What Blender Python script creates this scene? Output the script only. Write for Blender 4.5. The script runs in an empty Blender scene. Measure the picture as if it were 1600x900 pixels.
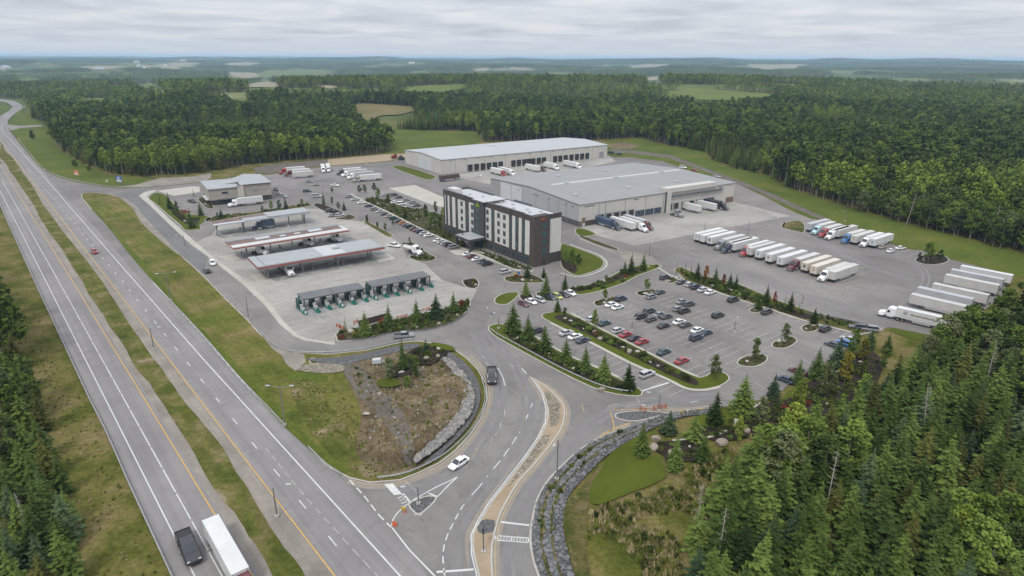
import bpy, bmesh, math, random
import numpy as np
from mathutils import Vector, Matrix
from mathutils.geometry import delaunay_2d_cdt
random.seed(7)
RNG = np.random.default_rng(11)
sc = bpy.context.scene
C = sc.collection
R = math.radians

# ------------------------------------------------------------------ camera
F, HY, ROLL, CAMH = 1000.0, 90.0, 0.0044, 75.0
PITCH = math.atan((450 - HY) / F)
cd = bpy.data.cameras.new('camera')
cam = bpy.data.objects.new('camera', cd); C.objects.link(cam)
cd.sensor_width = 36.0; cd.lens = F * 36 / 1600; cd.clip_start = 1.0; cd.clip_end = 60000
cp, sp = math.cos(PITCH), math.sin(PITCH)
ax, up0, back = Vector((1, 0, 0)), Vector((0, sp, cp)), Vector((0, -cp, sp))
rx = ax * math.cos(ROLL) + up0 * math.sin(ROLL)
ry = -ax * math.sin(ROLL) + up0 * math.cos(ROLL)
M = Matrix((rx, ry, back)).transposed().to_4x4(); M.translation = (0, 0, CAMH)
cam.matrix_world = M
sc.camera = cam

# ------------------------------------------------------------------ light
SUN_EL, SUN_AZ = R(52), R(200)          # azimuth clockwise from +Y
sd = bpy.data.lights.new('sun', 'SUN'); sd.energy = 1.5; sd.angle = R(10); sd.color = (1.0, 0.95, 0.87)
sun = bpy.data.objects.new('sun', sd); C.objects.link(sun)
sdir = Vector((math.sin(SUN_AZ) * math.cos(SUN_EL), math.cos(SUN_AZ) * math.cos(SUN_EL), math.sin(SUN_EL)))
sun.rotation_euler = sdir.to_track_quat('Z', 'Y').to_euler()
sun.location = (0, 0, 200)
wd = bpy.data.worlds.new('World'); sc.world = wd; wd.use_nodes = True
nt = wd.node_tree; nt.nodes.clear()
def N(t, **k):
    n = nt.nodes.new(t)
    for a, b in k.items(): setattr(n, a, b)
    return n
def world():
    out = N('ShaderNodeOutputWorld'); bg = N('ShaderNodeBackground'); bg.inputs[1].default_value = 0.1
    sky = N('ShaderNodeTexSky', sky_type='NISHITA', sun_disc=False, sun_elevation=SUN_EL, sun_rotation=SUN_AZ, air_density=1.3, dust_density=2.0)
    tc = N('ShaderNodeTexCoord'); sep = N('ShaderNodeSeparateXYZ')
    nt.links.new(tc.outputs['Generated'], sep.inputs[0])
    ad = N('ShaderNodeMath', operation='ADD'); ad.inputs[1].default_value = 0.06
    mx = N('ShaderNodeMath', operation='MAXIMUM'); mx.inputs[1].default_value = 0.0
    nt.links.new(sep.outputs[2], mx.inputs[0]); nt.links.new(mx.outputs[0], ad.inputs[0])
    dx = N('ShaderNodeMath', operation='DIVIDE'); dy = N('ShaderNodeMath', operation='DIVIDE')
    for d, i in ((dx, 0), (dy, 1)):
        nt.links.new(sep.outputs[i], d.inputs[0]); nt.links.new(ad.outputs[0], d.inputs[1])
    cb = N('ShaderNodeCombineXYZ'); nt.links.new(dx.outputs[0], cb.inputs[0]); nt.links.new(dy.outputs[0], cb.inputs[1])
    n1 = N('ShaderNodeTexNoise'); n1.inputs['Scale'].default_value = 0.8; n1.inputs['Detail'].default_value = 6; n1.inputs['Roughness'].default_value = 0.55
    n1.inputs['Distortion'].default_value = 0.35
    nt.links.new(cb.outputs[0], n1.inputs['Vector'])
    cr = N('ShaderNodeValToRGB'); e = cr.color_ramp.elements
    e[0].position = 0.33; e[0].color = (0.55, 0.59, 0.67, 1)
    e[1].position = 0.64; e[1].color = (0.79, 0.81, 0.85, 1)
    m_ = cr.color_ramp.elements.new(0.5); m_.color = (0.67, 0.71, 0.78, 1)
    nt.links.new(n1.outputs['Fac'], cr.inputs[0])
    # near the horizon the cloud deck fades into an even pale blue grey
    hz = N('ShaderNodeMapRange'); hz.inputs[1].default_value = 0.0; hz.inputs[2].default_value = 0.035; hz.inputs[3].default_value = 1; hz.inputs[4].default_value = 0.0
    nt.links.new(mx.outputs[0], hz.inputs[0])
    mh = N('ShaderNodeMix', data_type='RGBA'); mh.inputs['B'].default_value = (0.68, 0.74, 0.82, 1)
    nt.links.new(hz.outputs[0], mh.inputs['Factor']); nt.links.new(cr.outputs[0], mh.inputs['A'])
    sc_ = N('ShaderNodeVectorMath', operation='SCALE'); 
    # an overcast sky is brighter overhead than at the horizon
    ov = N('ShaderNodeMath', operation='MULTIPLY_ADD'); ov.inputs[1].default_value = 11.0; ov.inputs[2].default_value = 7.6
    nt.links.new(mx.outputs[0], ov.inputs[0]); nt.links.new(ov.outputs[0], sc_.inputs['Scale'])
    nt.links.new(mh.outputs['Result'], sc_.inputs[0])
    mix = N('ShaderNodeMix', data_type='RGBA'); mix.inputs['Factor'].default_value = 0.93
    nt.links.new(sky.outputs[0], mix.inputs['A']); nt.links.new(sc_.outputs[0], mix.inputs['B'])
    nt.links.new(mix.outputs['Result'], bg.inputs[0]); nt.links.new(bg.outputs[0], out.inputs[0])
world()
sc.view_settings.view_transform = 'Standard'; sc.view_settings.look = 'None'
sc.view_settings.exposure = 0.30; sc.view_settings.gamma = 1.0
sc.cycles.max_bounces = 5; sc.cycles.diffuse_bounces = 2; sc.cycles.glossy_bounces = 2; sc.cycles.transmission_bounces = 2
sc.cycles.transparent_max_bounces = 6; sc.cycles.volume_bounces = 1
sc.cycles.use_denoising = True
try: sc.cycles.denoiser = 'OPENIMAGEDENOISE'
except Exception: pass
sc.cycles.use_fast_gi = False
sc.cycles.caustics_reflective = False; sc.cycles.caustics_refractive = False

# ------------------------------------------------------------------ survey transform: photo coordinates -> ground metres
def at(x, y, z=0.0):
    u, v = x - 800.0, y - 450.0
    c, s = math.cos(ROLL), math.sin(ROLL)
    u, v = c * u + s * v, -s * u + c * v
    d = (u, F * cp - v * sp, -F * sp - v * cp)
    t = (z - CAMH) / d[2]
    return (d[0] * t, d[1] * t)
def proj(X, Y, Z):
    zc = Y * cp - (Z - CAMH) * sp; yc = -(Y * sp + (Z - CAMH) * cp)
    u = F * X / zc; v = F * yc / zc
    c, s = math.cos(ROLL), math.sin(ROLL)
    return 800 + c * u - s * v, 450 + s * u + c * v
def zof(base, topy):
    X, Y = at(*base); lo, hi = 0.0, 60.0
    for _ in range(40):
        m = (lo + hi) / 2
        if proj(X, Y, m)[1] > topy: lo = m
        else: hi = m
    return lo
def W(pts, z=0.0): return [at(x, y, z) for x, y in pts]
def rot2(p, a): return (p[0] * math.cos(a) - p[1] * math.sin(a), p[0] * math.sin(a) + p[1] * math.cos(a))

# terrain height: level round the site, rolling beyond
def _vn(x, y, seed):
    xi, yi = np.floor(x), np.floor(y); xf, yf = x - xi, y - yi
    def h(a, b):
        v = np.sin(a * 127.1 + b * 311.7 + seed * 74.7) * 43758.5453
        return v - np.floor(v)
    u, v = xf * xf * (3 - 2 * xf), yf * yf * (3 - 2 * yf)
    return (h(xi, yi) * (1 - u) + h(xi + 1, yi) * u) * (1 - v) + (h(xi, yi + 1) * (1 - u) + h(xi + 1, yi + 1) * u) * v
def _ss(a, b, x):
    t = np.clip((x - a) / (b - a), 0, 1); return t * t * (3 - 2 * t)
def hgt(x, y):
    x = np.asarray(x, float); y = np.asarray(y, float)
    r = np.hypot(x, y)
    n1 = _vn(x / 900, y / 600, 1); n2 = _vn(x / 2300 + 3, y / 1300, 2); n3 = _vn(x / 420, y / 380, 3); n4 = _vn(x / 1000 + 5, y / 560, 4)
    h = _ss(850, 1300, r) * (9 * n3 + 8 * n1 - 6)
    re = r + 700 * (_vn(x / 520 + 9, y / 700, 8) - .5) + 260 * (n3 - .5)
    h += 20 * np.exp(-((re - 1380) / 330) ** 2) * (.15 + 1.2 * n1) * _ss(850, 1200, r)           # wooded rise behind the site
    h -= 34 * _ss(1500, 2700, re) * (1 - _ss(3000, 8000, r)) * (.35 + .9 * n2)   # valley beyond it
    h += _ss(2000, 3600, r) * (52 * n4 * n4 + 16 * n1 - 16) + _ss(5000, 9500, r) * (26 * n2 + 6 * n1)
    h += _ss(10000, 18000, r) * 16
    lvl = _ss(.50, .60, -x / np.maximum(y, 1.0)) * (1 - _ss(1500, 2200, r))     # the highway runs on level ground
    h = h * (1 - lvl) - .0 * lvl
    return h
def at_t(x, y):
    """photo point to the rolling ground"""
    u, v = x - 800.0, y - 450.0
    c, s = math.cos(ROLL), math.sin(ROLL)
    u, v = c * u + s * v, -s * u + c * v
    d = np.array((u, F * cp - v * sp, -F * sp - v * cp)); d = d / np.linalg.norm(d)
    t = 300.0
    while t < 26000:
        p = d * t
        if CAMH + p[2] <= float(hgt(p[0], p[1])): break
        t += max(4.0, t * 0.004)
    return (d[0] * t, d[1] * t)

# ------------------------------------------------------------------ materials
MAT = {}
def newmat(name):
    m = bpy.data.materials.new(name); m.use_nodes = True; MAT[name] = m
    return m, m.node_tree, m.node_tree.nodes['Principled BSDF']
def _pos(nt_, scale=(1, 1, 1), rz=0.0):
    g = nt_.nodes.new('ShaderNodeNewGeometry'); mp = nt_.nodes.new('ShaderNodeMapping')
    mp.inputs['Rotation'].default_value = (0, 0, rz); mp.inputs['Scale'].default_value = scale
    if rz:
        m0 = nt_.nodes.new('ShaderNodeMapping'); m0.inputs['Rotation'].default_value = (0, 0, rz)
        nt_.links.new(g.outputs['Position'], m0.inputs[0]); mp.inputs['Rotation'].default_value = (0, 0, 0)
        nt_.links.new(m0.outputs[0], mp.inputs[0])
    else:
        nt_.links.new(g.outputs['Position'], mp.inputs[0])
    return mp.outputs[0]
def _noise(nt_, vec, scale, detail=4, rough=0.6, dist=0.0):
    n = nt_.nodes.new('ShaderNodeTexNoise'); n.inputs['Scale'].default_value = scale
    n.inputs['Detail'].default_value = detail; n.inputs['Roughness'].default_value = rough; n.inputs['Distortion'].default_value = dist
    nt_.links.new(vec, n.inputs['Vector']); return n.outputs['Fac']
def _ramp(nt_, fac, stops):
    r = nt_.nodes.new('ShaderNodeValToRGB'); e = r.color_ramp.elements
    e[0].position, e[0].color = stops[0][0], (*stops[0][1], 1); e[1].position, e[1].color = stops[-1][0], (*stops[-1][1], 1)
    for p, c in stops[1:-1]:
        k = e.new(p); k.color = (*c, 1)
    nt_.links.new(fac, r.inputs[0]); return r.outputs[0]
def _mix(nt_, a, b, fac, mode='MIX'):
    m = nt_.nodes.new('ShaderNodeMix'); m.data_type = 'RGBA'; m.blend_type = mode
    for i, v in (('A', a), ('B', b), ('Factor', fac)):
        s = m.inputs[i] if i != 'Factor' else m.inputs['Factor']
        if hasattr(v, 'links') or hasattr(v, 'is_linked'): nt_.links.new(v, s)
        elif isinstance(v, (int, float)): s.default_value = v
        else: s.default_value = (*v, 1)
    return m.outputs['Result']
def _bump(nt_, b, fac, strength, distance):
    n = nt_.nodes.new('ShaderNodeBump'); n.inputs['Strength'].default_value = strength; n.inputs['Distance'].default_value = distance
    nt_.links.new(fac, n.inputs['Height']); nt_.links.new(n.outputs[0], b.inputs['Normal'])
def ground(name, stops, s1, s2, amt=0.35, rough=0.95, bump=None, streak=None, rz=0.0, big=None, stain=None):
    """ground surface: broad patches from stops at scale s1, fine grain at s2"""
    m, t, b = newmat(name)
    v = _pos(t)
    col = _ramp(t, _noise(t, v, s1, 6, 0.62, 0.3), stops)
    f = _noise(t, v, s2, 5, 0.75)
    g = _ramp(t, f, [(0.25, (1 - amt,) * 3), (0.75, (1 + amt * 0.6,) * 3)])
    col = _mix(t, col, g, 1.0, 'MULTIPLY')
    if streak:
        sv = _pos(t, streak[0], rz)
        sfac = _noise(t, sv, 1.0, 3, 0.6)
        g2 = _ramp(t, sfac, [(0.3, (1 - streak[1],) * 3), (0.7, (1 + streak[1] * 0.6,) * 3)])
        col = _mix(t, col, g2, 1.0, 'MULTIPLY')
    if big:
        bf = _noise(t, v, big[0], 3, 0.5)
        g3 = _ramp(t, bf, [(0.35, (1 - big[1],) * 3), (0.65, (1 + big[1] * 0.7,) * 3)])
        col = _mix(t, col, g3, 1.0, 'MULTIPLY')
    if stain:
        n0 = _noise(t, v, stain[0], 2, 0.5, 1.5)
        col = _mix(t, col, _ramp(t, n0, [(0.60, (1, 1, 1)), (0.70, (1 - stain[1],) * 3)]), 1.0, 'MULTIPLY')
        n2 = _noise(t, v, stain[0] * 0.13, 3, 0.6, 3.0)
        col = _mix(t, col, _ramp(t, n2, [(0.46, (1, 1, 1)), (0.5, (1 - stain[1] * .45,) * 3), (0.54, (1, 1, 1))]), 1.0, 'MULTIPLY')
    t.links.new(col, b.inputs['Base Color'])
    b.inputs['Roughness'].default_value = rough; b.inputs['Specular IOR Level'].default_value = 0.15
    if bump: _bump(t, b, f, bump[0], bump[1])
    return m
def plain(name, col, rough=0.6, metal=0.0, var=0.1, vs=0.8, spec=0.4, coat=0.0):
    m, t, b = newmat(name)
    v = _pos(t)
    g = _ramp(t, _noise(t, v, vs, 5, 0.6), [(0.3, tuple(c * (1 - var) for c in col)), (0.7, tuple(min(1, c * (1 + var * 0.6)) for c in col))])
    t.links.new(g, b.inputs['Base Color'])
    b.inputs['Roughness'].default_value = rough; b.inputs['Metallic'].default_value = metal
    b.inputs['Specular IOR Level'].default_value = spec; b.inputs['Coat Weight'].default_value = coat; b.inputs['Coat Roughness'].default_value = 0.1
    return m
def foliage(name, dark, light, trans=0.15, scale=0.5, rnd=0.7):
    m, t, b = newmat(name)
    oi = t.nodes.new('ShaderNodeObjectInfo'); v = _pos(t)
    f = _noise(t, v, scale, 3, 0.6)
    ad = t.nodes.new('ShaderNodeMath'); ad.operation = 'MULTIPLY_ADD'
    t.links.new(oi.outputs['Random'], ad.inputs[0]); ad.inputs[1].default_value = rnd; t.links.new(f, ad.inputs[2])
    sb = t.nodes.new('ShaderNodeMath'); sb.operation = 'SUBTRACT'; t.links.new(ad.outputs[0], sb.inputs[0]); sb.inputs[1].default_value = rnd / 2
    col = _ramp(t, sb.outputs[0], [(0.22, dark), (0.78, light)])
    t.links.new(col, b.inputs['Base Color']); b.inputs['Roughness'].default_value = 0.85
    b.inputs['Specular IOR Level'].default_value = 0.05
    return m

HWAY = R(130.4)     # bearing of the highway lanes (math angle)
ground('asphalt_highway', [(0.3, (0.1981, 0.1849, 0.1806)), (0.7, (0.2516, 0.2349, 0.2263))], 0.05, 3.0, 0.10, 0.9, None, ((0.012, 0.75, 1), 0.16), -HWAY, (0.012, .06), stain=(.2, .10))
ground('asphalt_site', [(0.3, (0.1676, 0.1551, 0.1467)), (0.7, (0.2218, 0.2049, 0.1921))], 0.06, 2.2, 0.12, 0.9, None, ((0.05, 0.35, 1), 0.09), R(53), (0.015, .15), stain=(.45, .16))
ground('asphalt_worn', [(0.3, (0.2115, 0.1945, 0.1785)), (0.7, (0.2669, 0.2448, 0.2231))], 0.05, 1.6, 0.12, 0.9, None, ((0.04, 0.3, 1), 0.10), R(20), (0.02, .10), stain=(.4, .14))
ground('asphalt_dark', [(0.3, (.138, .134, .132)), (0.7, (.178, .173, .170))], 0.06, 2.2, 0.12, 0.9, None, ((0.03, 0.5, 1), 0.08), R(53), (0.02, .10), stain=(.4, .14))
ground('concrete', [(0.3, (0.2782, 0.2648, 0.2387)), (0.7, (0.3385, 0.3214, 0.2896))], 0.07, 1.5, 0.10, 0.9, None, ((0.06, 0.5, 1), 0.10), R(-35), (0.03, .17), stain=(.35, .20))
ground('concrete_pale', [(0.3, (0.3481, 0.3254, 0.2796)), (0.7, (0.4140, 0.3904, 0.3428))], 0.1, 2.0, 0.08, 0.9)
ground('kerb_concrete', [(0.3, (.34, .32, .28)), (0.7, (.42, .40, .36))], 0.3, 2.0, 0.1, 0.9)
ground('gravel_shoulder', [(0.25, (.17, .15, .125)), (0.5, (.235, .21, .18)), (0.75, (.30, .27, .225))], 0.12, 1.4, 0.2, 0.97, (0.5, 0.05), ((0.03, 0.6, 1), 0.12), -HWAY)
ground('grass_verge', [(0.24, (.048, .068, .008)), (0.38, (.084, .102, .014)), (0.50, (.125, .125, .026)), (0.60, (.165, .138, .045)), (0.76, (.26, .20, .12))], 0.075, 0.9, 0.5, 1.0, (1.0, 0.3), ((0.06, 0.5, 1), .2), -HWAY, (.02, .15))
ground('grass_median', [(0.28, (.045, .062, .008)), (0.46, (.090, .100, .018)), (0.58, (.15, .13, .045)), (0.68, (.24, .19, .12)), (0.82, (.30, .26, .20))], 0.13, 0.9, 0.5, 1.0, (1.0, 0.25), ((0.05, 0.6, 1), .2), -HWAY)
ground('grass_rough', [(0.22, (.032, .048, .010)), (0.40, (.066, .078, .016)), (0.55, (.125, .105, .038)), (0.72, (.23, .18, .11))], 0.14, 1.3, 0.6, 1.0, (1.0, 0.4))
ground('grass_lawn', [(0.3, (0.0540, 0.0720, 0.0066)), (0.7, (0.0810, 0.1008, 0.0110))], 0.12, 2.5, 0.22, 1.0, (0.5, 0.1))
ground('grass_bank', [(0.25, (0.0497, 0.0772, 0.0096)), (0.55, (0.0882, 0.1109, 0.0156)), (0.8, (0.1543, 0.1287, 0.0270))], 0.035, 0.5, 0.4, 1.0, (0.8, 0.3))
ground('mulch', [(0.3, (.022, .017, .014)), (0.7, (.045, .033, .025))], 0.4, 3.0, 0.4, 1.0, (0.8, 0.1))
ground('bed_mixed', [(0.3, (.028, .024, .016)), (0.5, (.055, .055, .022)), (0.62, (.090, .085, .038)), (0.8, (.22, .17, .12))], 0.35, 2.0, 0.5, 1.0, (0.9, 0.15))
ground('bare_earth', [(0.25, (0.0850, 0.0614, 0.0340)), (0.45, (0.1500, 0.1116, 0.0646)), (0.58, (0.2000, 0.1535, 0.0935)), (0.75, (0.2600, 0.2046, 0.1318))], 0.22, 1.4, 0.55, 1.0, (1.0, 0.5), big=(.05, .25))
ground('dark_track', [(0.3, (.10, .085, .072)), (0.7, (.155, .135, .115))], 0.2, 1.5, 0.3, 1.0, (0.8, 0.2))
ground('tan_median', [(0.3, (.27, .205, .135)), (0.7, (.34, .27, .19))], 0.2, 2.0, 0.15, 0.95, (0.3, 0.03))
ground('forest_floor', [(0.3, (.020, .028, .011)), (0.7, (.045, .050, .020))], 0.08, 0.8, 0.4, 1.0)
ground('far_field_green', [(0.3, (.085, .115, .026)), (0.7, (.125, .15, .040))], 0.007, 0.05, 0.2, 1.0)
ground('far_field_tan', [(0.3, (.19, .17, .10)), (0.7, (.28, .25, .17))], 0.007, 0.05, 0.2, 1.0)
ground('far_field_olive', [(0.3, (.12, .11, .04)), (0.7, (.17, .14, .06))], 0.02, 0.1, 0.2, 1.0)
plain('paint_white', (.52, .52, .50), 0.7, 0, 0.15, 0.6)
plain('paint_faded', (.37, .36, .345), 0.8, 0, 0.2, 0.5)
plain('paint_yellow', (.50, .30, .07), 0.7, 0, 0.15, 0.6)
plain('paint_faded_yellow', (.36, .28, .16), 0.8, 0, 0.15, 0.6)

def rocks(name, c0, c1, scale, stretch=(1, 1, 1)):
    m, t, b = newmat(name)
    v = _pos(t, stretch)
    vo = t.nodes.new('ShaderNodeTexVoronoi'); vo.inputs['Scale'].default_value = scale; t.links.new(v, vo.inputs['Vector'])
    vd = t.nodes.new('ShaderNodeTexVoronoi'); vd.feature = 'DISTANCE_TO_EDGE'; vd.inputs['Scale'].default_value = scale; t.links.new(v, vd.inputs['Vector'])
    sepc = t.nodes.new('ShaderNodeSeparateColor'); t.links.new(vo.outputs['Color'], sepc.inputs[0])
    col = _ramp(t, sepc.outputs[0], [(0.0, c0), (1.0, c1)])
    ed = _ramp(t, vd.outputs['Distance'], [(0.0, (.25, .25, .25)), (0.12, (1, 1, 1))])
    col = _mix(t, col, ed, 1.0, 'MULTIPLY')
    t.links.new(col, b.inputs['Base Color']); b.inputs['Roughness'].default_value = 0.95; b.inputs['Specular IOR Level'].default_value = .2
    _bump(t, b, vd.outputs['Distance'], 1.0, 0.5)
    return m
rocks('riprap_white', (.26, .25, .23), (.40, .385, .36), 2.4)
rocks('riprap_grey', (.13, .13, .13), (.21, .21, .208), 2.6)
rocks('riprap_tan', (.22, .19, .14), (.38, .34, .27), 1.9)
rocks('drain_rock', (.085, .085, .09), (.18, .18, .185), 2.8)

foliage('spruce_dark', (0.0182, 0.0312, 0.0078), (0.0684, 0.1032, 0.0246))
foliage('spruce_mid', (0.0342, 0.0552, 0.0112), (0.1117, 0.1536, 0.0336))
foliage('spruce_blue', (0.0274, 0.0480, 0.0224), (0.0752, 0.1080, 0.0470))
foliage('spruce_olive', (0.0388, 0.0432, 0.0112), (0.1049, 0.1080, 0.0269))
foliage('leaf_mid', (0.0479, 0.0792, 0.0134), (0.1482, 0.2100, 0.0403))
foliage('leaf_bright', (0.0798, 0.1200, 0.0157), (0.2109, 0.2700, 0.0470))
foliage('leaf_dark', (0.0319, 0.0528, 0.0146), (0.0821, 0.1128, 0.0291))
foliage('leaf_grey', (0.0627, 0.0792, 0.0314), (0.1368, 0.1620, 0.0694))
foliage('leaf_yellow', (.12, .11, .018), (.24, .20, .03))
foliage('leaf_red', (.11, .030, .020), (.22, .055, .032))
foliage('leaf_orange', (.20, .09, .02), (.32, .16, .04))
foliage('shrub_leaf', (.028, .042, .010), (.090, .100, .026), rnd=0.7)
plain('bark_brown', (.075, .058, .042), 0.95, 0, 0.3, 3)
plain('bark_pale', (.34, .31, .26), 0.9, 0, 0.3, 2)

# ------------------------------------------------------------------ mesh builder
def tag(o, label=None, cat=None, group=None, kind=None):
    if label: o['label'] = label
    if cat: o['category'] = cat
    if group: o['group'] = group
    if kind: o['kind'] = kind
    return o
class MB:
    def __init__(s): s.v = []; s.f = []; s.m = []; s.mats = []
    def mi(s, m):
        if m is None: return 0
        if m not in s.mats: s.mats.append(m)
        return s.mats.index(m)
    def add(s, vs, fs, m=None):
        b = len(s.v); k = s.mi(m); s.v += [tuple(v) for v in vs]
        for f in fs: s.f.append([i + b for i in f]); s.m.append(k)
    def box(s, x0, x1, y0, y1, z0, z1, m=None, tx=0, ty=0):
        vs = [(x0, y0, z0), (x1, y0, z0), (x1, y1, z0), (x0, y1, z0), (x0 + tx, y0 + ty, z1), (x1 - tx, y0 + ty, z1), (x1 - tx, y1 - ty, z1), (x0 + tx, y1 - ty, z1)]
        s.add(vs, [(3, 2, 1, 0), (4, 5, 6, 7), (0, 1, 5, 4), (1, 2, 6, 5), (2, 3, 7, 6), (3, 0, 4, 7)], m)
    def prism(s, poly, z0, z1, m=None, top=None):
        n = len(poly)
        vs = [(x, y, z0) for x, y in poly] + [(x, y, z1) for x, y in poly]
        s.add(vs, [(i, (i + 1) % n, (i + 1) % n + n, i + n) for i in range(n)], m)
        s.add([(x, y, z1) for x, y in poly], [tuple(range(n))], top or m)
    def prism_y(s, prof, y0, y1, m=None):
        """side profile (x, z), counter-clockwise seen from -y, swept along y"""
        n = len(prof)
        vs = [(x, y0, z) for x, z in prof] + [(x, y1, z) for x, z in prof]
        s.add(vs, [tuple(range(n)), tuple(reversed(range(n, 2 * n)))] + [(i + n, (i + 1) % n + n, (i + 1) % n, i) for i in range(n)], m)
    def tube(s, p0, p1, r0, r1=None, n=6, m=None, cap=True):
        r1 = r0 if r1 is None else r1
        p0, p1 = Vector(p0), Vector(p1); d = (p1 - p0).normalized()
        a = d.orthogonal().normalized(); b = d.cross(a)
        vs = []
        for p, r in ((p0, r0), (p1, r1)):
            for i in range(n):
                t = 2 * math.pi * i / n; vs.append(p + a * (r * math.cos(t)) + b * (r * math.sin(t)))
        fs = [(i, (i + 1) % n, (i + 1) % n + n, i + n) for i in range(n)]
        if cap: fs += [tuple(reversed(range(n))), tuple(range(n, 2 * n))]
        s.add(vs, fs, m)
    def loft(s, rings, m=None, cap=True):
        n = len(rings[0]); vs = [p for r in rings for p in r]; fs = []
        for k in range(len(rings) - 1):
            for i in range(n):
                fs.append((k * n + i, k * n + (i + 1) % n, (k + 1) * n + (i + 1) % n, (k + 1) * n + i))
        if cap: fs += [tuple(reversed(range(n))), tuple(range((len(rings) - 1) * n, len(rings) * n))]
        s.add(vs, fs, m)
    def mesh(s, name, mat=None, smooth=False):
        me = bpy.data.meshes.new(name); me.from_pydata(s.v, [], s.f)
        ms = s.mats if s.mats else [None]
        for m in ms: me.materials.append(MAT[m] if m else (MAT[mat] if mat else None))
        if mat and s.mats == []: pass
        me.polygons.foreach_set('material_index', s.m)
        if smooth: me.polygons.foreach_set('use_smooth', [True] * len(s.f))
        me.update(); return me
    def build(s, name, mat=None, parent=None, smooth=False, loc=None, rz=None):
        if mat and not s.mats: s.mats = []
        me = s.mesh(name, mat, smooth)
        o = bpy.data.objects.new(name, me); C.objects.link(o)
        if parent is not None: o.parent = parent
        if loc is not None: o.location = loc
        if rz is not None: o.rotation_euler.z = rz
        return o
def empty(name, loc=(0, 0, 0), rz=0.0, **k):
    o = bpy.data.objects.new(name, None); C.objects.link(o); o.empty_display_size = 0.5
    o.location = loc; o.rotation_euler.z = rz
    return tag(o, **k)
def inst(root, loc, rz=0.0, scale=None, label=None, group=None, cat=None):
    """copy a thing with copies of its parts"""
    def cp_(o, parent):
        c = o.copy(); C.objects.link(c); c.parent = parent
        for ch in KIDS.get(o.name, ()): cp_(ch, c)
        return c
    r = cp_(root, None); r.location = loc; r.rotation_euler = (0, 0, rz)
    if scale is not None: r.scale = scale if hasattr(scale, '__len__') else (scale,) * 3
    return tag(r, label, cat, group)
KIDS = {}
def kids(root):
    for o in [root] + [c for c in bpy.data.objects if c.parent == root]:
        KIDS[o.name] = [c for c in bpy.data.objects if c.parent == o]
def remove(root):
    for c in list(KIDS.get(root.name, ())): remove(c)
    bpy.data.objects.remove(root)

# ------------------------------------------------------------------ polygon helpers
def smooth_closed(p, k=4):
    n = len(p); out = []
    for i in range(n):
        p0, p1, p2, p3 = p[i - 1], p[i], p[(i + 1) % n], p[(i + 2) % n]
        for j in range(k):
            t = j / k; t2, t3 = t * t, t * t * t
            out.append(tuple(0.5 * (2 * p1[a] + (p2[a] - p0[a]) * t + (2 * p0[a] - 5 * p1[a] + 4 * p2[a] - p3[a]) * t2 + (3 * p1[a] - p0[a] - 3 * p2[a] + p3[a]) * t3) for a in (0, 1)))
    return out
def smooth_open(p, k=6):
    q = [p[0]] + list(p) + [p[-1]]; out = []
    for i in range(1, len(q) - 2):
        p0, p1, p2, p3 = q[i - 1], q[i], q[i + 1], q[i + 2]
        for j in range(k):
            t = j / k; t2, t3 = t * t, t * t * t
            out.append(tuple(0.5 * (2 * p1[a] + (p2[a] - p0[a]) * t + (2 * p0[a] - 5 * p1[a] + 4 * p2[a] - p3[a]) * t2 + (3 * p1[a] - p0[a] - 3 * p2[a] + p3[a]) * t3) for a in (0, 1)))
    out.append(tuple(p[-1])); return out
def area(p): return 0.5 * sum(p[i - 1][0] * p[i][1] - p[i][0] * p[i - 1][1] for i in range(len(p)))
def ccw(p): return p if area(p) > 0 else p[::-1]
def dedupe(p, eps=0.05):
    o = []
    for q in p:
        if not o or math.hypot(q[0] - o[-1][0], q[1] - o[-1][1]) > eps: o.append(q)
    if len(o) > 2 and math.hypot(o[0][0] - o[-1][0], o[0][1] - o[-1][1]) < eps: o.pop()
    return o
def inset(p, d):
    n = len(p); out = []
    for i in range(n):
        a, b, c = Vector(p[i - 1]), Vector(p[i]), Vector(p[(i + 1) % n])
        u, v = (b - a), (c - b)
        if u.length < 1e-6 or v.length < 1e-6: out.append(tuple(b)); continue
        u.normalize(); v.normalize()
        n1, n2 = Vector((-u.y, u.x)), Vector((-v.y, v.x)); m = n1 + n2
        if m.length < 1e-3: m = n1.copy()
        m.normalize(); k = d / max(0.5, m.dot(n1)); out.append((b.x + m.x * k, b.y + m.y * k))
    return out
def inpoly(px, py, poly):
    """vectorised point in polygon"""
    px = np.asarray(px, float); py = np.asarray(py, float); r = np.zeros(px.shape, bool)
    n = len(poly); j = n - 1
    for i in range(n):
        xi, yi = poly[i]; xj, yj = poly[j]
        if yi != yj:
            c = ((yi > py) != (yj > py)) & (px < (xj - xi) * (py - yi) / (yj - yi) + xi); r ^= c
        j = i
    return r
def cdt(poly, step=None):
    poly = ccw(dedupe(poly)); n = len(poly)
    pts = [Vector(p) for p in poly]
    if step:
        xs = [p[0] for p in poly]; ys = [p[1] for p in poly]
        gx, gy = np.meshgrid(np.arange(min(xs), max(xs), step), np.arange(min(ys), max(ys), step))
        gx = gx.ravel() + RNG.uniform(-.2, .2, gx.size) * step; gy = gy.ravel() + RNG.uniform(-.2, .2, gy.size) * step
        k = inpoly(gx, gy, poly); pts += [Vector((a, b)) for a, b in zip(gx[k], gy[k])]
    vs, es, fs, *_ = delaunay_2d_cdt(pts, [], [list(range(n))], 1, 1e-4)
    return [tuple(v) for v in vs], [list(f) for f in fs]
def sheet(name, poly, z, mat, kind='structure', label=None, step=None, zf=None, **k):
    vs, fs = cdt(poly, step)
    mb = MB(); mb.add([(x, y, z + (zf(x, y) if zf else 0)) for x, y in vs], fs, mat)
    return tag(mb.build(name), label, None, None, kind)
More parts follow.
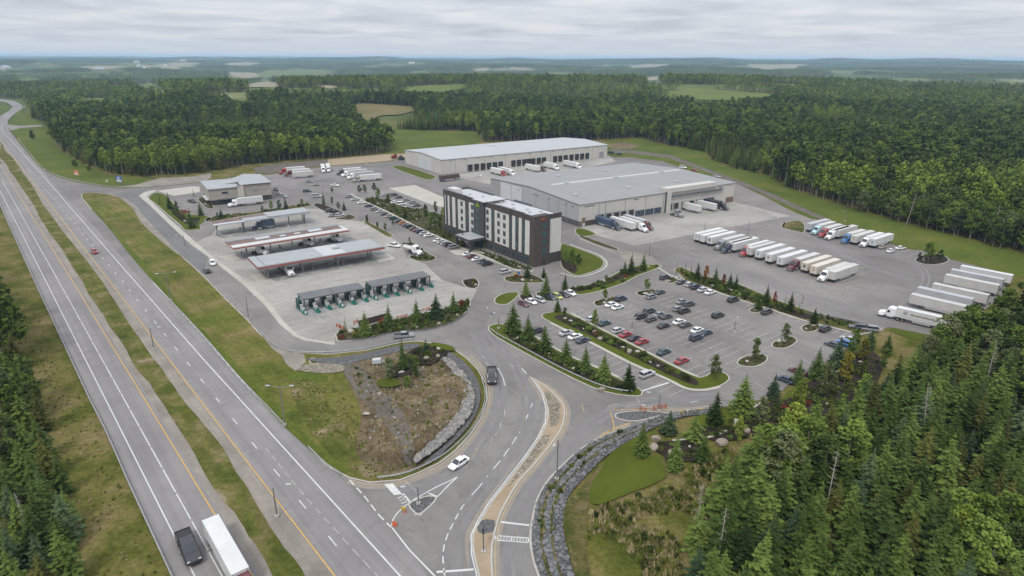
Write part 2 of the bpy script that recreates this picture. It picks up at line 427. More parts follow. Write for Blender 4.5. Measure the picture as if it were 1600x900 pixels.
def PX(pts, smooth=0, closed=True):
    p = W(pts)
    if smooth: p = smooth_closed(p, smooth) if closed else smooth_open(p, smooth)
    return p
def ribbon(mb, pts, w, z, m, dash=None):
    """painted strip of width w along the polyline"""
    def emit(seg):
        if len(seg) < 2: return
        L = []; Rr = []
        for i, p in enumerate(seg):
            a = Vector(seg[max(0, i - 1)]); b = Vector(seg[min(len(seg) - 1, i + 1)]); d = b - a
            if d.length < 1e-6: continue
            d.normalize(); nx, ny = -d.y, d.x
            L.append((p[0] + nx * w / 2, p[1] + ny * w / 2, z)); Rr.append((p[0] - nx * w / 2, p[1] - ny * w / 2, z))
        n = len(L)
        mb.add(L + Rr, [(i + n, i + 1 + n, i + 1, i) for i in range(n - 1)], m)
    if not dash: emit(pts); return
    on, off = dash; d = 0.0; cur = [pts[0]]; state = True; left = on
    for i in range(len(pts) - 1):
        a, b = Vector(pts[i]), Vector(pts[i + 1]); L_ = (b - a).length; t = 0.0
        while L_ - t > left:
            t += left; p = a.lerp(b, t / L_)
            if state: cur.append(tuple(p)); emit(cur)
            state = not state; left = on if state else off; cur = [tuple(p)]
        left -= (L_ - t)
        if state: cur.append(tuple(b))
    if state: emit(cur)
def along(pts, step, start=0.0):
    out = []; d = start; acc = 0.0
    for i in range(len(pts) - 1):
        a, b = Vector(pts[i]), Vector(pts[i + 1]); L_ = (b - a).length
        while acc + L_ >= d:
            p = a.lerp(b, (d - acc) / L_) if L_ else a
            out.append((p.x, p.y, math.atan2(b.y - a.y, b.x - a.x))); d += step
        acc += L_
    return out

# ================================================================== GROUND AND ROADS
def terrain():
    rad = np.concatenate([np.linspace(0, 900, 16), np.geomspace(960, 24000, 150)])
    ang = np.radians(np.linspace(-20, 200, 240))
    cy = 0.0
    X = rad[:, None] * np.cos(ang)[None]; Y = rad[:, None] * np.sin(ang)[None] + cy
    Z = hgt(X, Y) - 0.06
    nr, na = X.shape
    V = np.stack([X, Y, Z], -1).reshape(-1, 3)
    idx = np.arange(nr * na).reshape(nr, na)
    q = np.stack([idx[:-1, :-1], idx[1:, :-1], idx[1:, 1:], idx[:-1, 1:]], -1).reshape(-1, 4)
    # apron behind the viewpoint
    me = bpy.data.meshes.new('ground'); me.from_pydata(V.tolist(), [], q.tolist())
    b = [(-24000, 0, -0.06), (24000, 0, -0.06)]
    me.polygons.foreach_set('use_smooth', [True] * len(me.polygons))
    o = bpy.data.objects.new('ground', me); C.objects.link(o)
    m, t, bs = newmat('ground_mix')
    v = _pos(t)
    near = _ramp(t, _noise(t, v, 0.09, 6, 0.65), [(0.25, (.040, .052, .008)), (0.42, (.078, .086, .015)), (0.52, (.125, .112, .032)), (0.62, (.17, .135, .06)), (0.76, (.25, .20, .13))])
    far = _ramp(t, _noise(t, v, 0.0035, 7, 0.7), [(0.3, (.030, .044, .016)), (0.46, (.060, .084, .026)), (0.56, (.11, .14, .045)), (0.64, (.22, .21, .12))])
    g = t.nodes.new('ShaderNodeNewGeometry'); ln = t.nodes.new('ShaderNodeVectorMath'); ln.operation = 'LENGTH'; t.links.new(g.outputs['Position'], ln.inputs[0])
    mr = t.nodes.new('ShaderNodeMapRange'); mr.inputs[1].default_value = 650; mr.inputs[2].default_value = 1000; t.links.new(ln.outputs['Value'], mr.inputs[0])
    col = _mix(t, near, far, mr.outputs[0])
    gr = _ramp(t, _noise(t, v, 1.1, 4, 0.7), [(0.3, (.6, .6, .6)), (0.7, (1.25, 1.25, 1.25))])
    col = _mix(t, col, gr, 1.0, 'MULTIPLY')
    t.links.new(col, bs.inputs['Base Color']); bs.inputs['Roughness'].default_value = 1.0; bs.inputs['Specular IOR Level'].default_value = 0.1
    me.materials.append(m); tag(o, None, None, None, 'structure')
terrain()

# --- highway pavements
L_EDGE = [(-30, 258), (0, 322), (53, 440), (108, 558), (137, 620), (167, 680), (200, 755), (267, 900), (300, 972)]
L_WHITE = [(-24, 250), (0, 298), (72, 440), (302, 896), (338, 968)]
L_MID = [(-12, 256), (2, 280), (92, 440), (347, 900), (386, 970)]
L_YEL = [(0, 256), (14, 280), (114, 440), (394, 900), (437, 970)]
L_RT = [(3, 256), (18, 280), (119, 440), (405, 900), (449, 970)]
sheet('highway', W(L_EDGE + L_RT[::-1]), 0.020, 'asphalt_highway')
med_l, med_r = [(0, 250), (18, 280), (119, 440), (405, 900), (449, 970)], [(10, 236), (42, 280), (165, 440), (286, 600), (500, 884), (560, 965)]
sheet('gravel_shoulder', W([(-8, 240), (3, 256), (18, 280), (119, 440), (405, 900), (449, 970), (575, 970), (519, 900), (290, 600), (170, 440), (46, 280), (10, 232), (0, 224)]), 0.012, 'gravel_shoulder')
MEDG_L = [(0, 246), (25, 280), (64, 340), (128, 440), (172, 510), (218, 580), (248, 620), (293, 690), (333, 760), (365, 800), (400, 855), (452, 940), (470, 975)]
MEDG_R = [(0, 222), (18, 246), (43, 280), (80, 336), (158, 440), (200, 500), (240, 560), (284, 620), (333, 680), (382, 757), (422, 825), (470, 890), (525, 975)]
def wob(p, a, seed):
    r = random.Random(seed); q = smooth_open(p, 4)
    return [(x + r.uniform(-a, a), y) for x, y in q]
sheet('median_grass', W(wob(MEDG_L, 2.2, 1) + wob(MEDG_R, 2.2, 2)[::-1]), 0.022, 'grass_median')
R_OUT = [(0, 155), (22, 158), (34, 164), (34, 170), (20, 180), (12, 190), (14, 203), (24, 216), (50, 248), (66, 265), (90, 277)]
R_IN = [(0, 158), (8, 159), (16, 163), (20, 167), (14, 173), (2, 180), (-10, 190), (-12, 208), (0, 222), (10, 232), (46, 280), (170, 440), (290, 600), (519, 900), (575, 970)]
R_BOT = [(800, 970), (650, 740), (440, 650), (267, 470), (172, 356), (140, 324), (150, 300), (90, 277)]
sheet('highway', W(smooth_open(R_OUT[:-1], 3) + [(90, 277), (150, 300), (140, 324), (172, 356), (267, 470), (440, 660), (560, 760), (700, 850), (760, 970)] + R_IN[::-1]), 0.024, 'asphalt_highway')
sheet('side_road', W([(10, 194), (30, 196.5), (66, 195), (66, 197.5), (32, 200), (16, 204)]), 0.028, 'asphalt_worn')
sheet('side_road', W([(30, 164), (46, 167), (46, 168.4), (33, 168)]), 0.028, 'asphalt_worn')
sheet('verge', W([(-4, 165.5), (0, 163.5), (10, 164), (15, 168), (10, 172), (0, 176), (-10, 180)]), 0.03, 'grass_bank')

# --- the site: one paved sheet under lots, drives and the junction
SITE = [(66, 265), (90, 277), (120, 285), (160, 292), (192, 294.5), (230, 293.5), (320, 285), (372, 279), (420, 273), (482, 264), (524, 259), (564, 256), (606, 252.5), (640, 247),
        (700, 236), (800, 228), (900, 226), (960, 246), (982, 246), (1035, 252), (1060, 261), (1090, 272), (1147, 285), (1200, 310), (1237, 330), (1267, 342), (1310, 350), (1415, 389), (1442, 392), (1482, 405), (1520, 414), (1580, 429),
        (1570, 458), (1530, 492), (1455, 524), (1387, 511), (1372, 519), (1343, 524), (1337, 536), (1319, 547), (1287, 568), (1260, 588), (1232, 601), (1222, 611), (1187, 625), (1125, 637), (1050, 645), (1000, 661), (940, 683), (910, 700), (883, 723), (857, 750), (840, 777), (832, 807), (828, 840), (832, 873), (840, 900), (866, 975),
        (720, 975), (640, 860), (520, 735), (430, 650), (320, 527), (172, 356), (140, 324), (110, 300)]
sheet('site_pavement', W(SITE), 0.030, 'asphalt_site')
sheet('access_road', W([(176, 303), (230, 293.5), (222, 306), (236, 318), (268, 348), (300, 380), (326, 400), (318, 427), (286, 404), (268, 384), (240, 354), (212, 324), (200, 312), (186, 308)]), 0.034, 'asphalt_dark')
sheet('merge_lane', W([(66, 265), (90, 277), (130, 300), (127, 304), (140, 324), (172, 356), (210, 404), (238, 440), (228, 448), (176, 384), (120, 325), (82, 287)]), 0.034, 'asphalt_site')

# --- concrete areas
sheet('concrete_apron', W([(302, 380), (330, 368), (345, 350), (385, 345), (480, 326), (505, 326), (548, 344), (570, 347), (590, 362), (612, 372), (626, 381), (637, 403), (664, 412), (690, 437), (724, 448), (746, 452), (736, 470), (726, 470), (671, 487), (620, 497), (561, 510), (538, 516), (526, 521), (522, 537), (475, 531), (462, 525), (440, 505), (417, 475), (382, 442), (326, 398)]), 0.036, 'concrete')
sheet('sidewalk', W([(217, 306), (226, 300), (240, 297), (247, 297.5), (236, 302), (229, 307), (240, 318), (268, 345), (300, 373), (308, 380), (334, 402), (386, 440), (421, 473), (444, 503), (465, 523), (480, 529), (524, 536), (522, 539), (475, 532), (460, 526), (437, 507), (414, 477), (379, 444), (326, 402), (297, 381), (266, 352), (234, 321)]), 0.040, 'concrete_pale')
sheet('concrete_apron', W([(908, 355), (927, 366), (940, 370), (992, 384), (1110, 361), (1235, 337.5), (1152, 317), (1146, 314)]), 0.036, 'concrete')
sheet('concrete_apron', W([(717, 272), (720, 278), (778, 291), (800, 290), (962, 252), (950, 243), (900, 248)]), 0.036, 'concrete')
sheet('concrete_pad', W([(607, 294), (648, 289), (700, 311), (697, 325), (680, 322)]), 0.036, 'concrete_pale')
sheet('concrete_pad', W([(245, 298), (300, 291), (312, 292), (312, 300), (272, 306)]), 0.036, 'concrete_pale')
sheet('concrete_pad', W([(965, 391), (995, 393), (1018, 400), (1036, 416), (1025, 420), (1000, 426), (985, 424)]), 0.037, 'gravel_shoulder')
sheet('concrete_pad', W([(701, 392), (727, 389), (745, 396), (732, 400), (712, 398)]), 0.037, 'concrete_pale')
for q in (([(390, 430), (408, 427), (430, 440), (404, 442)]), ([(340, 401), (360, 398), (382, 404), (362, 408)]), ([(583, 400), (606, 396), (618, 404), (592, 410)])):
    sheet('concrete_pad', W(q), 0.041, 'concrete_pale')

# --- kerbed islands and beds
BEDS = {}
def island(key, pts, mat='grass_lawn', sm=3, kerb=0.32, z=0.15, name=None, mulch=None, kmat='kerb_concrete'):
    p = ccw(dedupe(PX(pts, sm), 0.15)); q = inset(p, kerb)
    n = len(p); mb = MB()
    vs = [(x, y, 0.0) for x, y in p] + [(x, y, z) for x, y in p] + [(x, y, z) for x, y in q]
    mb.add(vs, [(i, (i + 1) % n, (i + 1) % n + n, i + n) for i in range(n)] + [(i + n, (i + 1) % n + n, (i + 1) % n + 2 * n, i + 2 * n) for i in range(n)], kmat)
    tag(mb.build('kerb'), None, None, None, 'structure')
    sheet(name or ('lawn' if 'grass' in mat else 'planting_bed'), q, z - 0.015, mat)
    for mm in (mulch or ()):
        sheet('mulch_bed', smooth_closed(ccw(W(mm)), 3), z + 0.012, 'mulch')
    BEDS[key] = q
island('front', [(525, 521), (525, 528), (531, 534), (573, 529), (616, 519), (668, 515), (707, 503.5), (728, 489), (736, 472.5), (726, 470.5), (700, 480), (671, 488), (644, 494), (600, 503), (561, 511), (538, 516)], 'bed_mixed', 3)
island('lotend', [(722, 439), (726, 447), (735, 451), (745, 450), (749, 444), (746, 437), (739, 435), (729, 436.5)], 'mulch')
island('tankers', [(626, 380), (645, 381), (670, 396), (681, 402), (679, 406), (664, 409), (645, 406), (638, 400), (652, 401), (640, 391)], 'bed_mixed')
island('pump_east', [(568, 348), (574, 346), (612, 366), (613, 369.5), (606, 371), (589, 361)], 'grass_rough')
island('pump_north', [(490, 320), (500, 318), (532, 330), (537, 336), (522, 336), (495, 325)], 'mulch')
island('pump_north2', [(522, 342), (536, 339), (544, 335), (555, 338), (556, 341), (545, 344)], 'bed_mixed')
island('store_west', [(234, 306), (232, 311), (242, 318), (262, 336), (280, 351), (290, 360), (314, 358), (313, 352), (326, 345), (331, 340), (318, 337), (290, 333), (270, 316), (261, 306), (251, 302), (240, 302)], 'grass_lawn', 3, mulch=[[(262, 322), (272, 326), (292, 340), (312, 342), (304, 352), (290, 350), (274, 338)]])
island('store_row', [(320, 344), (335, 338), (400, 331), (450, 323), (482, 318.5), (485, 322), (440, 329), (380, 338), (330, 347)], 'grass_rough')
island('store_front', [(309, 311), (318, 309), (333, 321), (334, 326), (322, 325), (314, 318)], 'bed_mixed')
island('hotel_garden', [(566, 313), (580, 308), (605, 312), (625, 322), (660, 328), (695, 337), (697, 358), (712, 370), (728, 382), (722, 386.5), (676, 366), (645, 351), (610, 333)], 'bed_mixed', 1)
island('hotel_front', [(741, 393), (752, 390), (772, 398), (826, 417), (832, 423), (815, 421), (800, 420), (770, 406)], 'bed_mixed', 2)
island('hotel_corner', [(787, 435.5), (791, 433), (806, 430), (820, 431), (835, 430), (850, 438.5), (847, 442), (817, 442.5), (793, 440.5)], 'bed_mixed')
island('hotel_lawn', [(876, 382), (890, 384), (915, 393), (937, 402), (944, 411), (938, 420), (917, 428), (900, 431), (884, 423), (876, 413)], 'grass_lawn', 3, mulch=[[(877, 402), (890, 408), (902, 420), (897, 427), (884, 421), (877, 412)]])
island('junction_oval', [(772, 470), (777, 463), (792, 457.5), (810, 457), (809, 463), (800, 471.5), (790, 476.5), (775, 475)], 'grass_lawn')
island('round_bed', [(811, 462), (818, 459), (830, 460), (834, 465), (828, 469), (815, 469)], 'mulch')
island('oval_east', [(837, 458), (850, 456), (866, 460), (878, 466), (868, 471), (852, 471), (841, 466)], 'bed_mixed')
island('lot_north', [(881, 455), (895, 449), (925, 444), (950, 434), (970, 423), (985, 418), (1008, 413), (1032, 416), (1028, 420), (997, 431), (975, 443), (935, 456), (907, 461), (892, 458)], 'grass_lawn', 2, mulch=[[(896, 452), (940, 440), (965, 429), (990, 419), (1004, 422), (975, 435), (935, 448), (905, 456)]])
island('south_row', [(763, 511), (777, 506), (795, 509), (815, 516), (842, 530), (860, 541), (895, 559), (935, 576), (967, 591), (1000, 608), (1004, 615), (997, 620), (962, 616.5), (925, 606), (875, 582), (825, 555), (780, 530), (765, 519)], 'grass_lawn', 2, mulch=[[(790, 517), (815, 520), (845, 537), (880, 557), (930, 580), (975, 600), (968, 611), (930, 600), (885, 579), (835, 552), (800, 532)]])
island('middle_row', [(846, 495), (850, 490), (872, 487), (890, 490), (940, 515), (1000, 545), (1050, 571), (1092, 590), (1110, 582), (1125, 580.5), (1137, 586), (1140, 594), (1125, 604), (1100, 610), (1072, 607), (1042, 592), (985, 567), (925, 536), (860, 504)], 'grass_lawn', 2, mulch=[[(866, 495), (890, 494), (940, 519), (1000, 549), (1050, 575), (1088, 594), (1085, 603), (1040, 584), (985, 556), (925, 526), (880, 505)]])
island('bay_a', [(927, 475), (931, 470), (946, 466), (962, 465.5), (960, 470), (945, 477), (934, 479)], 'bed_mixed')
island('bay_b', [(993, 459), (998, 455.5), (1012, 453), (1023, 453), (1026, 456.5), (1015, 461), (1003, 463)], 'bed_mixed')
island('bay_c', [(1039, 439), (1045, 434.5), (1056, 433), (1064, 435), (1058, 440), (1047, 443)], 'bed_mixed')
island('bay_d', [(1169, 485), (1177, 481), (1190, 480), (1195, 483), (1188, 488.5), (1176, 489)], 'bed_mixed')
island('bay_e', [(1251, 513), (1256, 508), (1268, 506), (1280, 507.5), (1281, 513), (1272, 518.5), (1257, 519)], 'bed_mixed')
island('bay_f', [(1151, 566), (1157, 560), (1170, 555), (1185, 553), (1197, 556), (1200, 561), (1194, 568), (1180, 573.5), (1162, 573), (1153, 570)], 'bed_mixed')
island('bay_g', [(1205, 538), (1214, 531), (1230, 526), (1241, 527), (1246, 533), (1240, 539), (1228, 544.5), (1210, 544)], 'bed_mixed')
island('lot_divide', [(1052, 421), (1062, 416), (1080, 424), (1100, 431), (1150, 442), (1190, 459), (1225, 473), (1275, 489), (1325, 501), (1372, 511), (1380, 516), (1343, 523), (1300, 512.5), (1260, 503), (1233, 495), (1207, 485.5), (1180, 477), (1153, 468.5), (1120, 457), (1097, 448), (1070, 439)], 'grass_rough', 1, mulch=[[(1075, 431), (1100, 437), (1150, 450), (1190, 465), (1225, 480), (1270, 494), (1260, 499), (1230, 490), (1190, 476), (1150, 462), (1110, 449), (1085, 440)]])
island('truck_island', [(1429, 407), (1436, 401), (1449, 397), (1468, 397), (1482, 404), (1480, 410), (1462, 414), (1443, 413)], 'mulch')
island('truck_corner', [(1220, 352), (1231, 346.5), (1250, 345), (1258, 352), (1256, 364), (1247, 362.5), (1225, 357)], 'grass_rough', 2)
island('warehouse_lawn', [(612, 261), (632, 260), (676, 273.5), (680, 278), (669, 281), (650, 276)], 'grass_lawn', 2)
island('dock_lawn', [(900, 357), (915, 358.5), (932, 366), (915, 369.5), (900, 366)], 'grass_lawn', 2)
island('drive_strip', [(903, 369.5), (912, 369), (940, 379), (966, 389), (962, 392), (930, 382)], 'bed_mixed', 2)

# --- the verge and the basin between highway, access road and ramp
VERGE = [(127, 304), (132, 301.6), (146, 301), (170, 303.6), (186, 308), (200, 312), (212, 324), (240, 354), (268, 384), (288, 404), (300, 414), (320, 433), (350, 464), (387, 500), (407, 522), (430, 542), (455, 550), (512, 554), (575, 547), (622, 536), (650, 533), (682, 537), (710, 546), (730, 560), (747, 577), (760, 600), (762, 625), (752, 655), (735, 680), (712, 705), (687, 724), (656, 739), (625, 751), (578, 755), (544, 747), (510, 729), (482, 701), (448, 670), (439, 659), (376, 592), (320, 527), (267, 470), (239, 440), (210, 404), (172, 356), (140, 324), (128, 310)]
vp = ccw(W(VERGE)); mbk = MB()
vq = inset(vp, 0.3); n_ = len(vp)
mbk.add([(x, y, 0) for x, y in vp] + [(x, y, .12) for x, y in vp] + [(x, y, .12) for x, y in vq], [(i, (i + 1) % n_, (i + 1) % n_ + n_, i + n_) for i in range(n_)] + [(i + n_, (i + 1) % n_ + n_, (i + 1) % n_ + 2 * n_, i + 2 * n_) for i in range(n_)], 'kerb_concrete')
tag(mbk.build('kerb'), kind='structure')
def lump(x, y, a=0.5, s=9.0):
    return a * (float(_vn(np.float64(x / s), np.float64(y / s), 5)) + 0.5 * float(_vn(np.float64(x / s * 2.7), np.float64(y / s * 2.7), 6)) - 0.2)
sheet('verge', vq, 0.10, 'grass_verge', step=6)
sheet('gravel_shoulder', W([(186, 308), (200, 312), (212, 324), (240, 354), (268, 384), (288, 404), (270, 392), (248, 374), (220, 348), (208, 326), (196, 316)]), 0.135, 'gravel_shoulder')
sheet('gravel_path', W([(407, 522), (430, 542), (455, 550), (475, 554), (478, 566), (462, 580), (448, 570), (440, 556), (425, 545)]), 0.135, 'gravel_shoulder')
sheet('bare_earth', PX([(455, 600), (480, 592), (500, 605), (515, 640), (540, 665), (560, 700), (600, 725), (640, 735), (660, 728), (672, 724), (656, 736), (625, 747), (580, 750), (555, 738), (520, 715), (490, 680), (465, 640)], 2), 0.140, 'grass_median')
BASIN = [(535, 572), (560, 566), (600, 556), (650, 545), (690, 548), (718, 560), (738, 580), (750, 602), (752, 625), (742, 652), (725, 676), (700, 700), (672, 722), (645, 738), (610, 742), (585, 735), (560, 715), (555, 690), (565, 660), (560, 630), (545, 600)]
bw = ccw(PX(BASIN, 2))
cx0, cy0 = sum(p[0] for p in bw) / len(bw), sum(p[1] for p in bw) / len(bw)
def EDGE(x, y):
    d = 1e9
    for i in range(len(bw)):
        a, b = bw[i - 1], bw[i]; ux, uy = b[0] - a[0], b[1] - a[1]; L2 = ux * ux + uy * uy or 1; t = max(0, min(1, ((x - a[0]) * ux + (y - a[1]) * uy) / L2)); d = min(d, math.hypot(x - a[0] - ux * t, y - a[1] - uy * t))
    return d
def basin_z(x, y):
    e_ = min(1.0, EDGE(x, y) / 5.0)
    for (cx, cy), r0, r1 in ((at(655, 560), 11, 19), (at(632, 572), 7, 14), (at(607, 602), 6, 10)): e_ *= float(_ss(r0, r1, np.hypot(x - cx, y - cy)))
    return e_ * max(0.0, 2.6 * max(0.0, lump(x, y, 0.9, 8) + .12) + .8 * max(0, lump(x, y, .9, 3)) + .25 * lump(x, y, 1, 1.5)) * (1 if inpoly([x], [y], inset(bw, 3.0))[0] else 0)
sheet('bare_earth', bw, 0.150, 'bare_earth', step=1.1, zf=basin_z)
sheet('dark_track', PX([(537, 572), (548, 568), (560, 569), (568, 580), (584, 592), (592, 610), (612, 632), (622, 655), (640, 680), (644, 702), (652, 724), (634, 728), (622, 712), (612, 690), (594, 668), (580, 640), (562, 622), (552, 604), (541, 590)], 2), 0.19, 'dark_track', step=1.1, zf=basin_z)
sheet('riprap', PX([(692, 566), (702, 568), (722, 588), (738, 613), (740, 640), (724, 668), (692, 700), (664, 722), (652, 728), (651, 719), (684, 692), (713, 656), (726, 622), (712, 592)], 2), 0.65, 'riprap_white', step=2.0, zf=lambda x, y: 0.7 * lump(x, y, .8, 1.7))
sheet('rock_drain', PX([(700, 552), (722, 566), (742, 590), (750, 615), (748, 640), (732, 670), (704, 700), (674, 727), (662, 728), (692, 702), (724, 668), (740, 640), (738, 613), (722, 588), (702, 568)], 2), 0.50, 'riprap_grey', step=2.0, zf=lambda x, y: 0.3 * lump(x, y, .8, 2))
sheet('rock_drain', PX([(478, 562), (520, 560), (570, 553), (620, 541), (655, 538), (650, 545), (600, 556), (560, 566), (535, 571), (500, 568)], 2), 0.17, 'riprap_grey', step=3, zf=lambda x, y: 0.25 * lump(x, y, .6, 2))
sheet('riprap', PX([(476, 572), (500, 569), (535, 572), (536, 582), (500, 584), (464, 580)], 2), 0.20, 'riprap_tan', step=1.6, zf=lambda x, y: 0.5 * lump(x, y, .6, 1.5))
sheet('mulch_bed', PX([(632, 560), (650, 547), (680, 541), (700, 546), (704, 552), (690, 562), (672, 574), (650, 573), (640, 590), (612, 592), (608, 582), (622, 572)], 2), 0.80, 'mulch')
sheet('lawn', PX([(676, 539), (700, 543), (712, 549), (704, 552), (690, 549), (672, 545)], 2), 0.83, 'grass_lawn')
sheet('lawn', PX([(590, 600), (606, 594), (622, 598), (624, 606), (606, 610), (592, 607)], 3), 0.83, 'grass_lawn')
sheet('lawn', PX([(142, 326), (150, 330), (182, 362), (222, 408), (256, 446), (292, 488), (340, 540), (392, 592), (448, 652), (490, 692), (520, 718), (545, 736), (540, 742), (510, 727), (480, 700), (446, 669), (400, 619), (345, 556), (290, 495), (240, 441), (205, 401), (165, 350)], 1), 0.145, 'grass_bank')
island('tree_ring', [(482, 564), (486, 560), (497, 561), (498, 567), (488, 570)], 'grass_lawn')
sheet('lawn', PX([(448, 584), (480, 582), (512, 588), (506, 597), (480, 598), (452, 595)], 2), 0.15, 'grass_bank')

# --- medians of the ramp
LM_L = [(758, 975), (747, 900), (739, 867), (738, 836), (749, 814), (766, 786), (781, 767), (800, 742), (822, 714), (843, 683), (853, 660), (855, 640), (848, 615), (838, 600), (830, 590)]
LM_R = [(848, 600), (862, 611), (876, 625), (883, 640), (882, 655), (877, 672), (862, 694), (833, 730), (812, 752), (790, 789), (779, 814), (770, 855), (771, 900), (780, 975)]
island('ramp_median', LM_L + LM_R, 'tan_median', 2, name='paved_median')
for q in ([(850, 612), (862, 616), (872, 628), (876, 642), (872, 662), (860, 668), (859, 645)], [(846, 684), (856, 680), (858, 688), (828, 728), (806, 750), (800, 757), (792, 763), (806, 742), (826, 714)], [(748, 815), (773, 814), (771, 832), (748, 833)]):
    sheet('cobbles', PX(q, 2), 0.147, 'riprap_tan' if q[0][0] != 748 else 'riprap_grey')
island('slip_island', [(637, 789), (652, 780), (669, 775), (683, 777), (678, 787), (666, 798), (657, 804), (648, 803)], 'riprap_grey', 2, name='cobbles')
island('lot_median', [(960, 650), (967, 645), (1000, 642), (1045, 645.5), (1040, 649), (1025, 652), (997, 659), (975, 657.5), (963, 654)], 'riprap_grey', 2, name='cobbles')

# --- stone terraces and the garden east of the ramp
CURB_E = [(1125, 638), (1050, 646), (1000, 662), (940, 684), (910, 701), (883, 724), (857, 751), (841, 778), (833, 808), (829, 840), (833, 873), (842, 900), (868, 975)]
TERR_O = [(1115, 648), (1073, 652), (1033, 665), (987, 688), (943, 718), (910, 751), (890, 775), (880, 805), (882, 840), (897, 900), (925, 975)]
ce = smooth_open(W(CURB_E), 4)
mbk = MB(); ribbon(mbk, ce, 0.45, 0.15, 'kerb_concrete'); tag(mbk.build('kerb'), kind='structure')
def between(a, b, f, n=60):
    def samp(p):
        p = smooth_open(W(p), 6); d = [0]
        for i in range(1, len(p)): d.append(d[-1] + math.hypot(p[i][0] - p[i - 1][0], p[i][1] - p[i - 1][1]))
        ts = np.linspace(0, d[-1], n); return np.stack([np.interp(ts, d, [q[0] for q in p]), np.interp(ts, d, [q[1] for q in p])], 1)
    A, B = samp(a), samp(b); return [tuple(v) for v in A * (1 - f) + B * f]
def band(name, f0, f1, z, mat, step=None, zf=None):
    sheet(name, between(CURB_E, TERR_O, f0) + between(CURB_E, TERR_O, f1)[::-1], z, mat, step=step, zf=zf)
rocky = lambda x, y: 0.4 * lump(x, y, .6, 1.3)
band('rock_terrace', 0.03, 0.26, 0.16, 'riprap_grey', 1.6, rocky)
band('planted_terrace', 0.26, 0.36, 0.20, 'grass_rough')
band('rock_terrace', 0.36, 0.58, 0.20, 'riprap_grey', 1.6, rocky)
band('planted_terrace', 0.58, 0.66, 0.24, 'grass_rough')
band('rock_terrace', 0.66, 1.0, 0.20, 'drain_rock', 1.6, rocky)
sheet('verge', W([(905, 782), (900, 772), (918, 750), (950, 716), (985, 692), (970, 700), (944, 735), (926, 760), (918, 800), (916, 860), (935, 975), (925, 975), (899, 900), (884, 840), (882, 805), (892, 775)]), 0.05, 'grass_rough')
LAWN = [(923, 786), (923, 762), (938, 736), (951, 714), (968, 694), (990, 682), (1004, 678), (1010, 690), (1000, 712), (1028, 716), (1036, 730), (1041, 746), (1016, 760), (986, 771), (962, 781), (938, 789)]
sheet('lawn', PX(LAWN, 3), 0.26, 'grass_lawn')
sheet('lawn', PX([(1090, 652), (1110, 645), (1150, 642), (1165, 650), (1150, 662), (1115, 668), (1090, 664)], 3), 0.26, 'grass_lawn')
sheet('lawn', PX([(1255, 598), (1300, 570), (1335, 545), (1345, 540), (1330, 560), (1290, 590), (1240, 625), (1218, 632), (1228, 615)], 1), 0.22, 'grass_lawn')
for q in ([(990, 706), (1002, 701), (1014, 706), (1014, 714), (1002, 719), (991, 714)], [(1014, 700), (1030, 692), (1060, 690), (1090, 695), (1100, 712), (1092, 724), (1070, 722), (1067, 736), (1050, 738), (1040, 724), (1036, 712)],
          [(1085, 668), (1110, 660), (1135, 655), (1160, 645), (1190, 632), (1230, 625), (1260, 600), (1310, 575), (1345, 548), (1375, 560), (1370, 600), (1320, 640), (1260, 655), (1215, 665), (1180, 680), (1140, 690), (1110, 688)],
          [(1028, 672), (1046, 668), (1060, 675), (1050, 682), (1034, 680)]):
    sheet('mulch_bed', PX(q, 3), 0.245, 'mulch')
sheet('garden_path', between([(1050, 688), (1080, 686), (1110, 682), (1140, 668), (1165, 645), (1186, 628), (1200, 618)], [(1050, 690.5), (1080, 688.5), (1111, 685), (1143, 671), (1168, 648), (1189, 631), (1203, 621)], 0) + between([(1050, 688), (1080, 686), (1110, 682), (1140, 668), (1165, 645), (1186, 628), (1200, 618)], [(1050, 690.5), (1080, 688.5), (1111, 685), (1143, 671), (1168, 648), (1189, 631), (1203, 621)], 1)[::-1], 0.27, 'concrete_pale')
sheet('verge', W([(1395, 512), (1455, 526), (1440, 534), (1400, 522), (1388, 515)]), 0.06, 'grass_lawn')

# --- banks and clearings round the site
sheet('grass_bank', W([(30, 170), (46, 170), (48, 184), (70, 194), (80, 206), (86, 230), (104, 240), (120, 252), (156, 268), (168, 273), (220, 279), (240, 284), (232, 292), (192, 293), (160, 291), (120, 284), (90, 276), (66, 264), (52, 248), (27, 216), (16, 202), (14, 191), (24, 180)]), 0.010, 'grass_bank')
sheet('earth_bank', W([(180, 292), (214, 288), (250, 278), (300, 276), (330, 270), (330, 277), (320, 284), (230, 292.5)]), 0.014, 'gravel_shoulder')
sheet('earth_bank', W([(395, 263), (420, 257), (512, 249), (512, 258), (482, 262.5), (420, 271), (400, 270)]), 0.014, 'dark_track')
sheet('earth_bank', W([(512, 249), (600, 241), (634, 240), (638, 245), (606, 251.5), (564, 255), (512, 259)]), 0.014, 'tan_median')
sheet('grass_bank', W([(590, 216), (600, 200), (640, 203), (700, 205), (745, 205), (752, 222), (700, 232), (640, 240), (600, 240)]), 0.012, 'grass_bank')
sheet('grass_bank', W([(945, 224), (1000, 215), (1030, 225), (1100, 237), (1112, 250), (1140, 262), (1200, 275), (1237, 295), (1325, 325), (1400, 345), (1500, 370), (1660, 410), (1660, 440), (1580, 432), (1520, 412), (1482, 403), (1442, 390), (1415, 387), (1310, 348), (1267, 340), (1237, 328), (1200, 308), (1147, 283), (1090, 271), (1060, 260), (1035, 251), (985, 245), (960, 244), (946, 238)]), 0.012, 'grass_bank')
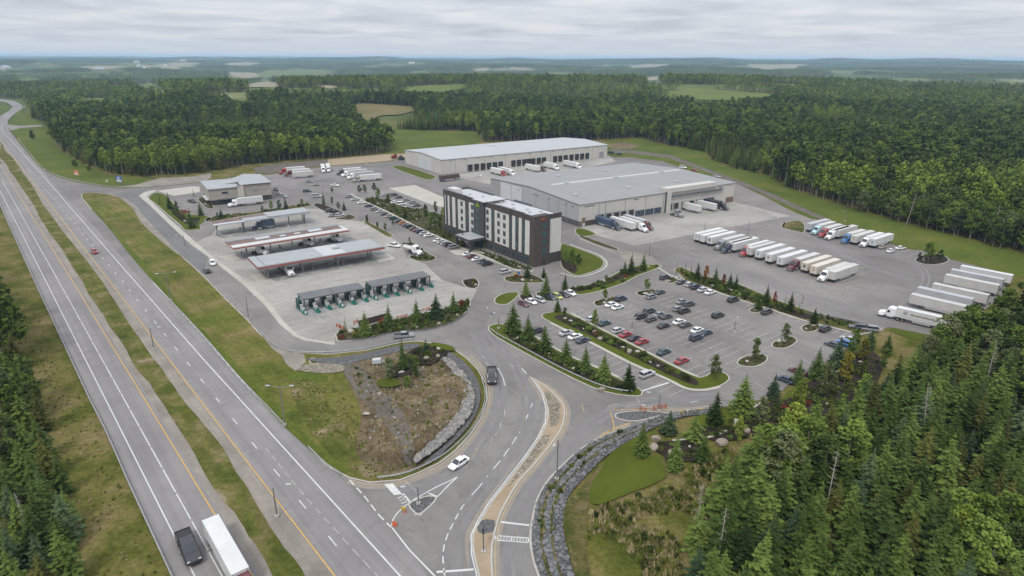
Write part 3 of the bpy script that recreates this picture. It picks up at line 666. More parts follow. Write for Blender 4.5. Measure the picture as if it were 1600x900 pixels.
sheet('gravel_track', W([(955, 233), (1000, 236), (1050, 243), (1100, 262), (1160, 284), (1210, 304), (1260, 327), (1300, 345), (1290, 346), (1240, 325), (1190, 302), (1130, 279), (1090, 264), (1045, 247), (990, 240), (955, 238)]), 0.020, 'dark_track')
sheet('earth_bank', W([(948, 226), (975, 222), (1000, 228), (985, 233), (955, 232)]), 0.016, 'bare_earth')

FIELDS = [([(130, 155), (172, 154), (178, 158), (156, 162), (130, 161)], 'far_field_green'),
          ([(626, 141), (640, 137), (662, 134.5), (700, 133), (738, 132.5), (726, 138), (700, 143), (690, 147), (662, 148), (640, 145)], 'far_field_green'),
          ([(400, 116), (420, 112.5), (450, 110), (505, 110.5), (527, 116), (500, 118), (450, 118), (407, 122)], 'far_field_green'),
          ([(358, 115), (400, 114), (404, 122), (362, 122)], 'far_field_tan'),
          ([(385, 130), (427, 128), (454, 135), (420, 138), (385, 137)], 'far_field_tan'),
          ([(553, 168), (575, 165), (640, 169), (660, 172), (630, 180), (596, 182), (575, 191), (562, 180)], 'far_field_olive'),
          ([(1040, 152), (1065, 140), (1120, 142), (1200, 147), (1230, 152), (1200, 157), (1120, 157), (1060, 156)], 'far_field_green'),
          ([(128, 105.5), (150, 103), (176, 103.5), (200, 105), (180, 107), (158, 110)], 'far_field_tan'), ([(168, 100.5), (200, 99), (236, 99.8), (228, 101.5), (190, 102)], 'far_field_green'), ([(215, 103.5), (250, 102.5), (300, 103), (290, 105.5), (235, 106.5)], 'far_field_tan'), ([(262, 99), (300, 98.4), (316, 100.5), (280, 101.4)], 'far_field_tan'),
          ([(350, 99.5), (385, 98), (408, 99), (390, 102), (358, 102)], 'far_field_tan'), ([(560, 104), (590, 103), (600, 104.5), (570, 105.5)], 'far_field_green'), ([(640, 112), (668, 111), (672, 113.5), (648, 114)], 'far_field_green'), ([(850, 114), (890, 113), (900, 115.5), (862, 116.5)], 'far_field_green'), ([(1290, 112), (1330, 110.5), (1340, 113), (1300, 115)], 'far_field_green'), ([(1390, 124), (1440, 122.5), (1455, 126), (1400, 128)], 'far_field_green'), ([(20, 124), (60, 122.5), (70, 126), (30, 127.5)], 'far_field_green'),
          ([(212, 132), (225, 130), (245, 131), (275, 136), (240, 138), (215, 137)], 'far_field_green'),
          ([(738, 108), (765, 106.5), (762, 111), (742, 111.5)], 'far_field_tan'),
          ([(980, 104), (1012, 101), (1050, 101.5), (1020, 105), (985, 106)], 'far_field_tan'),
          ([(1004, 121), (1037, 120), (1036, 124.5), (1008, 125)], 'far_field_tan'),
          ([(1168, 101), (1245, 101), (1250, 106.5), (1200, 109), (1175, 106)], 'far_field_tan'),
          ([(800, 105), (832, 108.5), (815, 110.5), (800, 109)], 'far_field_tan'),
          ([(0, 107), (10, 105.5), (12, 113), (0, 114)], 'far_field_tan'),
          ([(492, 135), (516, 134), (526, 137), (510, 140)], 'far_field_tan'),
          ([(575, 128), (596, 127.5), (600, 130), (578, 131)], 'far_field_tan'),
          ([(340, 160), (385, 158), (400, 162), (370, 165)], 'far_field_green')]
FIELD_W = []
for pts, mt in FIELDS:
    w = [at_t(x, y) for x, y in pts]
    w = smooth_closed(w, 4); cxf, cyf = sum(p[0] for p in w) / len(w), sum(p[1] for p in w) / len(w)
    w = [(cxf + (x - cxf) * (.80 + .4 * float(_vn(np.float64(x / 130), np.float64(y / 130), 77))), cyf + (y - cyf) * (.8 + .4 * float(_vn(np.float64(x / 130), np.float64(y / 130), 78)))) for x, y in w]; FIELD_W.append(w)
    ext = max(math.hypot(a[0] - w[0][0], a[1] - w[0][1]) for a in w)
    sheet('field', w, 1.2, mt, step=max(25, ext / 14), zf=lambda x, y: float(hgt(x, y)))

# paved edge strips beside the beds
def strip(pts, w, z=.158, sm=4, m='concrete_pale'):
    mb = MB(); p = W(pts); p = smooth_open(p, sm) if sm else p; ribbon(mb, p, w, z, m)
    n = len(mb.v)
    tag(mb.build('sidewalk'), kind='structure')
strip([(860, 505), (925, 537), (985, 568), (1042, 593), (1072, 607.5), (1100, 610), (1125, 605)], 1.1); strip([(892, 489.5), (940, 514.5), (1000, 544.5), (1050, 570.5), (1090, 589)], .7)
strip([(1028, 418), (1046, 430), (1063, 438), (1097, 447.5), (1120, 456.5), (1153, 468), (1207, 485), (1260, 502.5), (1300, 512), (1343, 523)], .9); strip([(815, 514.5), (842, 529.5), (860, 540.5), (895, 558.5), (935, 575), (967, 590)], .7)
strip([(548, 303), (566, 313), (610, 333.5), (645, 351.5), (676, 366.5), (722, 387.5)], 1.2); strip([(722, 387.5), (745, 397), (780, 411), (812, 424)], 1.6, .05); strip([(745, 393), (772, 401), (800, 412), (832, 425)], 1.4, .16)
strip([(905, 373), (930, 383), (962, 396)], .5, .08); strip([(876, 427), (900, 432.5), (920, 430), (942, 421), (948, 411), (938, 400), (915, 391), (890, 382)], .9, .10)
# oily concrete under the canopies
ms, ts, bs_ = newmat('oily_concrete'); vs_ = _pos(ts)
cs_ = _ramp(ts, _noise(ts, vs_, .22, 5, .65, .8), [(0.32, (.13, .125, .118)), (0.5, (.22, .215, .205)), (0.66, (.33, .32, .305))]); ts.links.new(cs_, bs_.inputs['Base Color']); bs_.inputs['Roughness'].default_value = .85
for q in ([(405, 425), (470, 416), (560, 398), (606, 394), (600, 402), (560, 414), (480, 430), (425, 440), (408, 436)], [(368, 398), (430, 388), (530, 370), (552, 372), (540, 382), (470, 394), (400, 406), (376, 406)], [(340, 364), (400, 356), (486, 345), (492, 350), (430, 362), (352, 372)], [(468, 478), (560, 462), (668, 438), (680, 446), (640, 460), (560, 476), (490, 492), (474, 490)]):
    sheet('stained_concrete', PX(q, 3), .0385, 'oily_concrete')
# ------------------------------------------------------------------ markings
mk = MB()
def line(pts, w=0.15, m='paint_white', dash=None, z=0.046, sm=0):
    p = W(pts)
    if sm: p = smooth_open(p, sm)
    ribbon(mk, p, w, z, m, dash)
line(L_WHITE, 0.22); line([(2, 280), (92, 440), (347, 900), (386, 970)], 0.20, dash=(9, 0.6)); line(L_YEL, 0.22, 'paint_yellow')
line([(0, 217), (10, 232), (48, 280), (172, 440), (293, 600), (523, 900), (577, 970)], 0.22, 'paint_yellow')
line([(-2, 200), (0, 207), (14, 226), (70, 294), (196, 445), (289, 562), (443, 752), (560, 895), (620, 970)], 0.20, dash=(3, 9))
line([(2, 200), (5, 207), (20, 222), (70, 278), (176, 400), (320, 564), (498, 760), (625, 900), (690, 970)], 0.26)
line([(415, 700), (470, 768), (545, 852), (590, 900)], 0.14, 'paint_faded', (2.2, 1.2))
line([(12, 190), (3, 194), (2, 200)], 0.25)
line([(28, 216), (52, 247), (68, 264), (92, 276), (122, 284), (160, 291), (192, 293.3), (230, 292.5), (320, 284.4)], 0.35, 'kerb_concrete', z=0.05)
line([(240, 442), (268, 471), (320, 528), (376, 593), (440, 661)], 0.25, 'paint_white')
line([(300, 415), (320, 434), (387, 501), (407, 523), (430, 543), (455, 551), (512, 555), (575, 548), (622, 537)], 0.14, 'paint_white')
line([(208, 318), (240, 357), (268, 386), (300, 418)], 0.14, 'paint_white')
line([(205, 316), (218, 316)], 0.4, 'paint_faded')
line([(215, 316), (240, 345), (262, 366), (286, 389)], 0.12, 'paint_faded', (2, 5))
# ramp markings
line([(546, 750), (568, 774), (592, 805), (611, 824)], 0.25, 'paint_white', (2.0, 1.0))
line([(612, 824), (640, 860), (682, 903), (730, 965)], 0.25)
line([(612, 822), (614, 812), (620, 803), (631, 792), (650, 779), (680, 762), (702, 752), (717, 744)], 0.22)
line([(717, 744), (701, 758), (680, 780), (664, 798), (657, 805), (648, 804)], 0.22)
line([(670, 771), (683, 776)], 0.3)
line([(695, 900), (692, 870), (696, 845), (707, 820), (720, 796), (727, 786)], 0.2, 'paint_white', (1.6, 1.0), sm=3)
line([(737, 774), (748, 762), (762, 744)], 0.2, 'paint_white', (4, 2))
line([(771, 733), (785, 716), (800, 694), (812, 675)], 0.2, 'paint_white', (3, 1.6))
line([(822, 655), (832, 630)], 0.18, 'paint_white', (2, 3))
line([(682, 894), (712, 892), (740, 890)], 0.45)
line([(779, 815.5), (827, 821)], 0.4)
for a, b in (((774, 837), (826, 841)), ((773, 844), (825, 848))): line([a, b], 0.22)
for a, b in (((774, 837), (773, 844)), ((800, 839), (799, 846)), ((826, 841), (825, 848))): line([a, b], 0.22)
line([(777, 840.5), (797, 842.5)], 0.9, 'paint_faded', (.25, .25)); line([(802, 843), (823, 844.5)], 0.9, 'paint_faded', (.25, .25))
# painted stop box on the slip lane
sheet('crosswalk_marking', W([(600, 757), (614, 756), (628, 772), (616, 774)]), 0.050, 'paint_white')
line([(629, 772), (642, 787)], 0.5); line([(633, 752), (650, 767)], 0.12, 'paint_faded')
line([(626, 776), (634, 787)], 1.4, 'paint_faded', (.35, .5))
line([(544, 749), (578, 757), (625, 753), (656, 741), (688, 726), (713, 707), (737, 682), (754, 656), (764, 626), (762, 600), (749, 576), (732, 559), (711, 545)], 0.16, 'paint_faded_yellow', sm=3)
line([(747, 700), (740, 712), (727, 732)], 0.16, 'paint_faded_yellow'); line([(778, 675), (765, 690), (752, 705)], 0.16, 'paint_faded_yellow', (1.5, 1))
line([(756, 970), (745, 900), (737, 867), (736, 836), (747, 813), (764, 785), (779, 766), (798, 741), (820, 713), (841, 683), (852, 660), (853.5, 640), (847, 615), (837, 600), (829, 589)], 0.2, 'paint_white')
line([(785, 970), (774, 900), (773, 855), (781, 815), (792, 790), (814, 753), (835, 731), (864, 695), (879, 673), (885, 655), (886, 640), (878, 624), (864, 610), (848, 598), (829, 589)], 0.18, 'paint_faded_yellow')
line([(815, 575), (822, 583), (829, 590)], 0.2); line([(778, 575), (786, 590), (789, 603)], 0.2)
for a, b in (((789, 530), (796, 535)), ((798, 569), (803, 574)), ((764, 573), (758, 566)), ((789, 640), (788, 650)), ((783, 660), (781, 668)), ((752, 555), (758, 560)), ((827, 588), (815, 578))): line([a, b], 0.16, 'paint_faded')
line([(902, 710), (942, 681), (960, 668), (957, 655), (953, 643)], 0.18, 'paint_yellow'); line([(958, 640), (967, 641), (1000, 639.5), (1055, 643), (1100, 638)], 0.18, 'paint_yellow')
line([(905, 706), (955, 671), (985, 661)], 0.18, 'paint_yellow')
for k in range(4): line([(938 + k * 11, 690 - k * 7), (958 + k * 6, 668 - k * 2)], 0.14, 'paint_faded_yellow')
line([(909, 632), (913, 645)], 0.18, 'paint_faded_yellow'); line([(1078, 629), (1090, 627)], 0.16); line([(995, 622), (1000, 630)], 0.14, 'paint_faded'); line([(1000, 622), (1025, 622)], 0.14, 'paint_faded')
line([(1003, 632), (1008, 634)], .3)
line([(1003, 611), (1045, 598)], 0.5)
line([(1000, 540.5), (999, 541)], .2)
line([(765, 517), (762, 505), (768, 495)], 0.14, 'paint_faded_yellow')
# fuel court guide lines
for x, y in ((497, 497), (516, 492), (535, 488), (552, 482), (570, 477), (590, 473), (608, 468), (628, 463), (645, 458), (663, 453)):
    line([(x - 13, y - 10), (x + 9, y + 6)], 0.16, 'paint_faded')
for x, y in ((425, 437), (460, 430), (500, 424), (548, 415)): line([(x, y), (x + 8, y + 8)], 0.16, 'paint_faded')
line([(380, 436), (450, 428), (520, 418), (585, 404)], 0.14, 'paint_faded')
def stalls(a, b, n, depth_px, w=0.13, m='paint_faded', keep=None, skip=()):
    """painted lines of a parking row: along px a-b, each line running to an offset given by depth (metres) along direction d"""
    A, B = Vector(at(*a)), Vector(at(*b)); d = Vector((math.cos(depth_px[1]), math.sin(depth_px[1]))) * depth_px[0]
    for i in range(n + 1):
        if i in skip: continue
        p = A.lerp(B, i / n)
        ribbon(mk, [tuple(p), tuple(p + d)], w, 0.046, m)
EV = R(37)
def rowlen(a, b): A, B = Vector(at(*a)), Vector(at(*b)); return (B - A).length
def auto(a, b, dep, m='paint_white', pitch=2.85, skip=()):
    stalls(a, b, max(1, round(rowlen(a, b) / pitch)), dep, m=m, skip=skip)
auto((893, 490), (1088, 586), (5.4, EV), 'paint_faded')
auto((1026, 421), (1300, 511), (-5.4, EV), 'paint_faded')
auto((1300, 511), (1340, 523), (-5.4, EV), 'paint_faded')
auto((948, 476), (1168, 567), (5.6, EV), 'paint_faded'); auto((948, 476), (1168, 567), (-5.6, EV), 'paint_faded')
auto((1020, 459), (1212, 537), (5.6, EV), 'paint_faded'); auto((1020, 459), (1212, 537), (-5.6, EV), 'paint_faded')
line([(948, 476), (1150, 561)], 0.12, 'paint_faded', (1.2, .7)); line([(1020, 459), (1205, 535)], 0.12, 'paint_faded', (1.2, .7))
auto((856, 507), (1068, 609), (-5.4, EV), 'paint_faded')
for k in range(12):
    t = k / 11; x, y = 1325 - 205 * t, 542 + 102 * t
    line([(x, y), (x - 15, y - 9)], 0.13, 'paint_faded')
auto((548, 308), (705, 383), (-5.2, EV), 'paint_faded'); auto((735, 396), (800, 426), (-5.2, EV), 'paint_faded')
for k in range(9): line([(702 - k * 5.5, 412 + k * 1.2), (693 - k * 5.5 + 14, 412 + k * 1.2 + 5)], 0.14, 'paint_faded')
auto((1084, 379), (1305, 444), (17, EV), 'paint_faded', 4.2)
auto((1255, 361), (1415, 402), (14, EV), 'paint_faded', 4.2)
for a, b in (((1325, 424), (1352, 417)), ((1330, 432), (1368, 423)), ((1300, 448), (1345, 437))): line([a, b], 0.16, 'paint_faded_yellow')
tag(mk.build('road_marking'), kind='structure')
plain('tyre_mark', (.172, .165, .162), .9, 0, .12, .3); plain('tyre_mark_pale', (.196, .188, .184), .9, 0, .1, .3); plain('joint', (.27, .255, .235), .9)
tm = MB(); rt = random.Random(3); TZ = .0412
def track(pts, n=1, spread=2.0, w=.8, m='tyre_mark', z=None):
    global TZ
    for k in range(n):
        p = smooth_open(W(pts), 8); o = rt.uniform(-spread, spread); q = []
        for i, a in enumerate(p):
            b, c = Vector(p[max(0, i - 1)]), Vector(p[min(len(p) - 1, i + 1)]); d = (c - b).normalized(); q.append((a[0] - d.y * o, a[1] + d.x * o))
        TZ += .00018; z = TZ
        for s_ in (-.95, .95):
            qq = []
            for i, a in enumerate(q):
                b, c = Vector(q[max(0, i - 1)]), Vector(q[min(len(q) - 1, i + 1)]); d = (c - b).normalized(); qq.append((a[0] - d.y * s_, a[1] + d.x * s_))
            ribbon(tm, qq, w * rt.uniform(.6, 1.2), z, m)
track([(700, 960), (700, 880), (716, 820), (748, 770), (790, 715), (815, 665), (822, 620), (806, 575), (780, 540), (760, 515)], 2, .5, .9); track([(740, 960), (724, 880), (730, 830), (765, 770), (812, 705), (836, 655), (838, 625)], 1, .4, .8)
track([(620, 775), (670, 765), (712, 735), (752, 690), (778, 640), (780, 590), (760, 550), (742, 520)], 2, .5, .8); track([(810, 960), (800, 880), (806, 820), (828, 770), (862, 720), (902, 680), (960, 640), (1040, 625), (1120, 618)], 2, .5, .8)
track([(1070, 395), (1150, 425), (1250, 455), (1340, 480), (1400, 470), (1430, 430), (1400, 405), (1300, 378)], 1, 4, .5, 'tyre_mark_pale'); track([(960, 420), (1040, 410), (1130, 420), (1280, 470), (1400, 500)], 3, 4, .5, 'tyre_mark'); track([(1180, 330), (1240, 360), (1330, 410), (1420, 440)], 2, 4, .5, 'tyre_mark_pale')

tag(tm.build('tyre_marks'), kind='structure')
jm = MB()
def joints(a, b, c, n, m_):
    A, B, Cc = Vector(at(*a)), Vector(at(*b)), Vector(at(*c))
    for i in range(1, n): ribbon(jm, [tuple(A.lerp(B, i / n)), tuple(A.lerp(B, i / n) + (Cc - A))], .09, .0400, 'joint')
    for i in range(1, m_): ribbon(jm, [tuple(A.lerp(Cc, i / m_)), tuple(A.lerp(Cc, i / m_) + (B - A))], .09, .0400, 'joint')
plain('road_dust', (.235, .205, .170), .95, 0, .12, .6)
dm = MB()
for pts_, o_ in ((LM_L, -1.1), (LM_R, -1.0), ([(544, 752), (578, 760), (626, 756), (658, 744), (691, 729), (716, 710), (741, 684), (758, 657), (768, 626), (765, 598), (751, 573), (734, 556)], 0), ([(953, 642), (960, 634), (1000, 634), (1060, 640), (1110, 636)], 0), ([(905, 710), (945, 679), (985, 664)], 0)):
    ribbon(dm, smooth_open(W([(x + o_ * (3 if pts_ is LM_L else -3), y) for x, y in pts_]), 4), 1.6, .0408, 'road_dust')
tag(dm.build('road_dust'), kind='structure')
joints((908, 356), (1146, 316), (992, 383), 16, 5); joints((728, 274), (950, 246), (782, 290), 20, 3)
tag(jm.build('concrete_joints'), kind='structure')
for nm, c, cc in (('black', (.018, .019, .021), .5), ('charcoal', (.055, .058, .062), .5), ('navy', (.025, .038, .065), .5), ('teal', (.020, .055, .065), .5), ('grey', (.22, .225, .23), .4), ('silver', (.42, .43, .44), .4),
                  ('white', (.74, .74, .73), .4), ('red', (.30, .028, .030), .5), ('maroon', (.11, .022, .026), .5), ('blue', (.03, .13, .32), .5), ('tan', (.33, .29, .23), .4), ('brown', (.10, .052, .035), .4), ('yellow_green', (.42, .45, .14), .4), ('pale_blue', (.42, .60, .66), .4), ('orange', (.45, .16, .05), .3), ('bus_black', (.03, .03, .032), .4)):
    plain('car_' + nm, c, .35, 0, .04, 1.2, .5, cc)
plain('glass_dark', (.022, .028, .034), .12, 0, .1, .5, .7)
plain('tyre', (.016, .016, .017), .9)
plain('rim', (.45, .46, .47), .35, .8)
plain('lamp_glass', (.75, .75, .72), .2)
plain('lamp_red', (.35, .02, .02), .3)
plain('chrome', (.55, .56, .57), .3, .9)
plain('trailer_white', (.56, .56, .545), .5, 0, .07, .35)
plain('trailer_offwhite', (.49, .475, .45), .55, 0, .12, .3)
plain('trailer_grey', (.40, .41, .42), .5, .0, .12, .3)
plain('trailer_tan', (.55, .50, .42), .55, 0, .12, .3)
plain('trailer_blue', (.035, .065, .12), .5, 0, .1, .3)
plain('trailer_brown', (.075, .045, .038), .6, 0, .2, .3)
plain('trailer_black', (.025, .03, .035), .5, 0, .1, .3)
plain('chassis', (.035, .035, .037), .8)
plain('aluminium', (.50, .51, .52), .4, .5)

plain('logo_blue', (.24, .30, .38), .6); plain('logo_red', (.34, .20, .17), .6); plain('logo_grey', (.30, .31, .33), .6); plain('logo_orange', (.46, .34, .25), .6); plain('logo_dark', (.10, .10, .11), .6)

# ================================================================== BUILDINGS
plain('panel_wall', (.47, .45, .41), .75, 0, .06, .25)
plain('panel_wall_grey', (.36, .365, .37), .75, 0, .06, .25)
plain('panel_wall_pale', (.50, .51, .52), .7, 0, .05, .25)
plain('panel_wall_dark', (.30, .29, .285), .75, 0, .06, .25)
plain('panel_seam', (.24, .24, .23), .8)
plain('roof_white', (.365, .37, .375), .7, 0, .05, .06)
plain('roof_grey', (.245, .245, .24), .8, 0, .07, .06)
plain('roof_grey_light', (.30, .30, .295), .8, 0, .07, .06)
plain('roof_strip', (.42, .43, .44), .7, 0, .06, .2)
plain('roof_membrane', (.43, .435, .44), .7, 0, .08, .3)
plain('trim_dark', (.085, .09, .10), .6)
plain('trim_blue', (.06, .075, .095), .6)
plain('door_dark', (.035, .035, .038), .7)
plain('door_grey', (.26, .26, .26), .7)
plain('door_brown', (.16, .11, .08), .7)
plain('brick_dark', (.058, .052, .052), .85, 0, .25, 1.2)
plain('brick_brown', (.072, .058, .052), .85, 0, .25, 1.2)
plain('stucco_white', (.53, .515, .48), .85, 0, .05, .3)
plain('cladding_charcoal', (.060, .058, .060), .7, 0, .1, .4)
plain('window_teal', (.045, .10, .11), .15, 0, .4, .6, .6)
plain('window_blue', (.04, .06, .08), .15, 0, .4, .6, .6)
plain('beige_block', (.33, .30, .26), .85, 0, .08, .5)
plain('beige_block_light', (.46, .43, .37), .85, 0, .06, .5)
plain('red_fascia', (.30, .07, .055), .5)
plain('fascia_white', (.50, .49, .47), .5)
plain('steel_grey', (.25, .26, .27), .5, .3)
plain('steel_blue', (.12, .17, .19), .5, .2)
plain('steel_pale', (.46, .48, .50), .5, .2)
plain('canopy_top', (.31, .318, .325), .85, .0, .08, .25)
plain('canopy_top_brown', (.16, .11, .09), .8, 0, .35, .4)
plain('solar_dark', (.125, .128, .13), .7, .0, .15, .4)
plain('charger_green', (.015, .13, .10), .5)
plain('charger_dark', (.02, .06, .055), .5)
plain('pump_yellow', (.50, .34, .04), .5)
plain('sign_green', (.30, .48, .05), .5)
plain('sign_orange', (.55, .12, .04), .5)
plain('sign_blue', (.05, .12, .30), .5)
plain('safety_orange', (.42, .12, .06), .6)
plain('galvanised', (.40, .41, .41), .5, .4)
plain('lamp_steel', (.20, .20, .20), .5, .3)
plain('boulder_tan', (.26, .22, .175), .95, 0, .25, 1.5)
plain('boulder_pale', (.36, .335, .295), .95, 0, .2, 1.5)
plain('wood_dark', (.05, .04, .035), .9)

ORD = ['first', 'second', 'third', 'fourth', 'fifth', 'sixth', 'seventh', 'eighth', 'ninth', 'tenth', 'eleventh', 'twelfth', 'thirteenth', 'fourteenth', 'fifteenth', 'sixteenth', 'seventeenth', 'eighteenth', 'nineteenth', 'twentieth']
def wall_s(A, ang, pxx, z=0.0, lim=260):
    lo, hi = -20.0, lim
    f = lambda t: proj(A[0] + math.cos(ang) * t, A[1] + math.sin(ang) * t, z)[0]
    sgn = 1 if f(hi) > f(lo) else -1
    for _ in range(50):
        m = (lo + hi) / 2
        if (f(m) - pxx) * sgn < 0: lo = m
        else: hi = m
    return lo
def gable(mb, L, D, h, rise, m, over=0.4, ridge=0.5, top=None, t=0.25):
    y1 = D * ridge; z0, z1 = h, h + rise
    prof = [(-over, z0), (y1, z1), (D + over, z0), (D + over, z0 + t), (y1, z1 + t), (-over, z0 + t)]
    vs = [(-over, y, z) for y, z in prof] + [(L + over, y, z) for y, z in prof]; n = 6
    mb.add(vs, [tuple(reversed(range(n))), tuple(range(n, 2 * n))] + [(i, (i + 1) % n, (i + 1) % n + n, i + n) for i in range(n)], m)
def warehouse1():
    A = at(690.5, 272.5); ang = R(34.3); L, D, h = 150.0, 57.0, 9.6
    t = empty('warehouse', (A[0], A[1], 0.03), ang); tag(t, 'long far warehouse with a pale roof and a row of dock doors', 'warehouse')
    w = MB(); w.box(0, L, 0, D, 0, h, 'panel_wall')
    w.add([(0, 0, h), (0, D, h), (0, D / 2, h + 1.6)], [(0, 2, 1)], 'panel_wall'); w.add([(L, 0, h), (L, D, h), (L, D / 2, h + 1.6)], [(0, 1, 2)], 'panel_wall')
    for s in [wall_s(A, ang, x) for x in (712, 729, 758, 790, 828, 860, 925)] : w.box(s - .12, s + .12, -.05, 0, 0, h, 'panel_seam')
    for k in range(1, 5): w.box(-.05, 0, D * k / 5 - .1, D * k / 5 + .1, 0, h, 'panel_seam')
    w.box(-.03, 0, D * .27, D * .62, .3, h - .3, 'panel_wall_pale')
    for s in range(6, 148, 11): w.box(s, s + 2.4, -.06, 0, h - 1.2, h - .95, 'trim_dark')
    part_(w, 'wall', t)
    r = MB(); gable(r, L, D, h, 1.6, 'roof_white'); rf = part_(r, 'roof', t)
    u = MB(); u.box(60, 63, 30, 33, h + 1.6, h + 2.6, 'fascia_white'); part_(u, 'roof_hatch', t)
    for x in (734.5, 744.5, 754.5, 764, 773, 782, 802, 810.5, 819, 826, 833, 841.5, 849.5, 867, 875, 883.5, 892.5, 901, 909, 917):
        s = wall_s(A, ang, x); d = MB()
        d.box(s - 1.5, s + 1.5, -.10, -.03, 1.1, 4.3, 'door_dark'); d.box(s - 1.8, s - 1.5, -.45, -.02, .9, 4.6, 'door_dark'); d.box(s + 1.5, s + 1.8, -.45, -.02, .9, 4.6, 'door_dark'); d.box(s - 1.8, s + 1.8, -.45, -.02, 4.3, 4.75, 'door_dark'); d.box(s - 1.3, s + 1.3, -.5, -.03, .2, 1.0, 'chassis')
        part_(d, 'dock_door', t)
    s = wall_s(A, ang, 939.5); d = MB(); d.box(s - 2.4, s + 2.4, -.1, -.03, 0, 4.6, 'door_grey'); part_(d, 'gate', t)
    gt = MB()
    gt.tube((0, -.1, .2), (0, -.1, h), .08, .08, 5, 'panel_seam'); part_(gt, 'downpipe', t)
def part_(mb, name, parent):
    return mb.build(name, parent=parent)
def warehouse2():
    A = at(904.3, 354.3); ang = R(32.3); L, D, h = 108.5, 82.0, 10.4
    t = empty('warehouse', (A[0], A[1], 0.03), ang); tag(t, 'large near warehouse with a grey two part roof and loading apron', 'warehouse')
    w = MB(); w.box(0, L, 0, D, 0, h, 'panel_wall')
    for x in (0, L): w.add([(x, 0, h), (x, D, h), (x, D / 2, h + 1.8)], [(0, 2, 1) if x == 0 else (0, 1, 2)], 'panel_wall_grey')
    # left wall panels of differing greys
    for y0, y1, m in ((.2, D * .30, 'panel_wall_grey'), (D * .30, D * .60, 'panel_wall_grey'), (D * .60, D * .87, 'panel_wall_pale'), (D * .87, D - .1, 'panel_wall_dark')):
        w.box(-.06, 0, y0, y1 - .1, .05, h - .1, m)
    for k in (.12, .20, .30, .44, .60, .73, .87): w.box(-.12, -.06, D * k - .14, D * k + .14, 0, h, 'panel_seam')
    w.box(-.10, -.06, 0, D * .34, 0, 2.6, 'trim_dark')
    for y in (4, 10, 24, 34, 37, 52): w.box(-.1, -.06, y, y + 1.6, h - 1.9, h - 1.5, 'trim_blue')
    for s in [wall_s(A, ang, x) for x in (935, 945, 975.5, 1007, 1035)]: w.box(s - .14, s + .14, -.06, 0, 0, h, 'panel_seam')
    for s, wd in ((3, 6), (34, 3), (56, 3.2), (95, 3)): w.box(s, s + wd, -.07, 0, h - 1.4, h - 1.05, 'trim_blue')
    a, b = wall_s(A, ang, 992), wall_s(A, ang, 1035)
    w.box(0, 1.6, -.08, 0, 0, 2.4, 'door_brown'); w.box(3.9, 10, -.08, 0, 0, 2.4, 'brick_brown')
    part_(w, 'wall', t)
    ob = MB(); ob.box(a, b - 1.2, -.14, -.02, .4, 3.4, 'trim_blue')
    for k in range(5): s = a + 2 + k * (b - a - 4) / 5; ob.box(s, s + 1.0, -.2, -.14, 1.6, 2.9, 'window_blue')
    for k in (.33, .66): s = a + (b - a) * k; ob.box(s - .12, s + .12, -.22, -.02, 0, 3.4, 'fascia_white')
    part_(ob, 'office_front', t)
    # recessed dock bay with a raised wall above it
    c0, c1 = wall_s(A, ang, 1038), wall_s(A, ang, 1114)
    pr = MB(); pr.box(c0, c1, -.9, 4.0, h - .1, h + 2.2, 'panel_wall'); pr.box(c0, c0 + 3.2, -1.0, -.05, 0, h - .1, 'panel_wall'); pr.box(c0 - .2, c0, -1.0, 0, 0, h + .6, 'trim_dark')
    pr.box(c0 + 3.2, c1 + 6, -1.3, -.02, h - 2.2, h - 1.9, 'trim_dark')
    part_(pr, 'parapet', t)
    rb = MB(); gable(rb, L, D, h, 1.8, 'roof_grey'); part_(rb, 'roof', t)
    # lighter roof sheets: lower eave strip and the white ridge strip
    rs = MB(); sl = 1.8 / (D / 2)
    z = lambda y: h + .25 + min(y, D - y) * sl + .012
    rs.add([(0, .1, z(.1)), (L, .1, z(.1)), (L, 13, z(13)), (0, 13, z(13))], [(0, 1, 2, 3)], 'roof_grey_light')
    rs.add([(12, D / 2 - 2.6, z(D / 2 - 2.6)), (L - 2, D / 2 - 2.6, z(D / 2 - 2.6)), (L - 2, D / 2 - .2, z(D / 2 - .2)), (12, D / 2 - .2, z(D / 2 - .2))], [(0, 1, 2, 3)], 'roof_strip')
    part_(rs, 'roof_sheet', t)
    for k in range(9):
        v = MB(); x_, y_ = 8 + k * 11.5, (14 + 23 * (k % 3)); v.box(x_, x_ + 1.8, y_, y_ + 1.6, z(y_) - .1, z(y_) + 1.0, 'steel_pale'); part_(v, 'roof_vent', t)
    for x in (938, 950, 962, 973, 985, 1045, 1055, 1067, 1079, 1090, 1101, 1110):
        s = wall_s(A, ang, x); y = -.05; d = MB()
        d.box(s - 1.5, s + 1.5, y - .10, y - .02, 1.1, 4.2, 'door_dark'); d.box(s - 1.8, s - 1.5, y - .45, y, .9, 4.5, 'door_grey'); d.box(s + 1.5, s + 1.8, y - .45, y, .9, 4.5, 'door_grey'); d.box(s - 1.8, s + 1.8, y - .45, y, 4.2, 4.6, 'door_grey')
        part_(d, 'dock_door', t)
    d = MB(); d.box(1.8, 3.7, -.16, -.02, 0, 4.0, 'door_brown'); d.box(2.0, 3.5, -.2, -.16, 0, 1.4, 'fascia_white'); part_(d, 'gate', t)
    s = wall_s(A, ang, 1139); d = MB(); d.box(s - 3, s + 3, -.2, -.05, 0, 3.0, 'door_brown'); part_(d, 'gate', t)
warehouse1(); warehouse2()

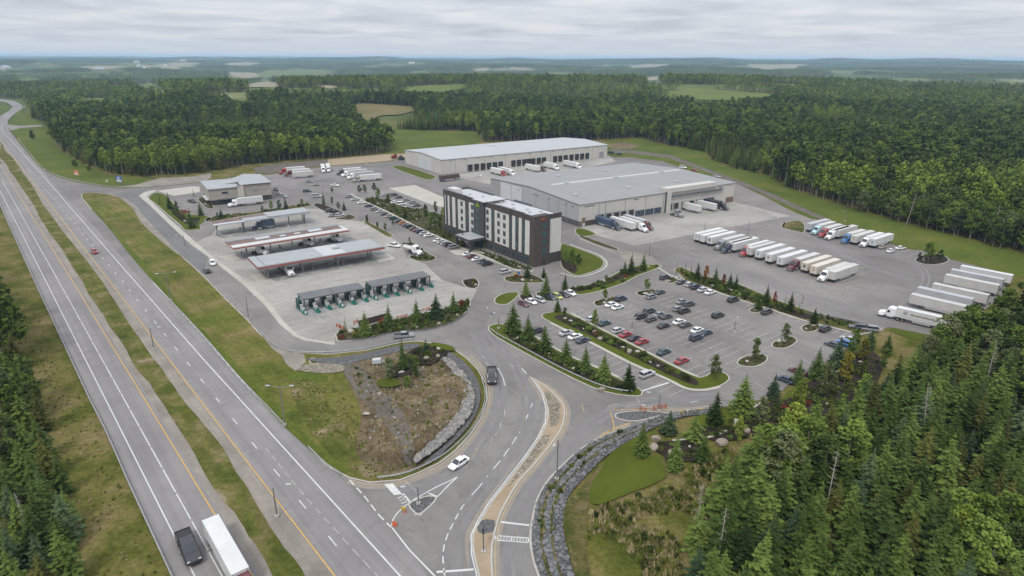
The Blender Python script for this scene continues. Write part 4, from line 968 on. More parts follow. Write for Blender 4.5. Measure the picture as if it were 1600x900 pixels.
def hotel():
    Nn = at(833, 417); ang = R(-52.9) + math.pi      # x runs from the near corner back along the long front
    t = empty('hotel', (Nn[0], Nn[1], 0.03), ang); tag(t, 'five storey hotel with white panels and dark window bays', 'hotel')
    L, D = 64.5, 13.6; HB = 17.6
    S = lambda px: wall_s(Nn, ang, 690 + px / 6.43, 0)
    # local frame: x away from the near corner, front face at y=0, body towards -y
    w = MB(); w.box(0, L, -D, 0, 0, HB, 'brick_dark')
    w.box(-.12, L + .12, -D - .12, .12, 0, 4.0, 'brick_dark')
    part_(w, 'wall', t)
    zof_ = [4.35 + 3.28 * k for k in range(4)]
    def sx(px): return sf(px)
    def sf(px, z=10.0):
        return wall_s(Nn, ang, 690 + px / 6.43, z)
    z0, z1 = 4.05, 17.5
    whites = [(38, 44), (67, 83), (111, 141), (168, 240), (278, 341), (447, 501), (536, 678), (712, 741), (777, 806), (840, 916)]
    pn = []
    for a, b in whites:
        x1, x0 = sf(a), sf(b); x0 = max(x0, .15); p = MB(); p.box(x0, x1, 0.0, .16, z0, z1, 'stucco_white')
        if b - a > 50:
            for k in range(1, 4): p.box(x0 + .05, x1 - .05, .16, .17, z0 + 3.28 * k - .03, z0 + 3.28 * k + .03, 'panel_seam')
        part_(p, 'white_panel', t)
    darks = [(45, 66), (85, 109), (143, 166), (243, 273), (503, 533), (681, 711), (743, 775), (807, 838)]
    for a, b in darks:
        x1, x0 = sf(a), sf(b); p = MB(); p.box(x0 + .02, x1 - .02, 0.0, .06, z0, z1, 'cladding_charcoal'); part_(p, 'bay_panel', t)
    def window(x0, x1, z, hh, y, m, face='y', frame='trim_dark'):
        f = MB(); g = MB()
        if face == 'y':
            f.box(x0, x1, y, y + .07, z, z + hh, frame); g.box(x0 + .1, x1 - .1, y + .071, y + .09, z + .1, z + hh - .1, m)
        else:
            f.box(y - .07, y, x0, x1, z, z + hh, frame); g.box(y - .09, y - .071, x0 + .1, x1 - .1, z + .1, z + hh - .1, m)
        o = part_(f, 'window', t); g.build('pane', parent=o)
    for a, b in darks:
        x1, x0 = sf(a), sf(b); c, hw = (x0 + x1) / 2, max(.45, min(.85, (x1 - x0) * .32))
        for k, z in enumerate(zof_): window(c - hw, c + hw, z + .5, 2.1, .07, 'window_teal' if (k + a) % 3 else 'window_blue')
    for a in (207, 312, 465, 576, 634):
        c = sf(a)
        for z in zof_: window(c - .85, c + .85, z + .5, 2.0, .165, 'window_blue')
    # tower over the entrance
    tx1, tx0 = sf(340), sf(441); tw = MB(); tw.box(tx0, tx1, -2.0, .9, 0, 19.4, 'cladding_charcoal'); tw.box(tx0 - 1.0, tx0, -1.5, .1, 0, 18.3, 'brick_dark'); part_(tw, 'tower', t)
    for z in zof_: window((tx0 + tx1) / 2 - .2, (tx0 + tx1) / 2 + 1.9, z + .4, 2.0, .91, 'window_teal')
    sg = MB(); c = (tx0 + tx1) / 2 + .6
    sg.add([(c - .5, .95, 18.2), (c + .5, .95, 18.2), (c, .95, 18.9)], [(0, 1, 2)], 'sign_green')
    for i in range(3): x = c + 1.2 - i * 1.0; sg.box(x - .35, x - .12, .92, .99, 16.9, 18.0, 'sign_green'); sg.box(x - .35, x + .35, .92, .99, 16.9, 17.15, 'sign_green'); sg.box(x + .15, x + .35, .92, .99, 16.9, 17.7, 'sign_green')
    part_(sg, 'emblem', t)
    # end block tower at the near corner
    e = MB(); e.box(-.9, 2.0, -7.2, .35, 0, 19.6, 'brick_brown'); part_(e, 'corner_tower', t)
    ep = MB(); ep.box(-.14, 0, -D + .1, -7.25, 4.1, 17.5, 'stucco_white'); part_(ep, 'white_panel', t)
    for z in zof_: window(-5.4, -3.4, z + .4, 2.0, -.91, 'window_teal', 'x')
    dr = MB(); dr.box(-.98, -.91, -5.6, -3.6, 0, 2.7, 'door_dark'); part_(dr, 'door', t)
    em = MB()
    for i in range(3): y = -4.9 + i * .8; em.box(-.99, -.93, y, y + .25, 17.9, 18.7, 'sign_orange'); em.box(-.99, -.93, y, y + .6, 18.2, 18.4, 'sign_orange')
    part_(em, 'emblem', t)
    # brown parapet with steps
    pp = MB(); segs = [(0, 6, 2.0, .25), (6, 14, 2.2, .10), (14, 22.5, 2.3, .35), (22.5, tx0 - 1, 2.1, .15), (tx1, tx1 + 6.5, 2.0, .2), (tx1 + 6.5, tx1 + 15, 2.2, .35), (tx1 + 15, L, 2.1, .15)]
    for a, b, hh, y in segs: pp.box(a, b, -.4, y, 17.5, 17.5 + hh, 'brick_brown')
    for a, b, hh, y in segs: pp.box(a - .05, b + .05, -.5, y + .08, 17.5 + hh, 17.62 + hh, 'trim_dark')
    pp.box(-.15, .25, -D, -7.2, 17.5, 19.4, 'brick_brown'); pp.box(L - .3, L + .15, -D, 0, 17.5, 19.2, 'brick_brown')
    for a, b, hh in ((0, 18, 1.0), (18, 30, 1.7), (30, 44, 1.1), (44, L, 1.6)): pp.box(a, b, -D - .1, -D + .35, 17.5, 17.5 + hh, 'trim_dark')
    part_(pp, 'parapet', t)
    rf = MB(); rf.box(.26, L - .3, -D + .36, -.41, 17.5, 18.35, 'roof_membrane'); roof = part_(rf, 'roof', t)
    pb = MB(); pb.box(tx0 - .6, tx1 + .3, -D + 3.4, 1.1, 19.42, 19.7, 'roof_membrane'); pb.box(tx0 - .7, tx1 + .4, -D + 3.3, 1.2, 19.15, 19.41, 'cladding_charcoal'); pb.box(tx0 + .4, tx1 - .4, -D + 4.2, -2.1, 18.35, 19.14, 'stucco_white'); part_(pb, 'penthouse', t)
    un = MB(); un.box(L - 7.5, L - 1.2, -5.2, -1.6, 18.36, 20.4, 'fascia_white'); part_(un, 'rooftop_unit', t)
    for x, y in ((10, -6), (14, -8), (19, -5), (25, -9), (30, -7), (45, -8), (52, -6), (8, -10), (35, -10)):
        v = MB(); v.box(x - .5, x + .5, y - .4, y + .4, 18.36, 19.0, 'steel_pale'); part_(v, 'roof_vent', t)
    # ground floor windows
    for k in range(9):
        c = 3.5 + k * 2.95
        if c < tx0 - 2: window(c - .8, c + .8, .9, 2.1, .125, 'window_blue')
    for k in range(7): c = tx1 + 3 + k * 3.6; window(c - .7, c + .7, 1.0, 2.0, .125, 'window_blue')
    # porch
    pc = MB(); px0, px1 = tx0 - 1.6, tx1 + 2.2
    pc.box(px0, px1, 1.0, 9.2, 4.2, 5.2, 'cladding_charcoal'); part_(pc, 'porch_roof', t)
    p2 = MB(); p2.box(px0 + .3, px1 - .3, 1.3, 8.9, 5.21, 5.27, 'canopy_top'); part_(p2, 'porch_roof_sheet', t)
    for x in (px0 + .6, px1 - .6):
        c_ = MB(); c_.box(x - .45, x + .45, 7.9, 8.8, 0, 4.2, 'brick_dark'); part_(c_, 'column', t)
    en = MB(); en.box(tx0 + 1, tx1 - 1, .91, 1.4, 0, 3.2, 'window_blue'); part_(en, 'entrance', t)
hotel()

def store():
    A = at(329, 321.5); ang = two_((329, 321.5), (426, 311.5)); L = math.hypot(at(426, 311.5)[0] - A[0], at(426, 311.5)[1] - A[1]); D = 27.0; h = 9.4
    t = empty('store', (A[0], A[1], .03), ang); tag(t, 'beige block store with a pale metal roof by the access road', 'shop')
    w = MB(); w.box(0, L * .45, 0, D, 2.6, h - .9, 'beige_block'); w.box(L * .45, L * .55, -.5, D, 0, h + .1, 'beige_block_light'); w.box(L * .55, L, .2, D, 2.6, h + .2, 'beige_block')
    w.box(.3, L * .45, .4, D - .3, 0, 2.6, 'brick_dark'); w.box(L * .55, L - .3, .6, D - .3, 0, 2.6, 'brick_dark')
    w.box(L * .55, L - .2, .12, .2, 6.3, 6.45, 'panel_seam'); w.box(0, L * .45, -.06, 0, 5.2, 5.3, 'panel_seam')
    part_(w, 'wall', t)
    a = MB(); a.box(L * .12, L * .42, -1.6, 0, 2.7, 3.0, 'trim_dark'); part_(a, 'awning', t)
    g = MB(); g.box(L * .15, L * .40, .30, .38, .2, 2.5, 'window_blue'); part_(g, 'shop_front', t)
    g = MB(); g.box(L * .20, L * .30, -.07, 0, 5.6, 6.7, 'window_blue'); part_(g, 'window', t)
    e = MB(); e.box(L * .70, L * .80, .10, .2, 5.4, 5.6, 'panel_seam')
    for k in range(4): e.box(L * .70 + k * .9, L * .70 + k * .9 + .5, .10, .2, 5.8, 7.0 - .2 * (k % 2), 'panel_seam')
    part_(e, 'emblem', t)
    r = MB()
    r.add([(-.5, -.6, h - .9), (L * .5, -.6, h - .3), (L * .5, D * .45, h + .9), (-.5, D * .45, h + .3)], [(0, 1, 2, 3)], 'canopy_top')
    r.box(-.4, L * .5, -.6, D + .4, h - .88, h - .5, 'canopy_top')
    r.add([(L * .5, -.7, h + .25), (L + .5, -.5, h + .25), (L + .5, D + .5, h + .6), (L * .72, D + .5, h + 1.5), (L * .5, D * .5, h + 1.2)], [(0, 1, 2, 3, 4)], 'canopy_top')
    r.box(L * .46, L + .4, -.5, D + .4, h + .0, h + .24, 'trim_dark')
    r.add([(4, D * .3, h - .3), (L * .72, D + .4, h + 1.52), (L * .5, D * .2, h + .9)], [(0, 2, 1)], 'canopy_top')
    part_(r, 'roof', t)
    for x in (L * .42, L * .9): d = MB(); d.box(x - .6, x + .6, .30 if x < L / 2 else .5, .4 if x < L / 2 else .6, 0, 2.3, 'door_dark'); part_(d, 'door', t)
    l = MB(); l.box(-.1, 0, 3, 9, 0, 2.4, 'window_blue'); l.box(-1.6, 0, 2, D * .6, 2.6, 2.9, 'fascia_white'); part_(l, 'side_porch', t)
def two_(a, b): A_, B_ = at(*a), at(*b); return math.atan2(B_[1] - A_[1], B_[0] - A_[0])
store()

# ------------------------------------------------------------------ fuel canopies
def canopy(label, fl, frt, L, D, zt, thick, roof_segs, fascia, cols, colm, unit, name='fuel_canopy', sink=None):
    """fl: front-left roof corner, frt: front-right roof corner (photo points at roof height)"""
    A = at(*fl, zt); B = at(*frt, zt); ang = math.atan2(B[1] - A[1], B[0] - A[0]); L = math.hypot(B[0] - A[0], B[1] - A[1])
    t = empty(name, (A[0], A[1], .04), ang); tag(t, label, 'canopy')
    f = MB(); f.box(0, L, 0, D, zt - thick, zt - .05, fascia[0])
    for (x0, x1, y0, y1) in ((-.06, L + .06, -.06, 0), (-.06, L + .06, D, D + .06), (-.06, 0, 0, D), (L, L + .06, 0, D)):
        f.box(x0, x1, y0, y1, zt - thick * .75, zt - thick * .25, fascia[1])
    part_(f, 'fascia', t)
    r = MB()
    for (a, b, y0, y1, dz, m) in roof_segs: r.box(L * a, L * b, D * y0, D * y1, zt - .04, zt + dz, m)
    part_(r, 'roof', t)
    for x, y in cols:
        c = MB(); c.box(L * x - .2, L * x + .2, D * y - .2, D * y + .2, 0, zt - thick, colm); part_(c, 'column', t)
    return t, A, ang, L
def dispenser(xy, ang, label, m='charger_green', yellow=False, z=.04):
    t = empty('fuel_pump', (xy[0], xy[1], z), ang); tag(t, label, 'fuel pump', 'fuel pumps')
    k = MB(); k.box(-1.6, 1.6, -.45, .45, 0, .16, 'fascia_white' if not yellow else 'kerb_concrete'); part_(k, 'plinth', t)
    b = MB(); b.box(-.5, .5, -.28, .28, .16, 1.95, 'steel_grey'); b.box(-.42, .42, -.30, -.28, 1.1, 1.7, 'fascia_white'); part_(b, 'cabinet', t)
    for s in (-1, 1):
        g = MB(); g.tube((s * 1.3, 0, .16), (s * 1.3, 0, 1.1), .13, .13, 8, 'pump_yellow' if yellow else 'fascia_white'); part_(g, 'bollard', t)
t1 = canopy('pale three part canopy nearest the store', (335, 352.5), (485, 332.5), 42, 9.5, 5.3, .35, [(0, .3, 0, 1, .05, 'canopy_top_brown'), (0, .33, 0, .28, .08, 'steel_pale'), (.3, .57, 0, .62, .25, 'canopy_top'), (.3, .57, .62, 1, .2, 'canopy_top_brown'), (.55, 1, 0, 1.05, .75, 'canopy_top')], ('steel_pale', 'steel_pale'), [(.03, .3), (.28, .2), (.31, .5), (.57, .3), (.78, .4), (.95, .3), (.96, .7)], 'steel_blue', None)
t2 = canopy('red edged canopy with a worn brown and white roof', (364, 387.5), (546, 359), 47, 12, 5.6, .9, [(0, 1, 0, .32, .06, 'fascia_white'), (0, .97, .32, .8, .03, 'canopy_top_brown'), (0, 1, .8, 1, .15, 'steel_grey'), (.22, .34, .5, .72, .35, 'roof_membrane'), (.42, .47, .45, .6, .25, 'steel_pale'), (.55, .6, .5, .62, .2, 'fascia_white'), (.68, .8, .5, .75, .2, 'steel_pale')], ('fascia_white', 'red_fascia'), [(.12, .3), (.14, .7), (.32, .35), (.5, .3), (.68, .6), (.7, .3), (.92, .3), (.93, .7)], 'steel_grey', None)
t3 = canopy('red edged canopy with a smooth blue grey roof', (402.5, 418), (601, 385.5), 47.7, 14.5, 5.5, 1.0, [(0, .05, 0, 1, .03, 'canopy_top'), (.06, .5, .03, .97, .05, 'canopy_top'), (.5, .68, .03, .97, .08, 'roof_membrane'), (.68, .99, .03, .97, .05, 'canopy_top'), (.62, .68, .45, .62, .3, 'steel_grey')], ('steel_grey', 'red_fascia'), [(.08, .2), (.10, .5), (.34, .2), (.35, .5), (.62, .2), (.63, .5), (.9, .2), (.91, .5)], 'steel_grey', None)
PUMPS = [((339, 370), 'pump under the left end of the pale canopy'), ((376, 361.5), 'pump by the dark blue lorry under the pale canopy'), ((421, 356), 'pump under the middle of the pale canopy'), ((450, 353.5), 'pump right of the middle of the pale canopy'), ((481, 350), 'pump with a green cabinet at the right end of the pale canopy'),
         ((378, 400.5), 'pump under the left end of the worn canopy'), ((404, 396), 'pump beside the left white cab under the worn canopy'), ((438, 390), 'pump in the middle of the worn canopy'), ((475, 384), 'pump beside the middle white cab under the worn canopy'), ((501, 380), 'pump under the right half of the worn canopy'), ((525, 375), 'pump at the right end of the worn canopy')]
for xy, lab in PUMPS: dispenser(at(*xy), R(-55), lab)
PUMP3 = [((416, 431.5), 'pump left of the white lorry under the smooth canopy'), ((487, 419), 'pump with a yellow guard right of the white lorry'), ((535, 411.5), 'pump with a yellow guard under the right half of the smooth canopy'), ((580, 402.5), 'pump with a yellow guard at the right end of the smooth canopy')]
for xy, lab in PUMP3: dispenser(at(*xy), R(-55), lab, yellow=True)
# charger canopies
for lab, a, b in (('dark flat charger canopy, left one of two', (473, 468.5), (570, 450.6)), ('dark flat charger canopy, right one of two', (582, 448.7), (673, 431.5))):
    t, A_, g_, L_ = canopy(lab, a, b, 20, 6.7, 3.9, .3, [(.01, .49, .03, .97, .04, 'solar_dark'), (.51, .99, .03, .97, .04, 'solar_dark')], ('trim_dark', 'trim_dark'), [(.02, .03), (.27, .03), (.52, .03), (.76, .03), (.98, .03), (.02, .97), (.98, .97)], 'trim_dark', None, 'charger_canopy')
for i, (x, y) in enumerate(((472.5, 484), (492.5, 481), (510.5, 476.5), (529.5, 473), (548.5, 468.5), (567.5, 464.5), (581.5, 461.5), (598.5, 458), (615.5, 455), (634, 451.5), (653, 447.5), (668, 442.5))):
    X, Y = at(x, y + 2); t = empty('charging_island', (X, Y, .04), R(-55)); tag(t, 'green charging island, %s from the left' % ORD[i] if i else 'green charging island at the left end of the row', 'charger', 'green charging islands'); t.scale = (1.25, 1.35, 1.3)
    p = MB(); p.prism([(-3.6, -.5), (2.9, -.5), (3.5, 0), (2.9, .5), (-3.6, .5)], 0, .22, 'charger_green'); part_(p, 'plinth', t)
    c = MB(); c.box(-3.5, -1.0, -.42, .42, .22, 2.4, 'charger_dark', 0, .05); c.box(-2.9, -1.8, -.36, .36, 1.2, 1.9, 'charger_green'); part_(c, 'cabinet', t)
    d = MB(); d.box(-.5, -.15, -.3, .3, .22, 1.6, 'fascia_white'); d.box(.8, 1.2, -.3, .3, .22, 1.2, 'fascia_white'); d.box(1.7, 2.1, -.22, .22, .22, .8, 'charger_green'); part_(d, 'dispenser', t)
    n = MB(); n.tube((2.7, 0, .2), (2.7, 0, .75), .28, .22, 8, 'charger_green' if i % 3 else 'fascia_white'); part_(n, 'bollard', t)

# ================================================================== VEHICLES
def ring8(x, w, z0, z1, b=0.12):
    return [(x, -w + b, z0), (x, w - b, z0), (x, w, z0 + b), (x, w, z1 - b * 1.2), (x, w - b * 1.3, z1), (x, -w + b * 1.3, z1), (x, -w, z1 - b * 1.2), (x, -w, z0 + b)]
def wheel_mb(r=.33, w=.22):
    mb = MB(); mb.tube((0, -w / 2, 0), (0, w / 2, 0), r, r, 14, 'tyre'); mb.tube((0, -w / 2 - .012, 0), (0, w / 2 + .012, 0), r * .6, r * .6, 10, 'rim'); return mb
WHEEL = wheel_mb(); ME = {}
def shared(key, fn):
    if key not in ME: ME[key] = fn()
    return ME[key]
def part(name, me, parent, loc=(0, 0, 0), rz=0):
    o = bpy.data.objects.new(name, me); C.objects.link(o); o.parent = parent; o.location = loc; o.rotation_euler.z = rz; return o
CARDIM = {'sedan': (4.75, .92, 1.45), 'hatch': (4.3, .90, 1.5), 'suv': (4.8, .96, 1.74), 'pickup': (5.8, 1.0, 1.9), 'van': (5.4, 1.0, 2.1)}
def car_body(kind, col):
    L, w, h = CARDIM[kind]; m = 'car_' + col; mb = MB(); hl = L / 2
    if kind in ('sedan', 'hatch'):
        st = [(-hl, .80, .35, .72), (-hl + .18, .96, .28, .90), (-hl + .9, 1, .24, .96), (0, 1, .24, .93), (hl - 1.25, 1, .24, .88), (hl - .35, .95, .27, .72), (hl, .78, .34, .58)]
        if kind == 'hatch': st[0] = (-hl, .85, .35, .9); st[1] = (-hl + .15, .97, .28, .98)
        roof = (-1.05 if kind == 'sedan' else -1.65, .35); belt = (-1.75 if kind == 'sedan' else -2.02, 1.18); zb = .90
    elif kind == 'suv':
        st = [(-hl, .88, .42, .98), (-hl + .12, .98, .34, 1.05), (-hl + .9, 1, .3, 1.08), (0, 1, .3, 1.06), (hl - 1.15, 1, .3, 1.04), (hl - .3, .96, .34, .94), (hl, .84, .4, .78)]
        roof = (-2.0, .45); belt = (-2.28, 1.15); zb = 1.02
    elif kind == 'pickup':
        st = [(-hl, .96, .5, 1.12), (-hl + .1, 1, .45, 1.16), (-.6, 1, .42, 1.16), (0, 1, .42, 1.16), (hl - 1.25, 1, .42, 1.14), (hl - .25, .97, .45, 1.05), (hl, .88, .5, .9)]
        roof = (-.75, .85); belt = (-.95, 1.5); zb = 1.12
    else:
        st = [(-hl, .95, .45, 1.15), (-hl + .1, 1, .4, 1.2), (-.6, 1, .4, 1.2), (0, 1, .4, 1.2), (hl - 1.1, 1, .4, 1.18), (hl - .25, .97, .42, 1.0), (hl, .88, .5, .85)]
        roof = (-2.5, .95); belt = (-2.66, 1.6); zb = 1.15
    mb.loft([ring8(x, w * k, a, b) for x, k, a, b in st], m)
    # roof panel
    rw = w * .74
    mb.add([(roof[0], -rw, h - .03), (roof[1], -rw, h - .03), (roof[1], rw, h - .03), (roof[0], rw, h - .03), (roof[0] + .08, -rw + .1, h), (roof[1] - .1, -rw + .1, h), (roof[1] - .1, rw - .1, h), (roof[0] + .08, rw - .1, h)],
           [(4, 5, 6, 7), (0, 1, 5, 4), (1, 2, 6, 5), (2, 3, 7, 6), (3, 0, 4, 7)], m)
    # pillars
    for sx, bx in ((roof[0], belt[0]), (roof[1], belt[1]), ((roof[0] + roof[1]) / 2, (roof[0] + roof[1]) / 2)):
        for s in (-1, 1): mb.tube((bx, s * w * .88, zb - .03), (sx, s * (rw + .005), h - .02), .045, .04, 4, m, False)
    if kind == 'pickup':   # open bed
        mb.box(-hl + .12, -.98, -w + .14, w - .14, 1.162, 1.172, 'chassis')
        for s in (-1, 1): mb.box(-hl + .05, -.95, s * (w - .07) - .06, s * (w - .07) + .06, 1.14, 1.30, m)
        mb.box(-hl + .02, -hl + .12, -w + .08, w - .08, 1.1, 1.29, m)
    # mirrors
    for s in (-1, 1): mb.box(belt[1] - .35, belt[1] - .2, s * w - .02 + (0 if s < 0 else 0) - (.14 if s < 0 else -.02), s * w + (.14 if s > 0 else -.02) + (.0), zb + .02, zb + .14, m)
    return mb.mesh('body'), (roof, belt, zb, rw, w, h)
def car_glass(info):
    roof, belt, zb, rw, w, h = info; mb = MB()
    a = w * .88; r = rw - .01
    vs = [(belt[0], -a, zb), (belt[1], -a, zb), (belt[1], a, zb), (belt[0], a, zb), (roof[0], -r, h - .035), (roof[1], -r, h - .035), (roof[1], r, h - .035), (roof[0], r, h - .035)]
    mb.add(vs, [(0, 1, 5, 4), (1, 2, 6, 5), (2, 3, 7, 6), (3, 0, 4, 7), (4, 5, 6, 7)], 'glass_dark')
    return mb.mesh('windows')
def lamp_mesh(m, w=.34):
    mb = MB(); mb.box(-.06, .04, -w / 2, w / 2, -.06, .07, m, .02, .03); return mb.mesh('lamp')
def make_car(kind, col):
    L, w, h = CARDIM[kind]; hl = L / 2
    t = empty('parked_car')
    me, info = shared(('b', kind, col), lambda: car_body(kind, col))
    part('body', me, t); part('windows', shared(('g', kind), lambda: car_glass(info)), t)
    wm = shared('w', lambda: WHEEL.mesh('wheel')); r = .33
    for x in (-hl * .58, hl * .62):
        for s in (-1, 1): part('wheel', wm, t, (x, s * (w - .1), r))
    zl = {'sedan': .62, 'hatch': .66, 'suv': .82, 'pickup': .92, 'van': .85}[kind]
    for s in (-1, 1):
        part('headlight', shared('hl', lambda: lamp_mesh('lamp_glass')), t, (hl - .10, s * w * .66, zl + .05))
        part('taillight', shared('tl', lambda: lamp_mesh('lamp_red', .28)), t, (-hl + .03, s * w * .72, zl + .16))
    kids(t); return t
CARS = {}
WORD = {'grey': 'grey', 'yellow_green': 'yellow green', 'pale_blue': 'pale blue', 'bus_black': 'black'}
KW = {'sedan': 'sedan', 'hatch': 'hatchback', 'suv': 'suv', 'pickup': 'pickup truck', 'van': 'van'}
USED = set()
def uniq(lab):
    if lab in USED: print('DUP', lab)
    USED.add(lab); return lab
def put_car(kind, col, xy, ang, label, group=None, name=None, dz=0.036):
    if (kind, col) not in CARS:
        CARS[(kind, col)] = make_car(kind, col); o = CARS[(kind, col)]; first = True
    x, y = at(*xy) if not isinstance(xy, Vector) else (xy.x, xy.y)
    o = inst(CARS[(kind, col)], (x, y, dz), ang, None, uniq(label), group, KW[kind] if kind in ('pickup', 'van') else 'car')
    if name: o.name = name
    elif kind == 'pickup': o.name = 'pickup_truck'
    elif kind == 'van': o.name = 'van'
    return o
EU = R(-53)
def car_row(lst, ang, phrase, group):
    for i, it in enumerate(lst):
        x, y, k, c = it[:4]; a = ang + (R(180) if len(it) > 4 and it[4] else 0) + R(random.uniform(-1.5, 1.5))
        put_car(k, c, (x, y), a, '%s %s, %s %s' % (WORD.get(c, c), KW[k], ORD[i], phrase), group)
# rows of the big car park
car_row([(1039, 436, 'suv', 'charcoal'), (1065, 443, 'sedan', 'charcoal'), (1077, 447, 'hatch', 'silver'), (1087, 451, 'suv', 'navy'), (1098, 455, 'sedan', 'silver'), (1109.5, 459, 'sedan', 'white'), (1145.5, 471, 'suv', 'black'), (1198, 490, 'suv', 'charcoal'), (1289, 517, 'suv', 'black')],
        EV, 'from the hotel end along the kerb below the truck lot', 'cars in the big car park')
car_row([(1031, 459, 'sedan', 'charcoal'), (1017, 466, 'hatch', 'grey'), (1065.5, 473.5, 'sedan', 'grey'), (1076, 478, 'suv', 'charcoal'), (1059, 485, 'hatch', 'grey'), (1069, 488.5, 'suv', 'black'), (1121.5, 495.5, 'suv', 'black')],
        EV, 'car of the upper double row in the big car park', 'cars in the big car park')
car_row([(970, 469.5, 'suv', 'navy'), (955, 478.5, 'sedan', 'white'), (965, 482.5, 'sedan', 'white'), (1015, 489, 'suv', 'charcoal'), (1002, 497, 'suv', 'black'), (1030, 494, 'sedan', 'grey'), (1017, 501.5, 'hatch', 'charcoal'), (1041, 497, 'sedan', 'charcoal'), (1061, 505.5, 'sedan', 'white'), (1037, 511.5, 'sedan', 'black'), (1071, 510, 'sedan', 'charcoal'), (1089, 518.5, 'sedan', 'white'), (1103, 522.5, 'sedan', 'navy'), (1087.5, 530.5, 'suv', 'navy')],
        EV, 'car of the middle double row in the big car park', 'cars in the big car park')
car_row([(925, 501, 'hatch', 'silver'), (944.5, 507.5, 'sedan', 'teal'), (965, 519, 'hatch', 'silver'), (978, 525.5, 'sedan', 'red'), (992, 531, 'sedan', 'black'), (1003.5, 536.5, 'sedan', 'red'), (1037, 552.5, 'sedan', 'teal'), (1065.5, 566.5, 'sedan', 'red')],
        EV, 'from the hotel along the lower kerb of the big car park', 'cars in the big car park')
car_row([(840.5, 519.5, 'suv', 'black'), (884.5, 522.5, 'sedan', 'silver'), (898.5, 528.5, 'sedan', 'white'), (911, 534.5, 'sedan', 'navy'), (1010.5, 588, 'suv', 'silver')],
        EV, 'from the road in the narrow car strip behind the spruces', 'cars in the narrow car strip')
for (x, y, k, c, a, lab) in ((818, 477, 'sedan', 'maroon', -53, 'dark red sedan beside the round mulch bed'), (830, 473.5, 'sedan', 'white', -53, 'white sedan beside the dark red one by the round bed'), (844, 471, 'hatch', 'silver', -53, 'silver hatchback at the foot of the light kerb near the round bed'),
                             (861, 467, 'sedan', 'navy', -53, 'navy sedan under the conifer east of the round bed'), (871, 465.5, 'hatch', 'yellow_green', -53, 'yellow green hatchback beside the navy sedan'), (881, 462.5, 'sedan', 'black', -53, 'black sedan by the hedge north of the car park'), (891, 460, 'sedan', 'white', -53, 'white sedan at the end of the hedge north of the car park')):
    put_car(k, c, (x, y), R(a), lab, 'cars beside the junction beds')
car_row([(685, 377.5, 'sedan', 'white'), (690.5, 380, 'sedan', 'silver'), (696, 382.5, 'hatch', 'silver'), (702, 385, 'suv', 'black'), (708.5, 388, 'suv', 'grey')], EV, 'in the short row left of the hotel porch', 'cars in front of the hotel')
car_row([(731, 399, 'sedan', 'white'), (738, 403, 'sedan', 'maroon'), (745.5, 407, 'sedan', 'white'), (754.5, 411, 'suv', 'grey'), (761.5, 414.5, 'suv', 'black')], EV, 'in the short row right of the hotel porch', 'cars in front of the hotel')
put_car('suv', 'silver', (789.5, 427), EV, 'silver suv parked alone at the hotel corner', 'cars in front of the hotel')
car_row([(545.5, 308.5, 'sedan', 'grey'), (555, 313, 'sedan', 'silver'), (565, 318, 'sedan', 'white'), (576.5, 323, 'sedan', 'navy'), (586, 328.5, 'suv', 'grey'), (594, 332, 'sedan', 'silver'), (601.5, 336, 'sedan', 'charcoal'), (608.5, 339.5, 'sedan', 'tan'), (615, 343, 'suv', 'teal'), (624, 347.5, 'sedan', 'black'), (630, 350.5, 'hatch', 'orange'), (635.5, 353.5, 'sedan', 'charcoal'), (641, 356, 'suv', 'black'), (647, 359, 'sedan', 'brown'), (652.5, 361.5, 'sedan', 'maroon'), (657.5, 364, 'suv', 'navy'), (663, 366.5, 'sedan', 'silver'), (670, 369.5, 'sedan', 'white')],
        EV, 'from the far end of the long row by the hotel garden', 'cars in the long row by the hotel garden')
car_row([(600, 306.5, 'sedan', 'silver'), (607, 307.5, 'hatch', 'grey'), (616, 306, 'suv', 'charcoal'), (624, 309.5, 'sedan', 'charcoal'), (617, 317.5, 'sedan', 'white'), (628, 320.5, 'van', 'white'), (634, 314, 'sedan', 'grey'), (638, 324, 'sedan', 'silver'), (646, 318, 'hatch', 'grey'), (652, 322.5, 'sedan', 'charcoal')],
        EV, 'car behind the garden trees beside the pale concrete yard', 'cars beside the pale concrete yard')
